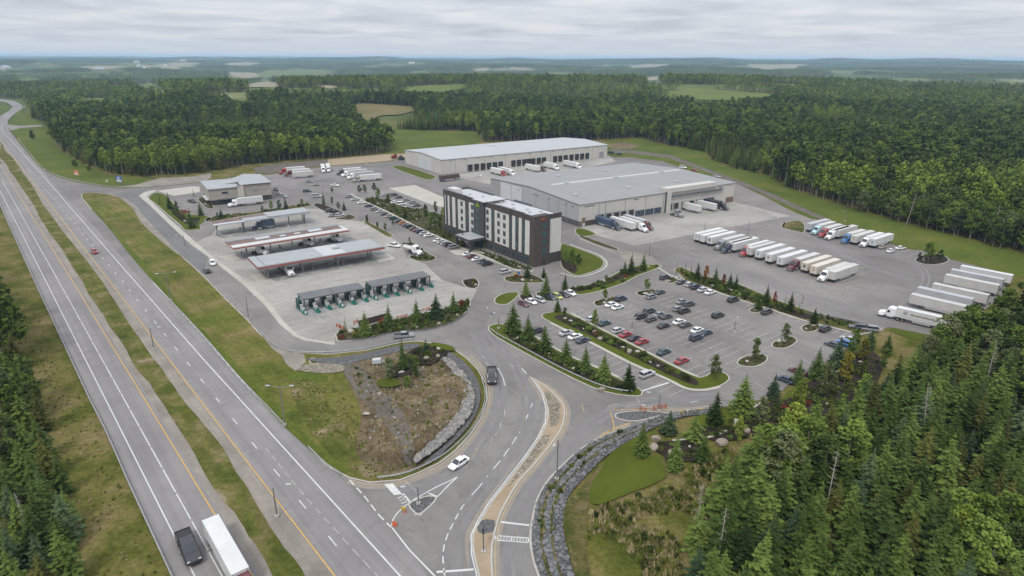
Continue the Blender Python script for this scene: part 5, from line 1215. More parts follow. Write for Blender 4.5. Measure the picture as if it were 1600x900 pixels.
for (x, y, k, c, a, lab) in ((300, 316.5, 'pickup', 'charcoal', -35, 'charcoal pickup beside the store front bed'), (289, 332.5, 'suv', 'red', 37, 'red car behind the trees west of the store'), (431.5, 298, 'suv', 'black', -53, 'black suv beside the right wall of the store'), (437, 303, 'sedan', 'silver', -53, 'silver sedan beside the right wall of the store'), (445, 307.5, 'sedan', 'silver', -53, 'second silver sedan outside the right wall of the store'),
                             (480, 300, 'suv', 'teal', 20, 'dark teal suv in the drive behind the store'), (495, 308.5, 'van', 'silver', 20, 'silver van by the small tree behind the canopies'), (523.5, 291, 'pickup', 'white', -30, 'white and dark pickup in front of the parked trailers'), (483.5, 285, 'sedan', 'grey', 10, 'grey sedan on the small grass patch by the trailers'), (494, 290, 'sedan', 'tan', 30, 'tan sedan south of the red truck cabs'),
                             (515.5, 331.5, 'suv', 'charcoal', 37, 'charcoal suv at the hedge end behind the canopies'), (520, 338.5, 'sedan', 'grey', 37, 'grey sedan beside the mulch bed behind the canopies'), (530.5, 338, 'suv', 'silver', 37, 'silver suv beside the mulch bed behind the canopies'),
                             (747.5, 275, 'sedan', 'white', -20, 'white car in front of the doors of the far warehouse'), (1085, 268, 'suv', 'red', -40, 'red suv behind the near warehouse roof'), (1067, 263, 'van', 'white', -40, 'white van behind the near warehouse roof'), (1120, 277, 'sedan', 'silver', -40, 'silver sedan at the bend behind the near warehouse'), (955, 240, 'van', 'black', 5, 'black van beyond the far warehouse end'), (968, 242, 'suv', 'black', 5, 'black suv beyond the far warehouse end'),
                             (1378.5, 388, 'sedan', 'tan', 37, 'tan sedan next to the last trailer of the back row'), (1391.5, 394, 'sedan', 'white', 37, 'white sports car next to the tan sedan'), (1406.5, 389.5, 'sedan', 'white', 20, 'white sedan at the grass edge behind the back row'),
                             (1226.5, 596, 'sedan', 'navy', 127, 'navy sedan parked by the spruces at the garden edge'), (1246, 583, 'sedan', 'maroon', 127, 'dark red sedan half hidden behind a garden spruce'), (1319, 540, 'suv', 'blue', 127, 'blue suv at the far corner of the car park'), (1301, 541.5, 'sedan', 'charcoal', 127, 'charcoal sedan behind the tall garden spruce'), (1326, 533, 'sedan', 'silver', 127, 'silver sedan in the far corner of the car park'),
                             (1340, 514.5, 'suv', 'charcoal', 160, 'charcoal suv behind the garden trees by the truck lot fence'), (1358, 517, 'suv', 'grey', 160, 'grey suv behind the garden trees by the truck lot fence'),
                             (332.5, 413.5, 'suv', 'white', -60, 'white suv driving on the access road'), (323.5, 425.5, 'suv', 'charcoal', 127, 'charcoal suv driving on the access road'), (148, 395.5, 'suv', 'red', -50, 'red suv with a pale roof on the highway'),
                             (717, 727, 'sedan', 'white', 0, 'white sedan turning on the ramp'), (616, 386, 'pickup', 'white', -30, 'white pickup behind the tanker truck'), (871, 462, 'hatch', 'white', 0, '')):
    if not lab: continue
    a_ = R(a)
    if lab.startswith('white sedan turning'): A_, B_ = at(706, 731), at(729, 716); a_ = math.atan2(A_[1] - B_[1], A_[0] - B_[0])
    put_car(k, c, (x, y), a_, lab)
p_ = at(768.5, 592)
put_car('pickup', 'black', Vector((p_[0], p_[1])), R(-88), 'black pickup coming down the ramp with its headlights on', name='pickup_truck').scale = (1.35, 1.25, 1.25)
p_ = at(296, 862)
put_car('pickup', 'black', Vector((p_[0], p_[1])), R(-52), 'black pickup on the highway beside the white lorry', name='pickup_truck').scale = (1.45, 1.25, 1.25)
put_car('pickup', 'grey', (631, 528), R(12), 'grey pickup driving past the planted bed below the chargers', name='pickup_truck')
for t_ in list(CARS.values()): remove(t_)

# ---------------------------------------------------------------- lorries
TL = 14.2
def trailer_parts(t, m, x0=0.0, L=TL, logo=None, side=None):
    b = MB(); b.box(x0, x0 + L, -1.28, 1.28, 1.18, 4.05, m)
    for s in (-1, 1):   # rails and posts
        b.box(x0 - .01, x0 + L + .01, s * 1.285 - .02, s * 1.285 + .02, 1.16, 1.30, 'aluminium'); b.box(x0 - .01, x0 + L + .01, s * 1.285 - .02, s * 1.285 + .02, 3.95, 4.07, 'aluminium')
        for k in range(1, 12): b.box(x0 + L * k / 12 - .02, x0 + L * k / 12 + .02, s * 1.287 - .008, s * 1.287 + .008, 1.3, 3.95, 'trailer_offwhite')
    part('trailer_box', b.mesh('trailer_box'), t)
    d = MB(); d.box(x0 - .05, x0 - .012, -1.20, 1.20, 1.25, 3.98, m if m != 'trailer_white' else 'trailer_white')
    d.box(x0 - .07, x0 - .055, -.02, .02, 1.3, 3.95, 'chassis')
    for s in (-.45, .45): d.tube((x0 - .08, s, 1.3), (x0 - .08, s, 3.9), .02, .02, 4, 'chrome')
    for s in (-1, 1): d.box(x0 - .06, x0 - .02, s * 1.24 - .03, s * 1.24 + .03, 1.2, 4.02, 'aluminium')
    if logo:
        d.box(x0 - .075, x0 - .06, -.5, .5, 2.3, 3.2, logo, 0, 0)
    part('rear_door', d.mesh('rear_door'), t)
    u = MB(); u.box(x0 + .1, x0 + L - .5, -.5, .5, .95, 1.17, 'chassis'); u.box(x0 + .02, x0 + .1, -1.1, 1.1, .5, .62, 'chassis'); u.box(x0 + .04, x0 + .1, -.6, -.5, .6, 1.17, 'chassis'); u.box(x0 + .04, x0 + .1, .5, .6, .6, 1.17, 'chassis')
    for s in (-1, 1): u.box(x0 + 3.9, x0 + L - 4.6, s * 1.2 - .02, s * 1.2 + .02, .55, 1.15, 'trailer_grey')
    part('underframe', u.mesh('underframe'), t)
    wm = shared('tw', lambda: wheel_mb(.5, .55).mesh('wheel'))
    for x in (x0 + 1.5, x0 + 2.8):
        for s in (-1, 1): part('wheel', wm, t, (x, s * .98, .5))
    if side: part('side_lettering', side, t)
def landing(t, x0=0.0, L=TL):
    g = MB()
    for s in (-1, 1): g.tube((x0 + L - 2.9, s * .9, 1.2), (x0 + L - 2.9, s * .9, .05), .07, .07, 6, 'chassis'); g.box(x0 + L - 3.05, x0 + L - 2.75, s * .9 - .15, s * .9 + .15, .0, .06, 'chassis')
    g.tube((x0 + L - 2.9, -.9, .6), (x0 + L - 2.9, .9, .6), .04, .04, 5, 'chassis')
    part('landing_gear', g.mesh('landing_gear'), t)
def tractor_parts(t, col, x0, stripe=None):
    """conventional sleeper tractor; x0 = back of the sleeper"""
    m = 'car_' + col
    c = MB()
    c.loft([ring8(x0, 1.16, .95, 3.55, .15), ring8(x0 + 1.4, 1.20, .9, 3.75, .2), ring8(x0 + 2.1, 1.18, .9, 3.5, .25), ring8(x0 + 2.75, 1.12, .9, 2.35, .2)], stripe or m)
    part('cab', c.mesh('cab'), t)
    h = MB()
    h.loft([ring8(x0 + 2.74, 1.0, .75, 2.1, .2), ring8(x0 + 3.7, .98, .7, 1.95, .25), ring8(x0 + 4.45, .92, .68, 1.72, .25), ring8(x0 + 4.7, .84, .7, 1.5, .2)], m)
    for s in (-1, 1):
        h.loft([ring8(x0 + 3.2, .28, .6, 1.0, .08), ring8(x0 + 3.85, .30, .6, 1.25, .08), ring8(x0 + 4.5, .28, .55, 1.0, .08)], m)
        n = len(h.v)
        for i in range(n - 24, n): h.v[i] = (h.v[i][0], h.v[i][1] + s * .95, h.v[i][2])
    part('hood', h.mesh('hood'), t)
    g = MB(); g.add([(x0 + 2.16, -.98, 3.18), (x0 + 2.80, -1.0, 2.18), (x0 + 2.80, 1.0, 2.18), (x0 + 2.16, .98, 3.18)], [(0, 1, 2, 3)], 'glass_dark')
    # the pane stands proud of the sloping cab front
    g.v = [(x + .10, y, z + .06) for x, y, z in g.v]
    for s in (-1, 1): g.box(x0 + 1.55, x0 + 2.25, s * 1.205 - .012, s * 1.205 + .012, 2.0, 2.75, 'glass_dark')
    part('windscreen', g.mesh('windscreen'), t)
    gr = MB(); gr.box(x0 + 4.62, x0 + 4.76, -.45, .45, .8, 1.42, 'chrome'); gr.box(x0 + 4.6, x0 + 4.86, -1.15, 1.15, .38, .68, 'chrome')
    part('grille', gr.mesh('grille'), t)
    f = MB(); f.box(x0 - 2.6, x0 + 4.4, -.42, .42, .65, .92, 'chassis'); f.box(x0 - 1.0, x0 - .2, -.6, .6, .93, 1.15, 'chassis')
    for s in (-1, 1):
        f.tube((x0 + .6, s * .98, .78), (x0 + 2.2, s * .98, .78), .33, .33, 10, 'aluminium'); f.tube((x0 - .05, s * 1.05, 1.0), (x0 - .05, s * 1.05, 3.9), .08, .08, 6, 'chrome')
    part('frame', f.mesh('frame'), t)
    wm = shared('tw', lambda: wheel_mb(.5, .55).mesh('wheel')); ws = shared('sw', lambda: wheel_mb(.5, .3).mesh('wheel'))
    for x in (x0 - 2.1, x0 - .8):
        for s in (-1, 1): part('wheel', wm, t, (x, s * .95, .5))
    for s in (-1, 1):
        part('wheel', ws, t, (x0 + 3.85, s * 1.0, .5))
        mm = MB(); mm.box(-.06, .06, -.12, .12, 0, .75, m); mm.tube((0, -s * .12, .2), (0, -s * .42, .2), .025, .025, 4, 'chrome'); part('mirror', mm.mesh('mirror'), t, (x0 + 2.35, s * 1.5, 2.0))
        part('headlight', shared('hl', lambda: lamp_mesh('lamp_glass')), t, (x0 + 4.62, s * .80, 1.1))
PROT = {}
def lorry(kind, key, xy, ang, label, group=None, anchor='front', dz=0.04, cat=None, L=TL, **k):
    """kind: semi_truck (tractor + trailer), semi_trailer, tractor. anchor: which end of the vehicle stands on the photo point"""
    pk = (kind, key, L)
    if pk not in PROT:
        t = empty(kind); cab, tm, logo = (key + (None,) * 3)[:3]
        if kind == 'semi_trailer':
            trailer_parts(t, tm, 0, L, logo); landing(t, 0, L); ln = L
        elif kind == 'semi_truck':
            trailer_parts(t, tm, 0, L, logo, k.get('side')); tractor_parts(t, cab, L + .05, k.get('stripe')); ln = L + 4.9
        else:
            tractor_parts(t, cab, 2.8); ln = 7.6
        kids(t); PROT[pk] = (t, ln)
    t, ln = PROT[pk]; x, y = at(*xy); d = (math.cos(ang), math.sin(ang))
    o_ = {'front': ln, 'rear': 0.0, 'mid': ln / 2}[anchor]
    return inst(t, (x - d[0] * o_, y - d[1] * o_, dz), ang, None, uniq(label), group, cat or {'semi_trailer': 'trailer', 'semi_truck': 'lorry', 'tractor': 'truck cab'}[kind])
# front row of the truck lot: vehicles lie along EV; near ends given
G1 = 'lorries in the front row of the truck lot'
TA = R(36)
rows1 = [(1087, 379, 'T', None, 'trailer_white', 'logo_grey', 'white trailer with a small grey emblem, first from the left'),
         (1096, 382, 'T', None, 'trailer_white', None, 'plain white trailer, second from the left'),
         (1107.5, 385, 'T', None, 'trailer_white', 'logo_dark', 'white trailer with a dark door panel, third from the left'),
         (1117.5, 391.5, 'C', 'grey', 'trailer_offwhite', None, 'pale lorry with a grey cab, fourth from the left'),
         (1128, 396.5, 'C', 'navy', 'trailer_offwhite', None, 'white lorry with a dark blue cab, fifth from the left'),
         (1143, 395, 'T', None, 'trailer_white', 'logo_grey', 'white trailer with a round grey emblem beside the dark blue cab'),
         (1157, 402, 'C', 'red', 'trailer_white', None, 'white lorry with a red cab beside the grey emblem trailer'),
         (1169, 402.5, 'T', None, 'trailer_offwhite', 'trailer_grey', 'off white trailer with a grey rear door right of the first red cab'),
         (1183, 407, 'T', None, 'trailer_white', 'logo_blue', 'white trailer with a blue grey square on its rear door'),
         (1199, 413, 'T', None, 'trailer_white', 'logo_red', 'white trailer with a red brown emblem on its rear door'),
         (1217, 418, 'T', None, 'trailer_white', 'logo_grey', 'white trailer with a grey crest left of the second red cab'),
         (1232.5, 424, 'C', 'maroon', 'trailer_offwhite', None, 'off white lorry with a dark red cab'),
         (1255, 427, 'T', None, 'trailer_tan', 'logo_dark', 'cream trailer with dark lettering right of the dark red cab'),
         (1269, 432.5, 'T', None, 'trailer_tan', 'logo_orange', 'tan trailer with an orange patch on its rear door'),
         (1280, 441, 'C', 'white', 'trailer_offwhite', None, 'off white lorry with a white cab, second from the right'),
         (1297, 441.5, 'T', None, 'trailer_offwhite', 'trailer_tan', 'weathered off white trailer at the right end')]
for i, (x, y, t_, cab, tm, lg, lab) in enumerate(rows1):
    lab = lab + ', front row' if len(lab.split()) < 14 else lab
    if t_ == 'T': lorry('semi_trailer', (None, tm, lg), (x, y), TA, lab, G1, 'rear', L=16.4 if i % 2 else 16.9)
    else: lorry('semi_truck', (cab, tm, lg), (x, y), TA + math.pi, lab, G1, 'front', L=13.6)
G2 = 'lorries in the back row of the truck lot'
rows2 = [(1262, 363, 'T', None, 'trailer_grey', None, 'grey trailer at the left end of the back row'), (1269, 367.5, 'C', 'pale_blue', 'trailer_offwhite', None, 'off white lorry with a pale blue cab in the back row'), (1280, 372, 'C', 'red', 'trailer_offwhite', None, 'off white lorry with a bright red cab in the back row'),
         (1291, 375.5, 'C', 'white', 'trailer_offwhite', None, 'off white lorry with a white cab beside the red cab, back row'), (1305, 373.5, 'T', None, 'trailer_offwhite', 'trailer_grey', 'off white trailer with a grey door in the back row'), (1316, 381.5, 'C', 'blue', 'trailer_offwhite', None, 'off white lorry with a bright blue cab in the back row'),
         (1332, 383, 'T', None, 'trailer_offwhite', 'logo_orange', 'off white trailer with an orange brown door emblem, back row'), (1345, 387, 'C', 'white', 'trailer_white', None, 'white lorry with a white cab, second from the right of the back row'), (1361, 388, 'T', None, 'trailer_white', 'logo_blue', 'white trailer with a side mark at the right end of the back row')]
redm = MB(); redm.box(.6, 3.2, -1.302, -1.296, 2.2, 3.4, 'logo_red'); redm.box(3.6, 6.2, -1.302, -1.296, 2.6, 2.8, 'logo_red')
for i, (x, y, t_, cab, tm, lg, lab) in enumerate(rows2):
    if t_ == 'T': lorry('semi_trailer', (None, tm, lg), (x, y), TA, lab, G2, 'rear', L=15.4 if i % 2 else 16.0)
    else: lorry('semi_truck', (cab, tm, lg), (x, y), TA + math.pi, lab, G2, 'front', L=12.0)
G3 = 'lorries at the forest end of the truck lot'
TB = R(134)
sd_ = MB()
for s in (-1,):
    pass
y_ = 1.30
sd_.tube((10.7, y_, 2.9), (10.7, y_ + .01, 2.9), .62, .62, 14, 'logo_grey'); sd_.box(3.0, 9.4, y_, y_ + .012, 2.75, 2.95, 'logo_orange')
for k in range(14): sd_.box(3.2 + k * .44, 3.42 + k * .44, y_ + .012, y_ + .02, 2.45 + .08 * (k % 3), 3.2 - .07 * (k % 4), 'logo_dark')
sd_.box(1.2, 11.6, y_, y_ + .01, 1.75, 1.82, 'logo_red')
lorry('semi_truck', ('white', 'trailer_white', None), (1371.5, 492), R(137), 'white lorry with a dark emblem and orange lettering on its side', G3, 'front', L=13.2, side=sd_.mesh('side_lettering'))
for (x, y, m_, lab) in ((1420.5, 477, 'trailer_offwhite', 'pale grey trailer nearest the lettered lorry'), (1431, 466, 'trailer_grey', 'grey trailer behind the pale grey one, middle of its group'), (1455, 460, 'trailer_offwhite', 'off white trailer at the back of the three near the forest'),
                        (1474, 445.5, 'trailer_offwhite', 'pale trailer in front of the last group by the forest'), (1483, 437, 'trailer_grey', 'grey trailer second in the last group by the forest'), (1498, 431, 'trailer_white', 'white trailer with a small dark emblem farthest into the corner')):
    lorry('semi_trailer', (None, m_, None), (x, y), TB, lab, G3, 'front', L=15.5)
# at the near warehouse
G4 = 'lorries at the near warehouse doors'
WD = R(-57.5)
lorry('semi_truck', ('navy', 'trailer_blue', None), (968, 361), WD, 'dark blue lorry at the left door of the near warehouse', G4, L=12.5)
lorry('semi_trailer', (None, 'trailer_white', None), (990, 362), WD, 'white trailer beside the dark blue lorry', G4, 'front', L=15.5)
lorry('semi_truck', ('white', 'trailer_offwhite', None), (1011.5, 364), WD, 'white cab lorry with a blue stripe at the near warehouse', G4, L=13.5)
lorry('semi_truck', ('maroon', 'trailer_grey', None), (1019, 361), WD, 'grey lorry with a dark red cab at the near warehouse', G4, L=14)
lorry('tractor', ('grey',), (1066, 340.5), WD, 'silver truck cab standing alone in the inner corner', G4)
lorry('semi_trailer', (None, 'trailer_white', None), (1093, 334), WD, 'white trailer right of the silver truck cab', G4, 'front', L=12.5)
lorry('semi_trailer', (None, 'trailer_white', 'logo_grey'), (1117, 331), WD, 'white trailer left of the black lorry', G4, 'front', L=13)
lorry('semi_truck', ('bus_black', 'trailer_black', None), (1137, 329.5), WD, 'black lorry at the right door of the near warehouse', G4, L=10.5)
# at the far warehouse
G5 = 'lorries at the far warehouse doors'
FD = R(-55.5)
lorry('semi_truck', ('red', 'trailer_white', None), (791, 276.5), FD, 'white lorry with a red cab at the far warehouse', G5, L=13)
lorry('semi_truck', ('white', 'trailer_white', None), (804, 275.5), FD, 'white lorry beside the red cab at the far warehouse', G5, L=13)
lorry('semi_trailer', (None, 'trailer_white', None), (842, 269.5), FD, 'white trailer in the middle of the far warehouse doors', G5, 'front', L=15)
lorry('tractor', ('brown',), (852, 268.5), FD, 'brown truck cab beside the middle trailer of the far warehouse', G5)
lorry('semi_truck', ('white', 'trailer_white', None), (873, 266.5), FD, 'white lorry right of the brown truck cab', G5, L=11.5)
lorry('semi_truck', ('white', 'trailer_white', None), (908, 264.5), FD, 'white lorry at the right doors of the far warehouse', G5, L=14.5)
lorry('semi_trailer', (None, 'trailer_brown', None), (716.5, 280.5), math.atan2(at(716.5, 279)[1] - at(676, 284)[1], at(716.5, 279)[0] - at(676, 284)[0]), 'dark brown trailer standing along the lawn of the far warehouse', None, 'front', L=14)
# behind the store
G6 = 'lorries parked behind the store'
def two(a, b): A_, B_ = at(*a), at(*b); return math.atan2(A_[1] - B_[1], A_[0] - B_[0])
dW = two((436, 273), (482, 269))
lorry('semi_truck', ('red', 'trailer_white', None), (436, 272.5), dW, 'white lorry with a red cab, rearmost behind the store', G6, L=12.5)
lorry('semi_truck', ('maroon', 'trailer_white', None), (445, 276), dW, 'white lorry with a dark red cab behind the store', G6, L=12)
lorry('semi_trailer', (None, 'trailer_offwhite', None), (458, 279), dW, 'off white trailer in front of the two red cabs', G6, 'front', L=13)
lorry('semi_truck', ('white', 'trailer_white', None), (506, 271), R(-72), 'white lorry facing the lot, left of a pair', G6, L=12)
lorry('semi_truck', ('white', 'trailer_white', None), (514, 270), R(-72), 'white lorry with a dark bumper, right of a pair', G6, L=12)
dV = two((551, 284), (600, 279.5))
lorry('semi_truck', ('charcoal', 'trailer_white', None), (526, 274), dV, 'white lorry with a dark cab, rearmost of four', G6, L=12)
lorry('semi_truck', ('white', 'trailer_offwhite', None), (533, 277), dV, 'pale lorry with a white cab, second from the back of four', G6, L=13)
lorry('semi_truck', ('white', 'trailer_grey', None), (542, 280.5), dV, 'grey sided lorry with a white cab, third of four', G6, L=13)
lorry('semi_truck', ('tan', 'trailer_white', None), (551, 285), dV, 'white lorry with a tan cab, front one of four', G6, L=14)
lorry('semi_truck', ('white', 'trailer_white', None), (356, 324), two((356, 324), (417, 317)), 'white lorry parked along the front of the store', None, L=13)
# at the fuel canopies
G7 = 'lorries at the fuel canopies'
PU = R(-55)
lorry('semi_truck', ('white', 'trailer_offwhite', None), (457, 433), PU, 'white lorry coming out from under the front canopy', G7, L=10)
lorry('tractor', ('white',), (419, 399), R(-20), 'white truck cab between the second and front canopies, left', G7)
lorry('tractor', ('white',), (491, 385), R(-20), 'white truck cab between the second and front canopies, middle', G7)
lorry('tractor', ('white',), (535, 378.5), R(-20), 'white truck cab behind the right end of the front canopy', G7)
lorry('semi_truck', ('navy', 'trailer_blue', None), (393, 360.5), R(217), 'dark blue lorry under the rear canopy', G7, L=5.5)
# highway lorry: box trailer seen from above with a dark red cab
p1, p2 = at(346, 895), at(302, 812)
hx = math.atan2(p1[1] - p2[1], p1[0] - p2[0])
q_ = at(316, 826, 4.0)
t_, ln_ = (lambda: (lorry('semi_truck', ('maroon', 'trailer_white', None), (300, 830), R(-50.5), 'white lorry with a dark red cab on the highway', None, 'rear', L=15), 0))()
t_.location = (q_[0] + .1, q_[1] + 2.6, .03)
# tanker
def tanker():
    t = empty('tanker_truck'); tractor_parts(t, 'white', 2.8)
    b = MB(); b.loft([[(x, 1.0 * math.cos(a) * k, 1.9 + .78 * math.sin(a) * k) for a in [2 * math.pi * i / 14 for i in range(14)]] for x, k in ((-3.2, .7), (-3.0, 1), (2.3, 1), (2.5, .7))], 'trailer_white')
    b.box(-2.6, 2.0, -.3, .3, 2.66, 2.76, 'aluminium'); part('tank', b.mesh('tank'), t); kids(t)
    x, y = at(640, 394); t.location = (x, y, .04); t.rotation_euler.z = R(-42); tag(t, 'white tanker truck parked by the narrow bed near the hotel', 'tanker')
tanker()
for t_, _l in list(PROT.values()): remove(t_)

# ================================================================== TREES
def leafquad(mb, c, s, rng, m, up=0.0):
    """one small leaf clump face"""
    a = Vector((rng.gauss(0, 1), rng.gauss(0, 1), rng.gauss(0, 1) + up)).normalized()
    b = a.orthogonal().normalized(); b = Matrix.Rotation(rng.uniform(0, 6.28), 3, a) @ b; d = a.cross(b)
    c = Vector(c); w = s * rng.uniform(.7, 1.2); h = s * rng.uniform(.7, 1.2)
    mb.add([c - b * w, c - d * h * .8 + b * w * .2, c + b * w, c + d * h], [(0, 1, 2, 3)], m)
def conifer_crown(seed, m, H=1.0, Rr=0.19, whorls=24, nb=9, seg=3, base=0.08, full=1.0, ragged=0.25):
    """whorls of drooping branches, each a fan of needle sprays; unit height"""
    rng = random.Random(seed); mb = MB()
    for w in range(whorls):
        f = w / (whorls - 1); z = base + (0.985 - base) * f
        r = Rr * ((1 - f) ** 0.82 * (0.75 + 0.25 * min(1, f * 5)) + 0.012) * full
        n = max(4, int(nb * (1 - 0.5 * f)))
        a0 = rng.uniform(0, 6.28)
        for k in range(n):
            if rng.random() < 0.05: continue
            a = a0 + 2 * math.pi * k / n + rng.uniform(-.3, .3); L = r * rng.uniform(1 - ragged, 1 + ragged * .7)
            dx, dy = math.cos(a), math.sin(a); dr = -0.24 - 0.22 * (1 - f) + rng.uniform(-.1, .12)
            zz = z + rng.uniform(-.012, .012)
            prev = Vector((0, 0, zz + 0.01))
            for j in range(seg):
                t = (j + 1) / seg
                p = Vector((dx * L * t, dy * L * t, zz + L * dr * t + (0.10 * L * t * t)))
                wd_ = L * (0.36 - 0.16 * t) + 0.006
                for sgn in (-1, 1):
                    q = prev.lerp(p, .55) + Vector((-dy * sgn * wd_, dx * sgn * wd_, -wd_ * rng.uniform(.25, .55)))
                    e = p + Vector((dx * L * .10, dy * L * .10, -L * .05))
                    mb.add([prev, q, e], [(0, 1, 2)], m)
                prev = p
    # leader
    for k in range(5):
        a = k * 1.26; mb.add([(0, 0, 1.0), (0.012 * math.cos(a), 0.012 * math.sin(a), .93), (0.012 * math.cos(a + 1.26), 0.012 * math.sin(a + 1.26), .93)], [(0, 1, 2)], m)
    return mb
def trunk_mb(seed, r=0.012, top=0.9, m='bark_brown', limbs=0, zl=(0.4, 0.85), lean=0.0):
    rng = random.Random(seed + 99); mb = MB(); n = 5
    rings = []
    lx, ly = rng.uniform(-1, 1) * lean, rng.uniform(-1, 1) * lean
    for k in range(5):
        t = k / 4; rr = r * (1 - .82 * t); z = top * t - 0.01
        rings.append([(lx * t * t + rr * math.cos(2 * math.pi * i / n), ly * t * t + rr * math.sin(2 * math.pi * i / n), z) for i in range(n)])
    mb.loft(rings, m)
    for k in range(limbs):
        z = rng.uniform(*zl); a = rng.uniform(0, 6.28); L = rng.uniform(.08, .2) * (1.1 - z)
        t = z / top; mb.tube((lx * t * t, ly * t * t, z), (lx * t * t + math.cos(a) * L, ly * t * t + math.sin(a) * L, z + L * rng.uniform(.6, 1.1)), r * .4, r * .1, 4, m)
    return mb
def broad_crown(seed, m, clumps=26, leaves=42, Rr=0.2, z0=0.3, z1=1.0, ls=0.020, cs=0.075):
    rng = random.Random(seed); mb = MB()
    for k in range(clumps):
        f = (k + rng.random()) / clumps; z = z0 + (z1 - z0) * f
        env = math.sin(math.pi * min(1, (f * .86 + .14))) ** 0.7
        a = rng.uniform(0, 6.28); r = Rr * env * math.sqrt(rng.uniform(.15, 1))
        c = (math.cos(a) * r, math.sin(a) * r, z - 0.3 * cs); cr = cs * rng.uniform(.7, 1.25)
        for j in range(leaves):
            u = Vector((rng.gauss(0, 1), rng.gauss(0, 1), rng.gauss(0, 1))).normalized() * (cr * rng.uniform(.45, 1.0) ** .6)
            u.z *= .72
            leafquad(mb, Vector(c) + u, ls, rng, m, 1.0)
    return mb
def make_tree(name, crown, trunk, label, cat='tree'):
    t = empty(name, label=label, cat=cat)
    crown.build('crown', parent=t); trunk.build('trunk', parent=t); kids(t); return t
TREE = {}
for i, mt in enumerate(('spruce_dark', 'spruce_mid', 'spruce_dark', 'spruce_olive', 'spruce_mid', 'spruce_mid', 'spruce_blue')):
    TREE['sp%d' % i] = make_tree('spruce_tree', conifer_crown(10 + i, mt, Rr=0.17 + .015 * (i % 3), whorls=19 + i % 3 * 2, nb=9, seg=3, base=.05, ragged=.42), trunk_mb(i, .011), 'x')
for i, mt in enumerate(('leaf_mid', 'leaf_bright', 'leaf_dark', 'leaf_grey')):
    TREE['br%d' % i] = make_tree('aspen_tree', broad_crown(30 + i, mt, 34, 46, Rr=.19 + .02 * (i % 2), z0=.28), trunk_mb(i + 7, .010, .92, 'bark_pale', 9, lean=.03), 'x')
# garden conifers, fuller to the ground
for i, mt in enumerate(('spruce_dark', 'spruce_mid', 'spruce_blue')):
    TREE['gs%d' % i] = make_tree('garden_spruce', conifer_crown(50 + i, mt, Rr=.235 + .02 * i, whorls=19, nb=10, seg=3, base=.09, ragged=.22), trunk_mb(i + 20, .016), 'x')
TREE['gn'] = make_tree('columnar_spruce', conifer_crown(57, 'spruce_mid', Rr=.10, whorls=16, nb=8, seg=2, base=.07), trunk_mb(27, .013), 'x')
for i, mt in enumerate(('leaf_mid', 'leaf_bright', 'leaf_grey', 'leaf_yellow', 'leaf_dark', 'leaf_red', 'leaf_orange')):
    TREE['gd%d' % i] = make_tree('young_tree', broad_crown(60 + i, mt, 26, 30, Rr=.20, z0=.22, ls=.034, cs=.10), trunk_mb(i + 40, .013, .9, 'bark_pale' if i in (0, 1, 3) else 'bark_brown', 7, zl=(.25, .7)), 'x')
PINE = make_tree('garden_pine', conifer_crown(71, 'spruce_mid', Rr=.33, whorls=12, nb=9, seg=3, base=.12, ragged=.45, full=1.05), trunk_mb(71, .02), 'x'); TREE['gp'] = PINE

# --- forest areas: photo outlines of the treeless land (edge = foot of the trees)
CLEAR = [(-40, 150), (0, 152), (46, 156), (50, 168), (50, 184), (72, 192), (82, 206), (88, 230), (106, 240), (122, 252), (156, 267), (168, 271), (220, 277), (275, 274), (330, 268), (400, 256), (512, 248), (600, 240), (612, 236), (606, 222), (592, 214), (600, 200), (640, 203), (745, 205), (752, 221), (800, 221), (945, 219), (1000, 215), (1030, 225), (1100, 237), (1114, 250), (1142, 262), (1200, 275), (1237, 296), (1325, 326), (1400, 346), (1500, 371), (1600, 398), (1720, 425),
         (1760, 455), (1655, 485), (1570, 515), (1490, 552), (1420, 590), (1350, 640), (1270, 700), (1180, 745), (1130, 790), (1090, 850), (1050, 940), (1040, 1010), (1000, 1500), (-200, 1500)]
LEFT_EDGE = [(-200, 370), (-60, 430), (8, 500), (38, 575), (62, 650), (92, 745), (122, 845), (150, 940), (174, 1030), (230, 1500), (-900, 1500), (-900, 400)]
clear_w = W(CLEAR); left_w = [at(x, y) for x, y in LEFT_EDGE]
FIELD_PX = [f[0] for f in FIELDS]
def vproj(X, Y, Z):
    zc = Y * cp - (Z - CAMH) * sp; yc = -(Y * sp + (Z - CAMH) * cp); u = F * X / zc; v = F * yc / zc
    c, s = math.cos(ROLL), math.sin(ROLL); return 800 + c * u - s * v, 450 + s * u + c * v
def forest_mask(X, Y, top=14.0):
    k = ~inpoly(X, Y, clear_w) | inpoly(X, Y, left_w)
    Z = hgt(X, Y)
    for w, px in zip(FIELD_W, FIELD_PX):
        k &= ~inpoly(X, Y, w)
        xs = [p[0] for p in w]; ys = [p[1] for p in w]
        # the clearings run on towards the viewer below the tree tops
        for fz in (0.35, .7, 1.0):
            a, b = vproj(X, Y, Z + top * fz)
            k &= ~(inpoly(a, b, px) & (np.hypot(X, Y) > 500))
    # keep the highway beyond the bend open
    return k
def grid(x0, x1, y0, y1, s):
    gx, gy = np.meshgrid(np.arange(x0, x1, s), np.arange(y0, y1, s)); gx = gx.ravel(); gy = gy.ravel()
    return gx + RNG.uniform(-.42, .42, gx.size) * s, gy + RNG.uniform(-.42, .42, gy.size) * s
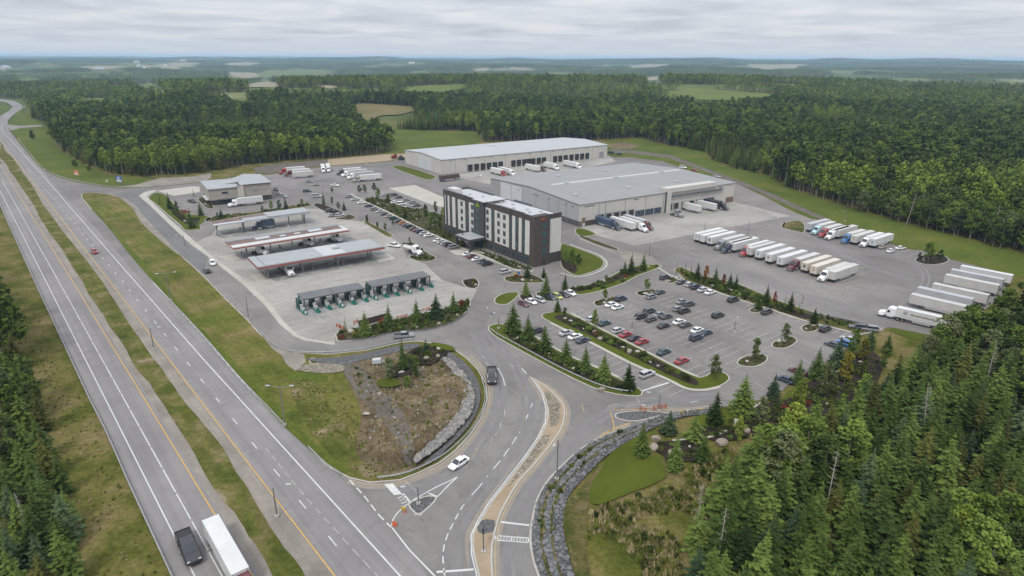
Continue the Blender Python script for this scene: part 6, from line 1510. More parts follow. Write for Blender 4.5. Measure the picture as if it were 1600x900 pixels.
SP_LAB = {'sp0': 'dark green spruce in the dense forest', 'sp2': 'dark narrow spruce in the dense forest', 'sp1': 'mid green spruce in the dense forest', 'sp4': 'mid green spruce in the dense forest', 'sp5': 'mid green ragged spruce in the dense forest', 'sp6': 'blue green spruce in the dense forest', 'sp3': 'olive brown spruce in the dense forest',
          'br0': 'green aspen among forest spruces', 'br1': 'bright green aspen among forest spruces', 'br2': 'dark leafed aspen among forest spruces', 'br3': 'grey green birch among forest spruces'}
near_pts = []
def near_forest():
    X, Y = grid(-330, 420, 40, 330, 4.1)
    k = forest_mask(X, Y) & (np.hypot(X, Y) < 520); X, Y = X[k], Y[k]
    px, py = vproj(X, Y, np.full(X.shape, 8.0))
    keep = (px > -70) & (px < 1680) & (py > 300) & (py < 1010); X, Y, px, py = X[keep], Y[keep], px[keep], py[keep]
    d = np.hypot(X, Y)
    broadf = _vn(X / 26, Y / 26, 9) + .35 * _vn(X / 9, Y / 9, 10)
    right = X > 0
    isb = (broadf > np.where(right, np.where(px > 1330, .70, .93), 1.1))
    out = []
    for j in np.argsort(d):
        out.append((X[j], Y[j], bool(isb[j]), d[j], px[j], py[j]))
    return out
nf = near_forest()
conif = [p for p in nf if not p[2]]; brd = [p for p in nf if p[2]]
NEAR_C, NEAR_B = conif[:300], brd[:200]
rg = random.Random(5)
def ZONE(px, py):
    if px < 500: return ' at the left edge, upper half' if py < 620 else (' at the left edge, middle' if py < 760 else ' in the lower left corner')
    if py < 560: return ' beside the parked trailers'
    if px < 1260: return ' on the edge of the scrub slope' if py < 820 else ' by the bottom edge near the ramp'
    if py < 700: return ' below the truck lot'
    return ' in the lower right corner' if px > 1430 and py > 780 else ' in the middle of the lower right woods'
for (x, y, b, d, px, py_) in NEAR_C + NEAR_B:
    side = 'left' if px < 500 else 'right'
    if b:
        key = rg.choice(['br0', 'br2', 'br0', 'br3', 'br2', 'br0', 'br1']); h = rg.uniform(9.5, 14)
        if side == 'left': h *= .75
    else:
        key = rg.choice(['sp0', 'sp1', 'sp2', 'sp3', 'sp4', 'sp5', 'sp6', 'sp1']); h = rg.uniform(8.5, 14)
        if side == 'left': h = rg.uniform(7.5, 11)
    w = h * (rg.uniform(1.25, 1.65) if not b else rg.uniform(1.15, 1.4))
    inst(TREE[key], (x, y, 0), rg.uniform(0, 6.28), (w, w, h), SP_LAB[key] + ZONE(px, py_), ('spruces' if not b else 'broadleaf trees') + (' west of the highway' if side == 'left' else ' in the lower right forest'), 'tree')

def snag(seed):
    rng = random.Random(seed); mb = MB(); mb.tube((0, 0, 0), (rng.uniform(-.03, .03), 0, 1), .013, .003, 6, 'bark_pale')
    for k in range(26):
        z = rng.uniform(.35, .97); a = rng.uniform(0, 6.28); L_ = .13 * (1.15 - z) + .02; mb.tube((0, 0, z), (math.cos(a) * L_, math.sin(a) * L_, z + L_ * rng.uniform(-.2, .4)), .003, .001, 4, 'bark_pale', False)
    return mb.mesh('dead_tree')
SNG = [snag(i) for i in range(3)]
for i, (px, py, h, ph) in enumerate(((1085, 850, 12, 'by the scrub slope near the bottom edge'), (1118, 905, 13, 'at the bottom edge among spruces'), (1440, 700, 14, 'in the middle of the lower right woods'), (1535, 620, 14, 'near the right edge of the woods'), (1290, 800, 13, 'between spruces left of the broadleaf trees'), (1416, 351, 16, 'standing before the forest wall, right'), (1266, 303, 15, 'standing before the forest wall, left'), (1354, 326, 15, 'standing before the forest wall, middle'), (1550, 378, 16, 'leaning at the right edge'), (45, 840, 9, 'in the conifer belt left of the highway'))):
    x, y = at(px, py); o = bpy.data.objects.new('dead_tree', SNG[i % 3]); C.objects.link(o); o.location = (x, y, 0); o.scale = (h * .9, h * .9, h); o.rotation_euler = (R(4 if i == 8 else 0), R(3 * (i % 3)), i)
    tag(o, 'bare dead tree with a pale trunk ' + ph, 'dead tree', 'dead trees')
# --- the far woods: one object each, light trees copied over points
PROTO = {}
def proto_collection(name, meshes):
    col = bpy.data.collections.new(name)
    for i, me in enumerate(meshes):
        o = bpy.data.objects.new('%s_%02d' % (name, i), me); col.objects.link(o)
    return col
def midtree(seed, kind, m, det=1.0):
    rng = random.Random(seed)
    if kind == 'c':
        mb = conifer_crown(seed, m, Rr=.18, whorls=int(10 * det), nb=int(7 * det) or 4, seg=2 if det > 1 else 1, base=.10, ragged=.4)
        mb.tube((0, 0, -.02), (0, 0, .5), .011, .006, 4, 'bark_brown', False)
    else:
        mb = broad_crown(seed, m, int(15 * det), int(9 * det) or 4, Rr=.18, z0=.42, ls=.050 / max(1, det) ** .7, cs=.10)
        mb.tube((0, 0, -.02), (rng.uniform(-.02, .02), 0, .8), .009, .004, 4, 'bark_pale', False)
    return mb
def clump(seed, size, n, hs, mats, det):
    rng = random.Random(seed); mb = MB()
    for k in range(n):
        kind = 'c' if rng.random() < .6 else 'b'
        t = midtree(seed * 50 + k, kind, rng.choice(mats[0] if kind == 'c' else mats[1]), det)
        x, y = rng.uniform(-.5, .5) * size, rng.uniform(-.5, .5) * size; h = hs * rng.uniform(.75, 1.15); w = h * rng.uniform(1.0, 1.35)
        a = rng.uniform(0, 6.28); ca, sa = math.cos(a), math.sin(a); b = len(mb.v)
        mb.v += [(x + w * (vx * ca - vy * sa), y + w * (vx * sa + vy * ca), h * vz) for vx, vy, vz in t.v]
        for f, mm in zip(t.f, t.m): mb.f.append([i + b for i in f]); mb.m.append(mb.mi(t.mats[mm]))
    return mb
def pt_cloud(name, X, Y, Z, rot, scl, idx, col, label):
    me = bpy.data.meshes.new(name); me.from_pydata(np.stack([X, Y, Z], 1).tolist(), [], [])
    for nm, ty, arr in (('rot', 'FLOAT', rot), ('scl', 'FLOAT', scl), ('idx', 'INT', idx)):
        at_ = me.attributes.new(nm, ty, 'POINT'); at_.data.foreach_set('value', arr)
    o = bpy.data.objects.new(name, me); C.objects.link(o); tag(o, label, None, None, 'stuff')
    ng = bpy.data.node_groups.new(name, 'GeometryNodeTree')
    ng.interface.new_socket('Geometry', in_out='INPUT', socket_type='NodeSocketGeometry'); ng.interface.new_socket('Geometry', in_out='OUTPUT', socket_type='NodeSocketGeometry')
    n = ng.nodes; L = ng.links
    gi, go = n.new('NodeGroupInput'), n.new('NodeGroupOutput'); ip = n.new('GeometryNodeInstanceOnPoints'); ci = n.new('GeometryNodeCollectionInfo')
    ci.inputs['Collection'].default_value = col; ci.inputs['Separate Children'].default_value = True; ci.inputs['Reset Children'].default_value = True
    def na(nm, ty):
        q = n.new('GeometryNodeInputNamedAttribute'); q.data_type = ty; q.inputs['Name'].default_value = nm; return q.outputs['Attribute']
    ip.inputs['Pick Instance'].default_value = True
    cx = n.new('ShaderNodeCombineXYZ'); L.new(na('rot', 'FLOAT'), cx.inputs[2]); er = n.new('FunctionNodeEulerToRotation'); L.new(cx.outputs[0], er.inputs[0])
    L.new(gi.outputs[0], ip.inputs['Points']); L.new(ci.outputs[0], ip.inputs['Instance']); L.new(na('idx', 'INT'), ip.inputs['Instance Index'])
    L.new(er.outputs[0], ip.inputs['Rotation']); L.new(na('scl', 'FLOAT'), ip.inputs['Scale']); L.new(ip.outputs[0], go.inputs[0])
    md = o.modifiers.new('scatter', 'NODES'); md.node_group = ng
    return o
CM, BM_ = ['spruce_dark', 'spruce_mid', 'spruce_olive'], ['leaf_mid', 'leaf_dark', 'leaf_bright']
mids = []
for i in range(4): mids.append(midtree(200 + i, 'c', CM[i % 3], 1.5).mesh('t'))
for i, mt in enumerate(('leaf_mid', 'leaf_dark', 'leaf_bright', 'leaf_dark')): mids.append(midtree(220 + i, 'b', mt, 1.45).mesh('t'))
COL_MID = proto_collection('mid_tree', mids)
COL_CL1 = proto_collection('tree_clump', [clump(300 + i, 17, 9, 16, ([CM[:2], CM[1:], CM][i % 3], [BM_[:2], BM_, ['leaf_mid', 'leaf_bright']][i % 3]), .55).mesh('c') for i in range(6)])
COL_CL2 = proto_collection('tree_patch', [clump(400 + i, 52, 46, 15, ([CM[:2], CM[1:], CM][i % 3], [BM_[:2], BM_, ['leaf_mid', 'leaf_bright']][i % 3]), .4).mesh('c') for i in range(5)])
def wedge(X, Y, marg=120): return (Y > 0) & (np.abs(X) < Y * 0.86 + marg)
def stand_type(X, Y):
    """woods change from conifer to broadleaf in large stands"""
    return _vn(X / 130, Y / 110, 21) * .6 + _vn(X / 38, Y / 38, 22) * .4
def mid_forest(name, cond, label, extra=()):
    X, Y = grid(-900, 1150, 90, 1080, 4.5)
    d = np.hypot(X, Y); k = (d > 150) & (d < 1080) & wedge(X, Y, 70) & cond(X, Y); X, Y = X[k], Y[k]
    k = forest_mask(X, Y); X, Y = X[k], Y[k]
    near = set((round(float(p[0]), 2), round(float(p[1]), 2)) for p in ())
    k = np.ones(X.shape, bool)
    if DONE: 
        dn = np.array(DONE)
        for i in range(0, len(X), 2000):
            dd = np.min(np.hypot(X[i:i + 2000, None] - dn[None, :, 0], Y[i:i + 2000, None] - dn[None, :, 1]), 1); k[i:i + 2000] = dd > 3.2
    X, Y = X[k], Y[k]
    X = np.concatenate([X, [e[0] for e in extra]]); Y = np.concatenate([Y, [e[1] for e in extra]])
    Z = hgt(X, Y) - 0.1
    s = stand_type(X, Y); n = len(X); isb = s + RNG.uniform(-.16, .16, n) > .57
    idx = np.where(isb, RNG.integers(0, 4, n), RNG.integers(4, 8, n)).astype(int)
    lush = _vn(X / 190 + 2, Y / 120, 61) * .7 + _vn(X / 50, Y / 50, 62) * .3
    idx = np.where((lush > .66) & (RNG.random(n) < .55), 6, idx).astype(int); isb = isb | (idx == 6)
    scl = np.where(isb, RNG.uniform(10.5, 18, n), RNG.uniform(10.5, 22.5, n)) * (0.8 + .35 * _vn(X / 60, Y / 60, 31))
    edge = 1
    return pt_cloud(name, X, Y, Z, RNG.uniform(0, 6.28, n), scl, idx, COL_MID, label)
DONE = [(p[0], p[1]) for p in NEAR_C + NEAR_B]
mid_forest('forest', lambda X, Y: (X < 20) & (Y > 250), 'mixed spruce and aspen forest behind the filling station')
mid_forest('forest', lambda X, Y: (X >= 20) | (Y <= 250), 'mixed spruce and aspen forest behind the truck park')
def far_forest(name, r0, r1, step, col, nproto, sc0, label):
    X, Y = grid(-r1 * .85, r1 * .85, r0 * .55, r1, step); d = np.hypot(X, Y)
    k = (d > r0) & (d < r1) & wedge(X, Y, 200); X, Y = X[k], Y[k]
    k = forest_mask(X, Y, 15); X, Y = X[k], Y[k]
    # thin, meadow-like gaps in the far woods
    g = _vn(X / 330 + 7, Y / 210, 41) * .6 + _vn(X / 120, Y / 80, 42) * .4
    k = g < (.64 if r0 < 2000 else .56); X, Y = X[k], Y[k]; n = len(X)
    return pt_cloud(name, X, Y, hgt(X, Y) - .3, RNG.uniform(0, 6.28, n), RNG.uniform(.85, 1.2, n), RNG.integers(0, nproto, n).astype(int), col, label)
def barn(px, py, w, d_, h):
    x, y = at_t(px, py); t_ = empty('farm_building', (x, y, float(hgt(x, y))), R(px)); tag(t_, 'distant pale farm building ' + {0: 'in the far left fields', 1: 'in the far middle fields', 2: 'in the far right fields'}[min(2, int(px // 534))], 'building', 'distant farm buildings')
    w_ = MB(); w_.box(-w / 2, w / 2, -d_ / 2, d_ / 2, 0, h, 'stucco_white'); part_(w_, 'wall', t_)
    r_ = MB(); r_.prism_y([(-w / 2 - .5, h), (w / 2 + .5, h), (0, h + w * .25)], -d_ / 2 - .5, d_ / 2 + .5, 'roof_white'); part_(r_, 'roof', t_)
for q in ((214, 98.5, 40, 70, 14), (219, 105.5, 30, 60, 10), (228, 109, 26, 50, 9), (286, 97.5, 36, 60, 14), (155, 109.5, 26, 60, 8), (260, 104, 18, 30, 8), (643, 100, 30, 50, 10), (722, 96, 40, 60, 12), (828, 125.5, 14, 22, 7), (1310, 136.5, 12, 20, 6), (8, 108, 40, 70, 10)): barn(*q)
far_forest('woodland', 1065, 3000, 13.5, COL_CL1, 6, 1, 'rolling woodland beyond the forest stands')
far_forest('far_woodland', 2950, 11500, 44, COL_CL2, 5, 1, 'distant hazy woodland reaching to the horizon')

# ================================================================== GARDEN TREES
def gtree(key, base, topy, label, group='trees in the planted beds', wide=1.0, z=0.12):
    h = max(1.5, zof(base, topy) * 1.02); x, y = at(*base)
    w = h * wide * (1.25 if key[:2] in ('gs', 'gn', 'gp') else 1.15)
    return inst(TREE[key], (x, y, z), random.uniform(0, 6.28), (w, w, h), uniq(label), group, 'tree')
GT = [
 # beds south of the narrow strip
 ('gs1', (802, 519), 474, 'large bushy spruce at the road corner of the lower bed', 1.15), ('gs0', (825, 534), 492, 'dark spruce, second from the road corner in the lower bed', 1), ('gs0', (851, 550), 508, 'dark spruce, third from the road corner in the lower bed', 1.1),
 ('gs1', (884, 568), 529, 'spruce, fourth from the road corner in the lower bed', 1), ('gs0', (914, 583), 541, 'spruce, fifth from the road corner in the lower bed', .95), ('gs1', (943, 596), 552, 'lighter green spruce, second from the far end of the lower bed', .95), ('gs0', (981, 610), 568, 'last spruce at the far end of the lower bed', 1.05),
 # front bed below the chargers
 ('gn', (540, 518), 493, 'thin young spruce at the left tip of the bed below the chargers', .9), ('gs1', (571.5, 524), 486, 'spruce by the dark fence in the bed below the chargers', .9), ('gs0', (608, 513), 476, 'spruce right of the dark fence in the bed below the chargers', .95), ('gs0', (651.5, 503), 468, 'spruce in the middle of the bed below the chargers', 1),
 ('gs2', (682, 497), 459, 'broad spruce in a mulch ring below the chargers', 1.05), ('gs0', (709, 489), 456, 'spruce near the right tip of the bed below the chargers', .95), ('gn', (592, 514), 496, 'small slim spruce in front of the dark fence', .8), ('gn', (635, 507), 489, 'small slim spruce by the orange barriers', .9), ('gd5', (721, 482), 469, 'small red brown tree at the right tip of the charger bed', 1),
 # basin garden
 ('gs0', (630, 580), 530, 'tall dark spruce in the mulch above the earth basin', .75), ('gs2', (666, 557), 529, 'blue green spruce at the top of the earth basin', .8), ('gd2', (609, 597), 560, 'greyish young tree on the round lawn patch', .8), ('gd4', (650, 590), 566, 'broad green bush tree in the basin mulch', 1.1), ('gd0', (668, 562), 549, 'low bright bush tree at the basin top', 1.3), ('gd0', (636, 607), 589, 'round shrub tree at the edge of the basin earth', 1.2),
 # junction
 ('gs1', (821.5, 461), 436, 'small spruce in the round mulch bed', .95), ('gs0', (824, 434), 411, 'spruce behind the round bed at the hotel corner', 1), ('gs0', (853, 462), 427, 'dark spruce over the parked cars at the junction', .95), ('gs0', (849.5, 434), 416, 'small conifer at the hotel parking bay', .9), ('gs0', (882.5, 455), 427, 'slim dark spruce beside the hedge by the junction', .8), ('gs1', (871, 487), 467, 'small spruce at the tip of the middle bed', 1), ('gd4', (882, 492), 481, 'shrubby tree at the tip of the middle bed', 1.2),
 # north of the car park
 ('gs0', (976, 428), 406, 'left one of three spruces by the brick forecourt', .8), ('gs0', (986, 426), 394, 'tall middle spruce by the brick forecourt', .75), ('gs0', (1005, 423), 395, 'spruce standing alone right of the brick forecourt', .8), ('gd1', (945, 468), 452, 'young tree in the kerbed bay left of the car park', 1), ('gd0', (1011, 453), 436, 'young tree in the second kerbed bay of the car park', 1), ('gd4', (947, 440), 430, 'small tree in the hedge north of the car park', 1),
 # hotel lawn
 ('gs1', (884, 408), 382, 'dark conifer on the hotel lawn close to the wall', .8), ('gd0', (894, 418), 390, 'leafy tree on the hotel lawn', .8), ('gd4', (904, 414), 398, 'low leafy tree in the hotel lawn mulch', 1),
 # strip between car park and truck lot
 ('gn', (1057, 428), 409, 'thin conifer at the hotel end of the dividing bed', .9), ('gn', (1070, 431), 407, 'thin bare tipped conifer in the dividing bed', .7), ('gn', (1079, 434), 412, 'slim conifer left of the tall spruce in the dividing bed', 1.1), ('gs0', (1089, 438), 409, 'tall spruce left of the orange tree', .8), ('gd6', (1102.5, 438), 416, 'orange leafed young tree in the dividing bed', .75),
 ('gs0', (1117, 445), 417, 'spruce between the orange and the red tree', .8), ('gd5', (1130.5, 445), 429, 'red leafed young tree in the dividing bed', .8), ('gs2', (1140, 448), 426, 'blue green spruce right of the red tree', .85), ('gs0', (1149, 454), 429, 'dark spruce, second right of the red tree', .85), ('gs1', (1185, 482), 459, 'small conifer in the kerbed bay below the dividing bed', 1), ('gs0', (1197, 473), 445, 'tall spruce in the middle of the dividing bed', .85),
 ('gd5', (1209.5, 476), 456, 'slim tree with a red top in the dividing bed', .55), ('gn', (1226, 476), 457, 'thin bare conifer in the dividing bed', .6), ('gs0', (1234, 487), 457, 'broad spruce right of the thin bare conifer', .9), ('gn', (1247, 491), 472, 'slim bright conifer near the lamp post', 1), ('gs0', (1271, 506), 481, 'spruce at the kerbed bay by the truck lot fence', 1),
 ('gd2', (1226, 534), 507, 'young grey tree in the upper oval bay', .85), ('gd4', (1179, 561), 529, 'young dark tree in the lower oval bay', .8), ('gd2', (1116, 592), 556, 'young thin tree in the round end of the middle bed', .8), ('gd1', (929, 512), 485, 'yellow green young tree in the middle bed', .7),
 # garden east of the ramp
 ('gs0', (1116, 663), 612, 'dark spruce on the small lawn above the terraces', .95), ('gs1', (1159, 646), 586, 'big bright spruce at the garden path', 1.1), ('gs2', (1207, 623), 585, 'blue green spruce at the car park corner', .9), ('gs0', (1246, 601), 562, 'spruce beside the parked navy sedan', .95), ('gs0', (1274, 592), 543, 'tall spruce, second of the car park edge', .95), ('gs2', (1306, 576), 526, 'tall blue green spruce, third of the car park edge', .95),
 ('gd3', (1319, 600), 551, 'yellow leafed tree behind the tall spruces', .7), ('gd1', (1246, 645), 596, 'lime green tree over the dark mulch', .75), ('gd2', (1187, 672), 622, 'grey leafed tree with a pale trunk beside the path', .7), ('gd2', (1288, 624), 569, 'grey green tree with a pale trunk in the dark mulch', .7), ('gs1', (1002, 712), 660, 'light spruce in the mulch ring of the lawn', .8), ('gs2', (1045, 678), 642, 'small blue spruce above the lawn', 1.05),
 ('gp', (1084, 688), 648, 'wide blue grey pine in the middle of the garden', 1.0), ('gp', (1098, 722), 675, 'loose dark pine below the wide pine', .75), ('gs1', (1054, 735), 678, 'light green larch like conifer at the lawn edge', .75), ('gd1', (1152, 696), 652, 'yellow green conifer shaped tree beside the boulders', .55), ('gd3', (1347, 566), 530, 'yellow tree near the far corner of the car park', .75), ('gs2', (1358, 545), 513, 'blue green spruce behind the far corner of the car park', .9),
 ('gd0', (1330, 556), 516, 'leafy tree at the far corner of the car park', .75), ('gd4', (1378, 580), 545, 'dark leafy tree at the forest end of the garden', .8), ('gs0', (1385, 552), 520, 'spruce behind the last garden trees', .9), ('gd0', (1344, 636), 586, 'leafy tree where the garden meets the forest', .8), ('gd4', (1222, 676), 640, 'dark bush tree beside the boulder path', 1), ('gd0', (1270, 664), 634, 'green bush tree at the lower garden edge', 1),
 # truck lot
 ('gd1', (1450, 407), 379, 'lime green tree in the round bed of the truck lot', 1.0), ('gd4', (1436, 405), 395, 'small shrub tree in the round bed of the truck lot', 1), ('gd4', (1468, 407), 391, 'dark green tree in the round bed of the truck lot', 1), ('gd4', (1224, 356), 347, 'small round tree at the corner bed of the truck lot', .8), ('gd4', (1292, 0 + 500), 492, 'low shrub tree at the truck lot fence', 1),
 # store bed
 ('gn', (250, 318), 297, 'conifer at the road end of the store bed', 1.2), ('gs0', (265.5, 326), 300, 'tall conifer, second in the store bed', .8), ('gd2', (277, 334), 315, 'greyish tree in the middle of the store bed', .7), ('gn', (285, 337), 319, 'slim conifer beside the greyish tree', 1.2), ('gs0', (299.5, 356), 325, 'tallest conifer at the lower end of the store bed', .9), ('gs0', (314, 337), 314, 'conifer on the corner beside the store drive', .9), ('gn', (303, 307), 293, 'small conifer at the store front lawn', 1.2),
 ('gd4', (340, 341), 332, 'round shrub tree left of the pair behind the canopy', .9), ('gs2', (346, 340), 325, 'small blue green conifer behind the pale canopy', .9),
 ('gd4', (410, 330), 322, 'round dark bush in the hedge row', 1), ('gd0', (424, 328), 314, 'first of three trees in the hedge row', .8), ('gd4', (437, 328), 313, 'second of three trees in the hedge row', .8), ('gs0', (447, 328), 304, 'tall tree at the end of the hedge row', .6), ('gd0', (472, 322), 311, 'small round tree by the pale wall', .8),
 ('gs0', (506, 320), 298, 'tall conifer by the rear canopy drive', .6), ('gd4', (519, 320), 308, 'round tree right of the tall conifer', .8), ('gd4', (529, 327), 316, 'dark round tree in the mulch bed behind the canopies', .9), ('gs0', (538, 329), 313, 'conifer at the end of the mulch bed behind the canopies', .8),
 ('gd4', (519, 301), 293, 'small bush at the trailer grass patch', 1), ('gd4', (562, 302), 290, 'dark tree at the front of the four lorries', 1), ('gd2', (570, 302), 289, 'grey tree at the front of the four lorries', 1), ('gd4', (585, 299), 286, 'bushy tree behind the long car row', 1), ('gd0', (591, 312), 294, 'green tree among the cars by the concrete yard', .8), ('gd4', (607, 317), 303, 'dark green tree beside the concrete yard', 1),
 ('gd4', (574, 349), 336, 'small tree at the head of the narrow strip', .8), ('gd4', (590, 356), 347, 'low bush tree in the narrow strip', 1), ('gd4', (602, 361), 349, 'dark bush tree at the end of the narrow strip', .9), ('gs0', (633, 342), 323, 'conifer in the hotel garden near the path', .7), ('gn', (654, 339), 319, 'slim tree, second in the hotel garden', 1.4), ('gd0', (665.5, 343), 320, 'leafy tree, third in the hotel garden', .7), ('gd0', (681, 335), 315, 'tall leafy tree at the hotel wall', .6),
 ('gd1', (692, 341), 324, 'bright leafy tree by the hotel wall', .7), ('gd0', (674, 356), 332, 'wide leafy tree in the hotel garden', .8), ('gd4', (687, 358), 338, 'dark leafy tree in the hotel garden', .9), ('gd4', (700, 372), 361, 'low tree by the hotel path', 1), ('gd4', (640, 379), 371, 'small tree beside the white tanker', .8), ('gs1', (723, 386), 361, 'conifer left of the hotel porch', .8), ('gn', (757, 394), 379, 'slim tree right of the hotel porch', 1.2), ('gn', (773, 399), 383, 'second slim tree right of the hotel porch', 1.2), ('gd4', (614, 352), 344, 'low bush tree by the long car row', 1),
]
for k, b, ty, lab, wd in GT: gtree(k, b, ty, lab, wide=wd)
# self-sown trees on the edge of the lower right clearing and by the highway
gtree('gd4', (52, 219), 204, 'lone dark spruce shaped tree on the verge of the highway bend', None, 1.1, 0)
gtree('gd0', (118, 262), 250, 'low green bush tree below the forest on the left verge', None, 1.2, 0)
gtree('gd4', (140, 268), 258, 'dark bush tree below the forest on the left verge', None, 1.2, 0)
for t_ in set(TREE.values()): remove(t_)

# ================================================================== SHRUBS, BOULDERS, STREET FURNITURE
plain('stone_pale', (.27, .25, .22), .95, 0, .25, .8)
plain('stone_grey', (.165, .165, .167), .95, 0, .3, .8)
def shrub_mesh(seed, m):
    rng = random.Random(seed); mb = MB()
    for k in range(6):
        a = rng.uniform(0, 6.28); r = rng.uniform(0, .45); c = Vector((math.cos(a) * r, math.sin(a) * r, .35 + rng.uniform(-.1, .15)))
        for j in range(22):
            u = Vector((rng.gauss(0, 1), rng.gauss(0, 1), rng.gauss(0, .8))).normalized() * rng.uniform(.2, .42)
            leafquad(mb, c + u, .13, rng, m, .8)
    return mb
def rock_mesh(seed, m):
    rng = random.Random(seed); bm = bmesh.new(); bmesh.ops.create_icosphere(bm, subdivisions=2, radius=.5)
    off = [Vector((rng.gauss(0, 1), rng.gauss(0, 1), rng.gauss(0, 1))).normalized() for _ in range(7)]; dd = [rng.uniform(.26, .42) for _ in off]
    for v in bm.verts:
        for n, d in zip(off, dd):
            e = v.co.dot(n) - d
            if e > 0: v.co -= n * e
        v.co.z = max(v.co.z, -.2)
    me = bpy.data.meshes.new('boulder'); bm.to_mesh(me); bm.free(); me.materials.append(MAT[m]); return me
SHR = [shrub_mesh(i, mt).mesh('shrub') for i, mt in enumerate(('shrub_leaf', 'shrub_leaf', 'leaf_mid', 'leaf_red', 'leaf_yellow', 'leaf_dark'))]
ROK = [rock_mesh(i, 'boulder_tan' if i % 2 else 'boulder_pale') for i in range(5)]
SNAME = ['green', 'dark green', 'bright green', 'red', 'yellow', 'dark green']
def drop(me, name, x, y, z, s, label, cat, group):
    o = bpy.data.objects.new(name, me); C.objects.link(o); o.location = (x, y, z); o.rotation_euler.z = random.uniform(0, 6.28); o.scale = s
    return tag(o, label, cat, group)
rs = random.Random(21)
def fill(poly, n, where, rocksn=0, z=.14, size=(1.0, 2.1), red=0.04, mind=1.6):
    xs = [p[0] for p in poly]; ys = [p[1] for p in poly]; pl = inset(poly, .7); got = []; tr = 0
    while len(got) < n + rocksn and tr < 4000:
        tr += 1; x, y = rs.uniform(min(xs), max(xs)), rs.uniform(min(ys), max(ys))
        if not inpoly([x], [y], pl)[0] or any(math.hypot(x - a, y - b) < mind for a, b in got): continue
        got.append((x, y))
        if len(got) <= rocksn:
            s = rs.uniform(.6, 1.5); drop(rs.choice(ROK), 'boulder', x, y, z + s * .1, (s * rs.uniform(1, 1.7), s, s * .7), 'weathered boulder lying in the %s' % where, 'boulder', 'boulders in the %s' % where)
        else:
            i = rs.choice([0, 0, 1, 2, 5, 5]) if rs.random() > red else rs.choice([3, 4]); s = rs.uniform(*size)
            drop(SHR[i], 'shrub', x, y, z - .05, (s, s, s * rs.uniform(.7, 1.0)), 'low %s shrub in the %s' % (SNAME[i], where), 'shrub', 'shrubs in the %s' % where)
WP = lambda q: ccw(W(q))
fill(WP([(800, 524), (815, 526), (845, 543), (880, 561), (930, 583), (970, 603), (962, 608), (925, 598), (880, 574), (835, 550), (803, 533)]), 34, 'bed of spruces beside the ramp', 9, .16)
fill(WP([(866, 497), (890, 496), (940, 521), (1000, 551), (1050, 577), (1086, 595), (1080, 600), (1040, 583), (985, 555), (925, 525), (882, 505)]), 42, 'long bed between the two car parks', 9, .16)
fill(WP([(1075, 432), (1100, 438), (1150, 451), (1190, 466), (1225, 481), (1262, 493), (1230, 489), (1190, 475), (1150, 461), (1110, 448), (1085, 439)]), 36, 'bed between the car park and the truck lot', 7, .16)
fill(BEDS['front'], 34, 'bed below the chargers', 10, .15)
fill(BEDS['hotel_garden'], 0, 'garden beside the hotel', 8, .15)
fill(BEDS['hotel_front'], 12, 'bed along the hotel front', 2, .15, (.7, 1.2))
fill(BEDS['hotel_corner'], 7, 'bed at the hotel corner', 2, .15, (.7, 1.2), .3)
fill(BEDS['lot_north'], 18, 'hedge bed north of the car park', 4, .15)
fill(BEDS['lotend'], 4, 'small bed at the left junction corner', 1, .15, (.8, 1.2), .4)
fill(BEDS['tankers'], 0, 'narrow bed by the tanker', 1, .15, (.7, 1.2))
for key, ph in (('bay_a', 'kerbed bay left of the car park'), ('bay_b', 'second kerbed bay of the car park'), ('bay_c', 'kerbed bay under the dividing bed'), ('bay_d', 'kerbed bay below the middle of the dividing bed'), ('bay_e', 'kerbed bay by the truck lot fence'), ('bay_f', 'lower oval bay'), ('bay_g', 'upper oval bay'), ('oval_east', 'bed by the junction cars'), ('store_front', 'store front bed'), ('truck_island', 'round bed of the truck lot')):
    fill(BEDS[key], 4, ph, 2, .15, (.6, 1.1))
fill(WP([(262, 322), (272, 326), (292, 340), (312, 342), (304, 352), (290, 350), (274, 338)]), 0, 'bed west of the store', 3, .15, (.9, 1.6), .2)
fill(BEDS['store_row'], 0, 'hedge row behind the pale canopy', 2, .15, (.9, 1.4), .15)
fill(WP([(632, 560), (650, 548), (680, 542), (698, 548), (690, 561), (672, 572), (650, 572), (638, 588), (614, 590)]), 18, 'mulch above the earth basin', 5, .75, (.9, 1.6), .1)
fill(bw, 12, 'bare earth basin', 12, .3, (.6, 1.1), 0)

fill(WP([(1090, 672), (1130, 658), (1160, 648), (1195, 635), (1240, 622), (1290, 585), (1335, 556), (1365, 568), (1350, 604), (1310, 640), (1250, 655), (1190, 675), (1140, 688), (1110, 688)]), 46, 'dark mulch garden by the forest', 8, .25, (1.0, 2.0), .05)
fill(WP([(1018, 700), (1030, 694), (1060, 692), (1090, 697), (1094, 718), (1070, 720), (1060, 735), (1044, 728), (1040, 712)]), 14, 'mulch bed beside the curved lawn', 3, .25, (.9, 1.5), .05)
for (x, y, s, lab) in ((1024, 688, 2.6, 'large reddish boulder above the curved lawn'), (1021, 701, 2.8, 'large pale boulder beside the curved lawn'), (1128, 694, 3.2, 'biggest tan boulder in the garden'), (1166, 645, 2.2, 'tall boulder beside the garden path'), (1150, 660, 1.8, 'round boulder on the garden path'), (1168, 676, 2.4, 'pointed pale boulder under the yellow green tree'), (940, 611, 2.4, 'long pale boulder near the road end of the spruce bed'), (983, 551, 2.6, 'broad tan boulder in the long bed'), (938, 531, 2.2, 'pink grey boulder in the long bed'), (549, 519, 2.6, 'pale boulder at the left tip of the charger bed')):
    X, Y = at(x, y); drop(ROK[len(lab) % 5], 'boulder', X, Y, .3, (s, s * .75, s * .6), uniq(lab), 'boulder', 'large garden boulders')
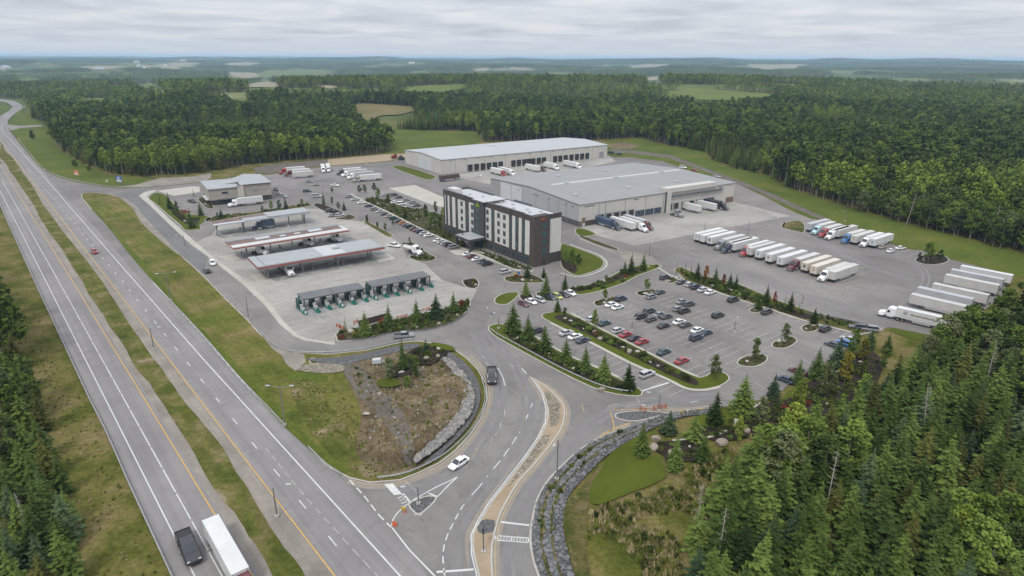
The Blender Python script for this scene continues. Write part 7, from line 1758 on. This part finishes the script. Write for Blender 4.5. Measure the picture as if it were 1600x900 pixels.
# scrub growing on the slopes: more than one could count
def scrub(name, poly, n, label, smin, smax, z=0.0):
    p = ccw(poly); xs = [q[0] for q in p]; ys = [q[1] for q in p]; X = RNG.uniform(min(xs), max(xs), n * 3); Y = RNG.uniform(min(ys), max(ys), n * 3)
    k = inpoly(X, Y, p); X, Y = X[k][:n], Y[k][:n]; cl = _vn(X / 6, Y / 6, 51); kk = cl > .35; X, Y = X[kk], Y[kk]; m = len(X)
    return pt_cloud(name, X, Y, np.full(m, z), RNG.uniform(0, 6.28, m), RNG.uniform(smin, smax, m), RNG.integers(0, len(COL_SCR.objects), m).astype(int), COL_SCR, label)
def tuft_mesh(seed, m):
    rng = random.Random(seed); mb = MB()
    for j in range(16):
        a = rng.uniform(0, 6.28); r = rng.uniform(0, .4); x, y = math.cos(a) * r, math.sin(a) * r; h = rng.uniform(.35, .9); b = rng.uniform(0, 6.28); w = .12
        mb.add([(x - math.cos(b) * w, y - math.sin(b) * w, 0), (x + math.cos(b) * w, y + math.sin(b) * w, 0), (x + rng.uniform(-.25, .25), y + rng.uniform(-.25, .25), h)], [(0, 1, 2)], m)
    return mb
foliage('straw', (.24, .20, .10), (.46, .38, .22), rnd=.5); foliage('tuft_green', (.09, .12, .02), (.20, .22, .05), rnd=.5)
COL_SCR = proto_collection('scrub', [tuft_mesh(1, 'straw').mesh('s'), tuft_mesh(2, 'tuft_green').mesh('s'), shrub_mesh(90, 'shrub_leaf').mesh('s'), tuft_mesh(3, 'tuft_green').mesh('s'), tuft_mesh(11, 'straw').mesh('s'), tuft_mesh(12, 'tuft_green').mesh('s'), tuft_mesh(13, 'straw').mesh('s')])
COL_GR = proto_collection('tufts', [tuft_mesh(5, 'straw').mesh('s'), tuft_mesh(6, 'tuft_green').mesh('s'), tuft_mesh(7, 'tuft_green').mesh('s'), tuft_mesh(8, 'straw').mesh('s')])
scrub('undergrowth', W([(925, 795), (985, 783), (1047, 758), (1070, 735), (1100, 726), (1140, 695), (1215, 668), (1260, 660), (1330, 640), (1385, 590), (1410, 600), (1330, 700), (1200, 800), (1120, 900), (1060, 1010), (945, 1010), (925, 900), (918, 840)]), 5200, 'tangled scrub and straw on the slope below the garden', .6, 1.5)
_t = COL_SCR; COL_SCR = COL_GR
scrub('undergrowth', W([(-150, 470), (-60, 440), (0, 470), (40, 460), (108, 590), (160, 690), (230, 850), (285, 975), (130, 1020), (110, 900), (66, 740), (42, 640), (15, 540), (-80, 470)]), 2600, 'straw and weeds on the strip west of the highway', .3, .7)
COL_SCR = _t
_s = COL_SCR
def band_pts(f0, f1, n, lab, nm='undergrowth'):
    poly = between(CURB_E, TERR_O, f0) + between(CURB_E, TERR_O, f1)[::-1]; COLx = COL_GR; return scrub(nm, poly, n, lab, .6, 1.3, .2)
COL_SCR = _s
band_pts(.22, .40, 900, 'row of small plants between the upper rock bands')
band_pts(.55, .70, 750, 'row of small plants between the lower rock bands')

COL_RK = proto_collection('stones', [rock_mesh(40 + i, 'stone_pale' if i % 2 else 'stone_grey') for i in range(4)]); COL_RG = proto_collection('grey_stones', [rock_mesh(50 + i, 'stone_grey') for i in range(4)])
def rubble(name, poly, n, label, smin, smax, z, col, zf=None):
    p = ccw(poly); xs = [q[0] for q in p]; ys = [q[1] for q in p]; X = RNG.uniform(min(xs), max(xs), n * 6); Y = RNG.uniform(min(ys), max(ys), n * 6)
    k = inpoly(X, Y, p); X, Y = X[k][:n], Y[k][:n]; m = len(X); Z = np.array([z + (zf(a, b) if zf else 0) for a, b in zip(X, Y)])
    return pt_cloud(name, X, Y, Z, RNG.uniform(0, 6.28, m), smin + (smax - smin) * RNG.random(m) ** 2.5, RNG.integers(0, 4, m).astype(int), col, label)
rubble('rubble', inset(bw, 1.5), 650, 'loose stones over the bare earth basin', .12, .75, .18, COL_RK, basin_z)
rubble('undergrowth', inset(bw, 1.0), 1000, 'dry weeds scattered over the earth basin', .3, 1.1, .15, COL_GR, basin_z)
rubble('rubble', PX([(692, 566), (702, 568), (722, 588), (738, 613), (740, 640), (724, 668), (692, 700), (664, 722), (652, 728), (651, 719), (684, 692), (713, 656), (726, 622), (712, 592)], 2), 2600, 'pale broken rock on the inner bank of the basin', .4, 1.2, .9, COL_RK, lambda x, y: .7 * lump(x, y, .8, 1.7))
COL_SCR = COL_GR
scrub('undergrowth', PX([(455, 600), (480, 592), (500, 605), (530, 600), (545, 625), (565, 660), (570, 700), (600, 725), (640, 735), (655, 735), (625, 747), (580, 750), (555, 738), (520, 715), (490, 680), (465, 640)], 2), 700, 'weeds on the slope between verge and basin', .3, .6, .15)
for f0, f1 in ((.03, .25), (.36, .58), (.66, .98)):
    rubble('rubble', between(CURB_E, TERR_O, f0) + between(CURB_E, TERR_O, f1)[::-1], 1500, 'grey rocks of the curved terraces', .3, .9, .35, COL_RG)
COL_SH = proto_collection('low_shrubs', [shrub_mesh(70 + i, m_).mesh('s') for i, m_ in enumerate(('shrub_leaf', 'leaf_mid', 'leaf_dark', 'shrub_leaf', 'leaf_grey', 'shrub_leaf'))])
COL_SCR = COL_SH
for poly, n, lab in ((WP([(866, 497), (890, 496), (940, 521), (1000, 551), (1050, 577), (1086, 595), (1080, 600), (1040, 583), (985, 555), (925, 525), (882, 505)]), 420, 'ground cover in the long bed between the two car parks'), (WP([(800, 524), (815, 526), (845, 543), (880, 561), (930, 583), (970, 603), (962, 608), (925, 598), (880, 574), (835, 550), (803, 533)]), 330, 'ground cover in the bed of spruces beside the ramp'),
                     (WP([(1060, 421), (1100, 434), (1150, 447), (1190, 462), (1225, 476), (1300, 497), (1360, 513), (1300, 508), (1229, 491), (1190, 478), (1150, 464), (1110, 451), (1075, 437)]), 700, 'ground cover between the car park and the truck lot'), (BEDS['front'], 420, 'ground cover in the bed below the chargers'), (BEDS['hotel_garden'], 900, 'ground cover in the hotel garden'),
                     (BEDS['store_row'], 260, 'hedge plants behind the pale canopy'), (WP([(262, 322), (272, 326), (292, 340), (312, 342), (304, 352), (290, 350), (274, 338)]), 200, 'ground cover in the bed west of the store'), (BEDS['hotel_front'], 160, 'ground cover along the hotel front'), (BEDS['tankers'], 90, 'ground cover in the narrow bed by the tanker'),
                     (WP([(1090, 672), (1130, 658), (1160, 648), (1195, 635), (1240, 622), (1290, 585), (1335, 556), (1375, 562), (1360, 604), (1310, 645), (1250, 660), (1190, 680), (1140, 695), (1105, 690)]), 420, 'ground cover in the dark mulch garden'), (WP([(896, 452), (940, 440), (965, 429), (990, 419), (1004, 422), (975, 435), (935, 448), (905, 456)]), 200, 'ground cover in the hedge bed north of the car park')):
    scrub('ground_cover', poly, n, lab, .45, 1.15, .12)
# guard rails
def guardrail(pts, label, step=3.8, z0=0.0, h=.72, sm=4, rail=True, m='galvanised', name='guardrail', post='galvanised', cat='guardrail'):
    p = smooth_open(W(pts), sm); t = empty(name, (p[0][0], p[0][1], z0)); tag(t, uniq(label), cat)
    ox, oy = p[0]
    if rail:
        mb = MB(); q = [(x - ox, y - oy) for x, y in p]; n = len(q); prof = [(-.03, h - .30), (.05, h - .25), (-.01, h - .16), (.05, h - .07), (-.03, h)]
        rings = []
        for i, (x, y) in enumerate(q):
            a = Vector(q[max(0, i - 1)]); b = Vector(q[min(n - 1, i + 1)]); d = (b - a).normalized(); nx, ny = -d.y, d.x
            rings.append([(x + nx * o, y + ny * o, z) for o, z in prof] + [(x + nx * (o - .05), y + ny * (o - .05), z) for o, z in prof[::-1]])
        mb.loft(rings, m); part_(mb, 'rail', t)
    pm = MB(); pm.box(-.07, .07, -.09, .09, 0, h - .08, post); me = pm.mesh('post'); k = 0
    for x, y, a in along(p, step, .5):
        if k >= 100: break
        k += 1; part('post', me, t, (x - ox, y - oy, 0), a)
    return t
guardrail([(0, 319), (53, 437), (108, 556), (137, 618), (167, 678), (200, 753), (267, 898), (300, 970)], 'long guardrail on the left edge of the highway', 4.0)
guardrail([(30, 219), (52, 247), (68, 264), (92, 275.5), (122, 283.5), (160, 290.5), (192, 292.6), (230, 292), (290, 287), (345, 281)], 'guardrail along the outside of the upper access road', 6.0)
guardrail([(267, 472), (320, 529), (376, 594), (420, 640), (447, 669)], 'guardrail between the highway and the grass verge', 4.0, .1)
guardrail([(482, 701), (510, 728), (534, 744)], 'short guardrail where the verge meets the ramp', 4.0, .1)
guardrail([(590, 750), (625, 745), (656, 734), (687, 718), (714, 697), (738, 672), (753, 645), (758, 618), (752, 594)], 'curved guardrail above the white rock of the basin', 3.8, .15)
guardrail([(407, 520), (430, 541), (456, 550), (512, 552), (575, 545), (622, 534), (650, 531)], 'low rail on the upper edge of the basin', 4.0, .12, .6)
guardrail([(300, 417), (340, 457), (387, 503), (405, 520)], 'post row at the lower edge of the access road', 7, .1, .8, rail=False)
guardrail([(766, 516), (780, 526), (825, 550), (875, 577), (925, 600), (960, 611), (988, 615)], 'pale green rail along the spruce bed by the ramp', 3.5, .12, .75)
guardrail([(1262, 492), (1290, 498), (1325, 505), (1350, 511), (1372, 516)], 'dark fence between the truck lot and the garden', 3, .12, 1.0, m='trim_dark', name='fence', post='trim_dark', cat='fence')
guardrail([(532, 533), (573, 530.5), (616, 520.5), (668, 516.5), (707, 505), (729, 490)], 'low dark edging wall of the bed below the chargers', 3, .10, .5, m='trim_dark', name='edging_wall', post='trim_dark', cat='wall')
# dark timber fence in the charger bed
def timber():
    a, b = at(561, 511), at(604, 499); ang = math.atan2(b[1] - a[1], b[0] - a[0]); L_ = math.hypot(b[0] - a[0], b[1] - a[1])
    t = empty('screen_fence', (a[0], a[1], .13), ang); tag(t, 'dark timber screen fence around bins below the chargers', 'fence')
    for i in range(5):
        p = MB(); p.box(i * L_ / 5 + .05, (i + 1) * L_ / 5 - .05, -.06, .06, 0, 1.9, 'wood_dark'); part_(p, 'fence_panel', t)
    for i in range(6): p = MB(); p.box(i * L_ / 5 - .08, i * L_ / 5 + .08, -.1, .1, 0, 2.05, 'brick_brown'); part_(p, 'post', t)
timber()
# street lamps
def lamp(base, topy, arm, label, double=False, base_px=True, m='lamp_steel'):
    x, y = at(*base); h = zof(base, topy); t = empty('street_lamp', (x, y, .03)); tag(t, uniq(label), 'street lamp', 'street lamps')
    p = MB(); p.tube((0, 0, 0), (0, 0, h), .16, .10, 8, m); part_(p, 'pole', t)
    b = MB(); b.box(-.35, .35, -.35, .35, 0, .5, 'kerb_concrete'); part_(b, 'footing', t)
    for s in ((1, -1) if double else (1,)):
        a = MB(); dx, dy = math.cos(R(arm)) * s, math.sin(R(arm)) * s
        a.tube((0, 0, h - .1), (dx * 2.2, dy * 2.2, h + .35), .07, .05, 6, m); part_(a, 'arm', t)
        hd = MB(); hd.loft([[(dx * u + -dy * w, dy * u + dx * w, z) for w, z in ((-.16, h + .3), (.16, h + .3), (.13, h + .45), (-.13, h + .45))] for u in (2.1, 3.0)], 'steel_pale'); part_(hd, 'lamp_head', t)
lamp((445, 665), 605, 180, 'street lamp on the verge by the highway guardrail', True); lamp((267, 470), 428, 20, 'twin armed street lamp on the verge, upper one', True); lamp((241, 547), 513, 0, 'thin street lamp in the highway median, upper one')
lamp((433, 808), 762, 10, 'thin street lamp in the highway median, lower one'); lamp((870, 750), 687, 250, 'tall street lamp on the outer kerb of the ramp'); lamp((389, 500), 465, 20, 'street lamp at the lower edge of the access road')
lamp((1029, 643), 617, 170, 'street lamp on the cobbled island by the car park'); lamp((987, 517), 503, 60, 'lamp in the lower rows of the big car park'); lamp((1147, 519), 502, 60, 'lamp in the middle of the big car park'); lamp((1253, 478), 461, 200, 'lamp in the bed at the truck lot edge')
lamp((1168, 370), 346, 90, 'lamp behind the front row of trailers'); lamp((779, 514), 495, 120, 'lamp at the corner of the spruce bed'); lamp((768, 497), 487, 120, 'short lamp at the junction corner'); lamp((1014, 404), 383, 60, 'lamp on the brick forecourt by the truck lot')
lamp((1100, 367), 348, 60, 'faint lamp on the loading apron'); lamp((290, 388), 368, 200, 'lamp on the grass side of the access road'); lamp((654, 788), 761, 190, 'lamp on the cobbled slip island'); lamp((1320, 346), 330, 200, 'lamp at the upper edge of the truck lot')
# signs
def board(base, topy, w, hh, m, label, posts=2, m2='fascia_white', ang=-20, extra=None):
    x, y = at(*base); h = zof(base, topy); t = empty('road_sign', (x, y, .05), R(ang)); tag(t, uniq(label), 'sign')
    for i in range(posts):
        px = 0 if posts == 1 else (-w * .35 + i * w * .7); p = MB(); p.tube((px, 0, 0), (px, 0, h - .2), .07, .07, 5, 'lamp_steel'); part_(p, 'post', t)
    b = MB(); b.box(-w / 2, w / 2, -.12, -.05, h - hh, h, m); o = part_(b, 'board', t)
    if extra:
        e = MB(); e.box(-w * .4, w * .4, -.14, -.121, h - hh * .9, h - hh * .55, m2); e.tube((0, -.14, h - hh * .3), (0, -.122, h - hh * .3), hh * .2, hh * .2, 10, m2); e.build('emblem', parent=o)
board((122, 282), 266.5, 4.2, 3.0, 'sign_orange', 'orange brown board on two posts beside the upper bend', extra=True); board((188, 291), 275, 5.0, 4.0, 'sign_blue', 'blue and white sign board on posts by the access road', extra=True)
board((168, 288), 281, 1.6, 1.4, 'fascia_white', 'small white sign left of the blue board', 1); board((617, 822), 815, .9, .9, 'sign_orange', 'small orange marker at the slip lane nose', 1); board((631, 798), 792, .9, .7, 'pump_yellow', 'yellow marker at the foot of the slip island', 1)
board((810, 431), 424, 1.0, 1.2, 'sign_blue', 'small blue sign at the hotel corner', 1); board((806, 431), 427, 1.4, .8, 'pump_yellow', 'low yellow sign in the hotel corner bed', 1); board((1126, 583), 575, .5, 1.4, 'trim_dark', 'slim dark sign in the round end of the middle bed', 1)
# signal post in the ramp median
def signal():
    x, y = at(755.5, 862); t = empty('traffic_signal', (x, y, .15)); tag(t, 'dark signal post standing in the paved ramp median', 'traffic signal'); h = 4.6
    p = MB(); p.tube((0, 0, 0), (0, 0, h), .1, .08, 8, 'trim_dark'); part_(p, 'pole', t); b = MB(); b.box(-.22, .22, -.2, .2, h - 1.1, h, 'trim_dark'); o = part_(b, 'signal_head', t)
    for k in range(3): l_ = MB(); l_.tube((0, -.2, h - .2 - k * .34), (0, -.26, h - .2 - k * .34), .12, .12, 8, 'chassis'); l_.build('lens', parent=o)
    f = MB(); f.box(-.4, .4, -.4, .4, 0, .12, 'kerb_concrete'); part_(f, 'footing', t)
signal()
def barrier(base, n, label, ang=35):
    x, y = at(*base); t = empty('barrier', (x, y, .14), R(ang)); tag(t, uniq(label), 'barrier', 'orange safety barriers')
    for i in range(n):
        b = MB(); b.box(i * 1.9, i * 1.9 + 1.6, -.04, .04, .72, .88, 'safety_orange'); b.box(i * 1.9, i * 1.9 + 1.6, -.04, .04, .35, .47, 'safety_orange')
        b.box(i * 1.9 + .1, i * 1.9 + .2, -.2, .2, 0, 1.1, 'safety_orange'); b.box(i * 1.9 + 1.4, i * 1.9 + 1.5, -.2, .2, 0, 1.1, 'safety_orange'); part_(b, 'board', t)
barrier((526, 511), 2, 'orange barrier at the left tip of the charger bed', -40); barrier((553, 507), 1, 'single orange barrier left of the dark fence', 60); barrier((620, 499), 2, 'orange barriers right of the dark fence', 30); barrier((660, 487), 3, 'row of orange barriers by the broad spruce', 30); barrier((999, 642), 1, 'orange barrier on the left of the cobbled island', -30); barrier((1020, 642), 2, 'orange barrier in the middle of the cobbled island', 20)
def cone(base, label):
    x, y = at(*base); t = empty('traffic_cone', (x, y, .04)); tag(t, uniq(label), 'traffic cone'); a = MB(); a.box(-.2, .2, -.2, .2, 0, .04, 'safety_orange'); part_(a, 'foot', t)
    c_ = MB(); c_.tube((0, 0, .04), (0, 0, .75), .16, .03, 8, 'safety_orange'); part_(c_, 'cone', t)
cone((618, 820), 'orange cone at the tip of the slip lane line'); cone((633, 801), 'orange cone beside the yellow marker')
def culvert(base, label, m, a, s=1.0):
    x, y = at(*base); t = empty('drain_box', (x, y, .5), R(a)); tag(t, uniq(label), 'drain'); b = MB(); b.box(-1.3 * s, 1.3 * s, -.9 * s, .9 * s, 0, 1.1 * s, 'steel_pale', .1, .1); part_(b, 'housing', t); g = MB(); g.box(-.9 * s, .9 * s, -.6 * s, .6 * s, 1.1 * s, 1.2 * s, m); part_(g, 'grate', t)
culvert((689, 655), 'grey blue drain box lying in the earth basin', 'trim_blue', 40); culvert((589, 569), 'pale drain cover above the dark track', 'fascia_white', 10, .9)
def red_machine(base, label, a, m='red'):
    x, y = at(*base); t = empty('excavator', (x, y, .05), R(a)); tag(t, uniq(label), 'excavator')
    b = MB(); b.box(-2, 2, -1.2, 1.2, .9, 2.4, 'car_' + m); b.box(-.2, 1.4, -1.1, .1, 2.4, 3.3, 'glass_dark'); part_(b, 'cab', t)
    for s in (-1, 1): k = MB(); k.box(-2.2, 2.2, s * 1.2 - .3, s * 1.2 + .3, 0, .85, 'chassis', .3, 0); part_(k, 'track', t)
    ar = MB(); ar.tube((1.6, .4, 2.2), (4.4, .4, 4.2), .25, .2, 6, 'car_' + m); ar.tube((4.4, .4, 4.2), (6.4, .4, 1.6), .2, .15, 6, 'car_' + m); ar.box(6.0, 7.0, -.2, 1.0, .6, 1.6, 'chassis'); part_(ar, 'arm', t)
red_machine((616, 247.5), 'red digger standing beside the far warehouse', 30); red_machine((627, 250), 'dark digger beside the red one', 160, 'bus_black')

# ------------------------------------------------------------------ air
def haze():
    mb = MB(); mb.box(-25500, 25500, -25500, 25500, -90, 100)
    o = mb.build('haze'); o['kind'] = 'stuff'; o['label'] = 'thin blue haze over the distant woods'
    m = bpy.data.materials.new('haze_air'); m.use_nodes = True; t = m.node_tree; t.nodes.clear()
    out = t.nodes.new('ShaderNodeOutputMaterial'); v = t.nodes.new('ShaderNodeVolumePrincipled')
    v.inputs['Color'].default_value = (.52, .73, 1.0, 1); v.inputs['Density'].default_value = 7.5e-5; v.inputs['Anisotropy'].default_value = 0.1
    t.links.new(v.outputs[0], out.inputs['Volume']); o.data.materials.clear(); o.data.materials.append(m)
haze()
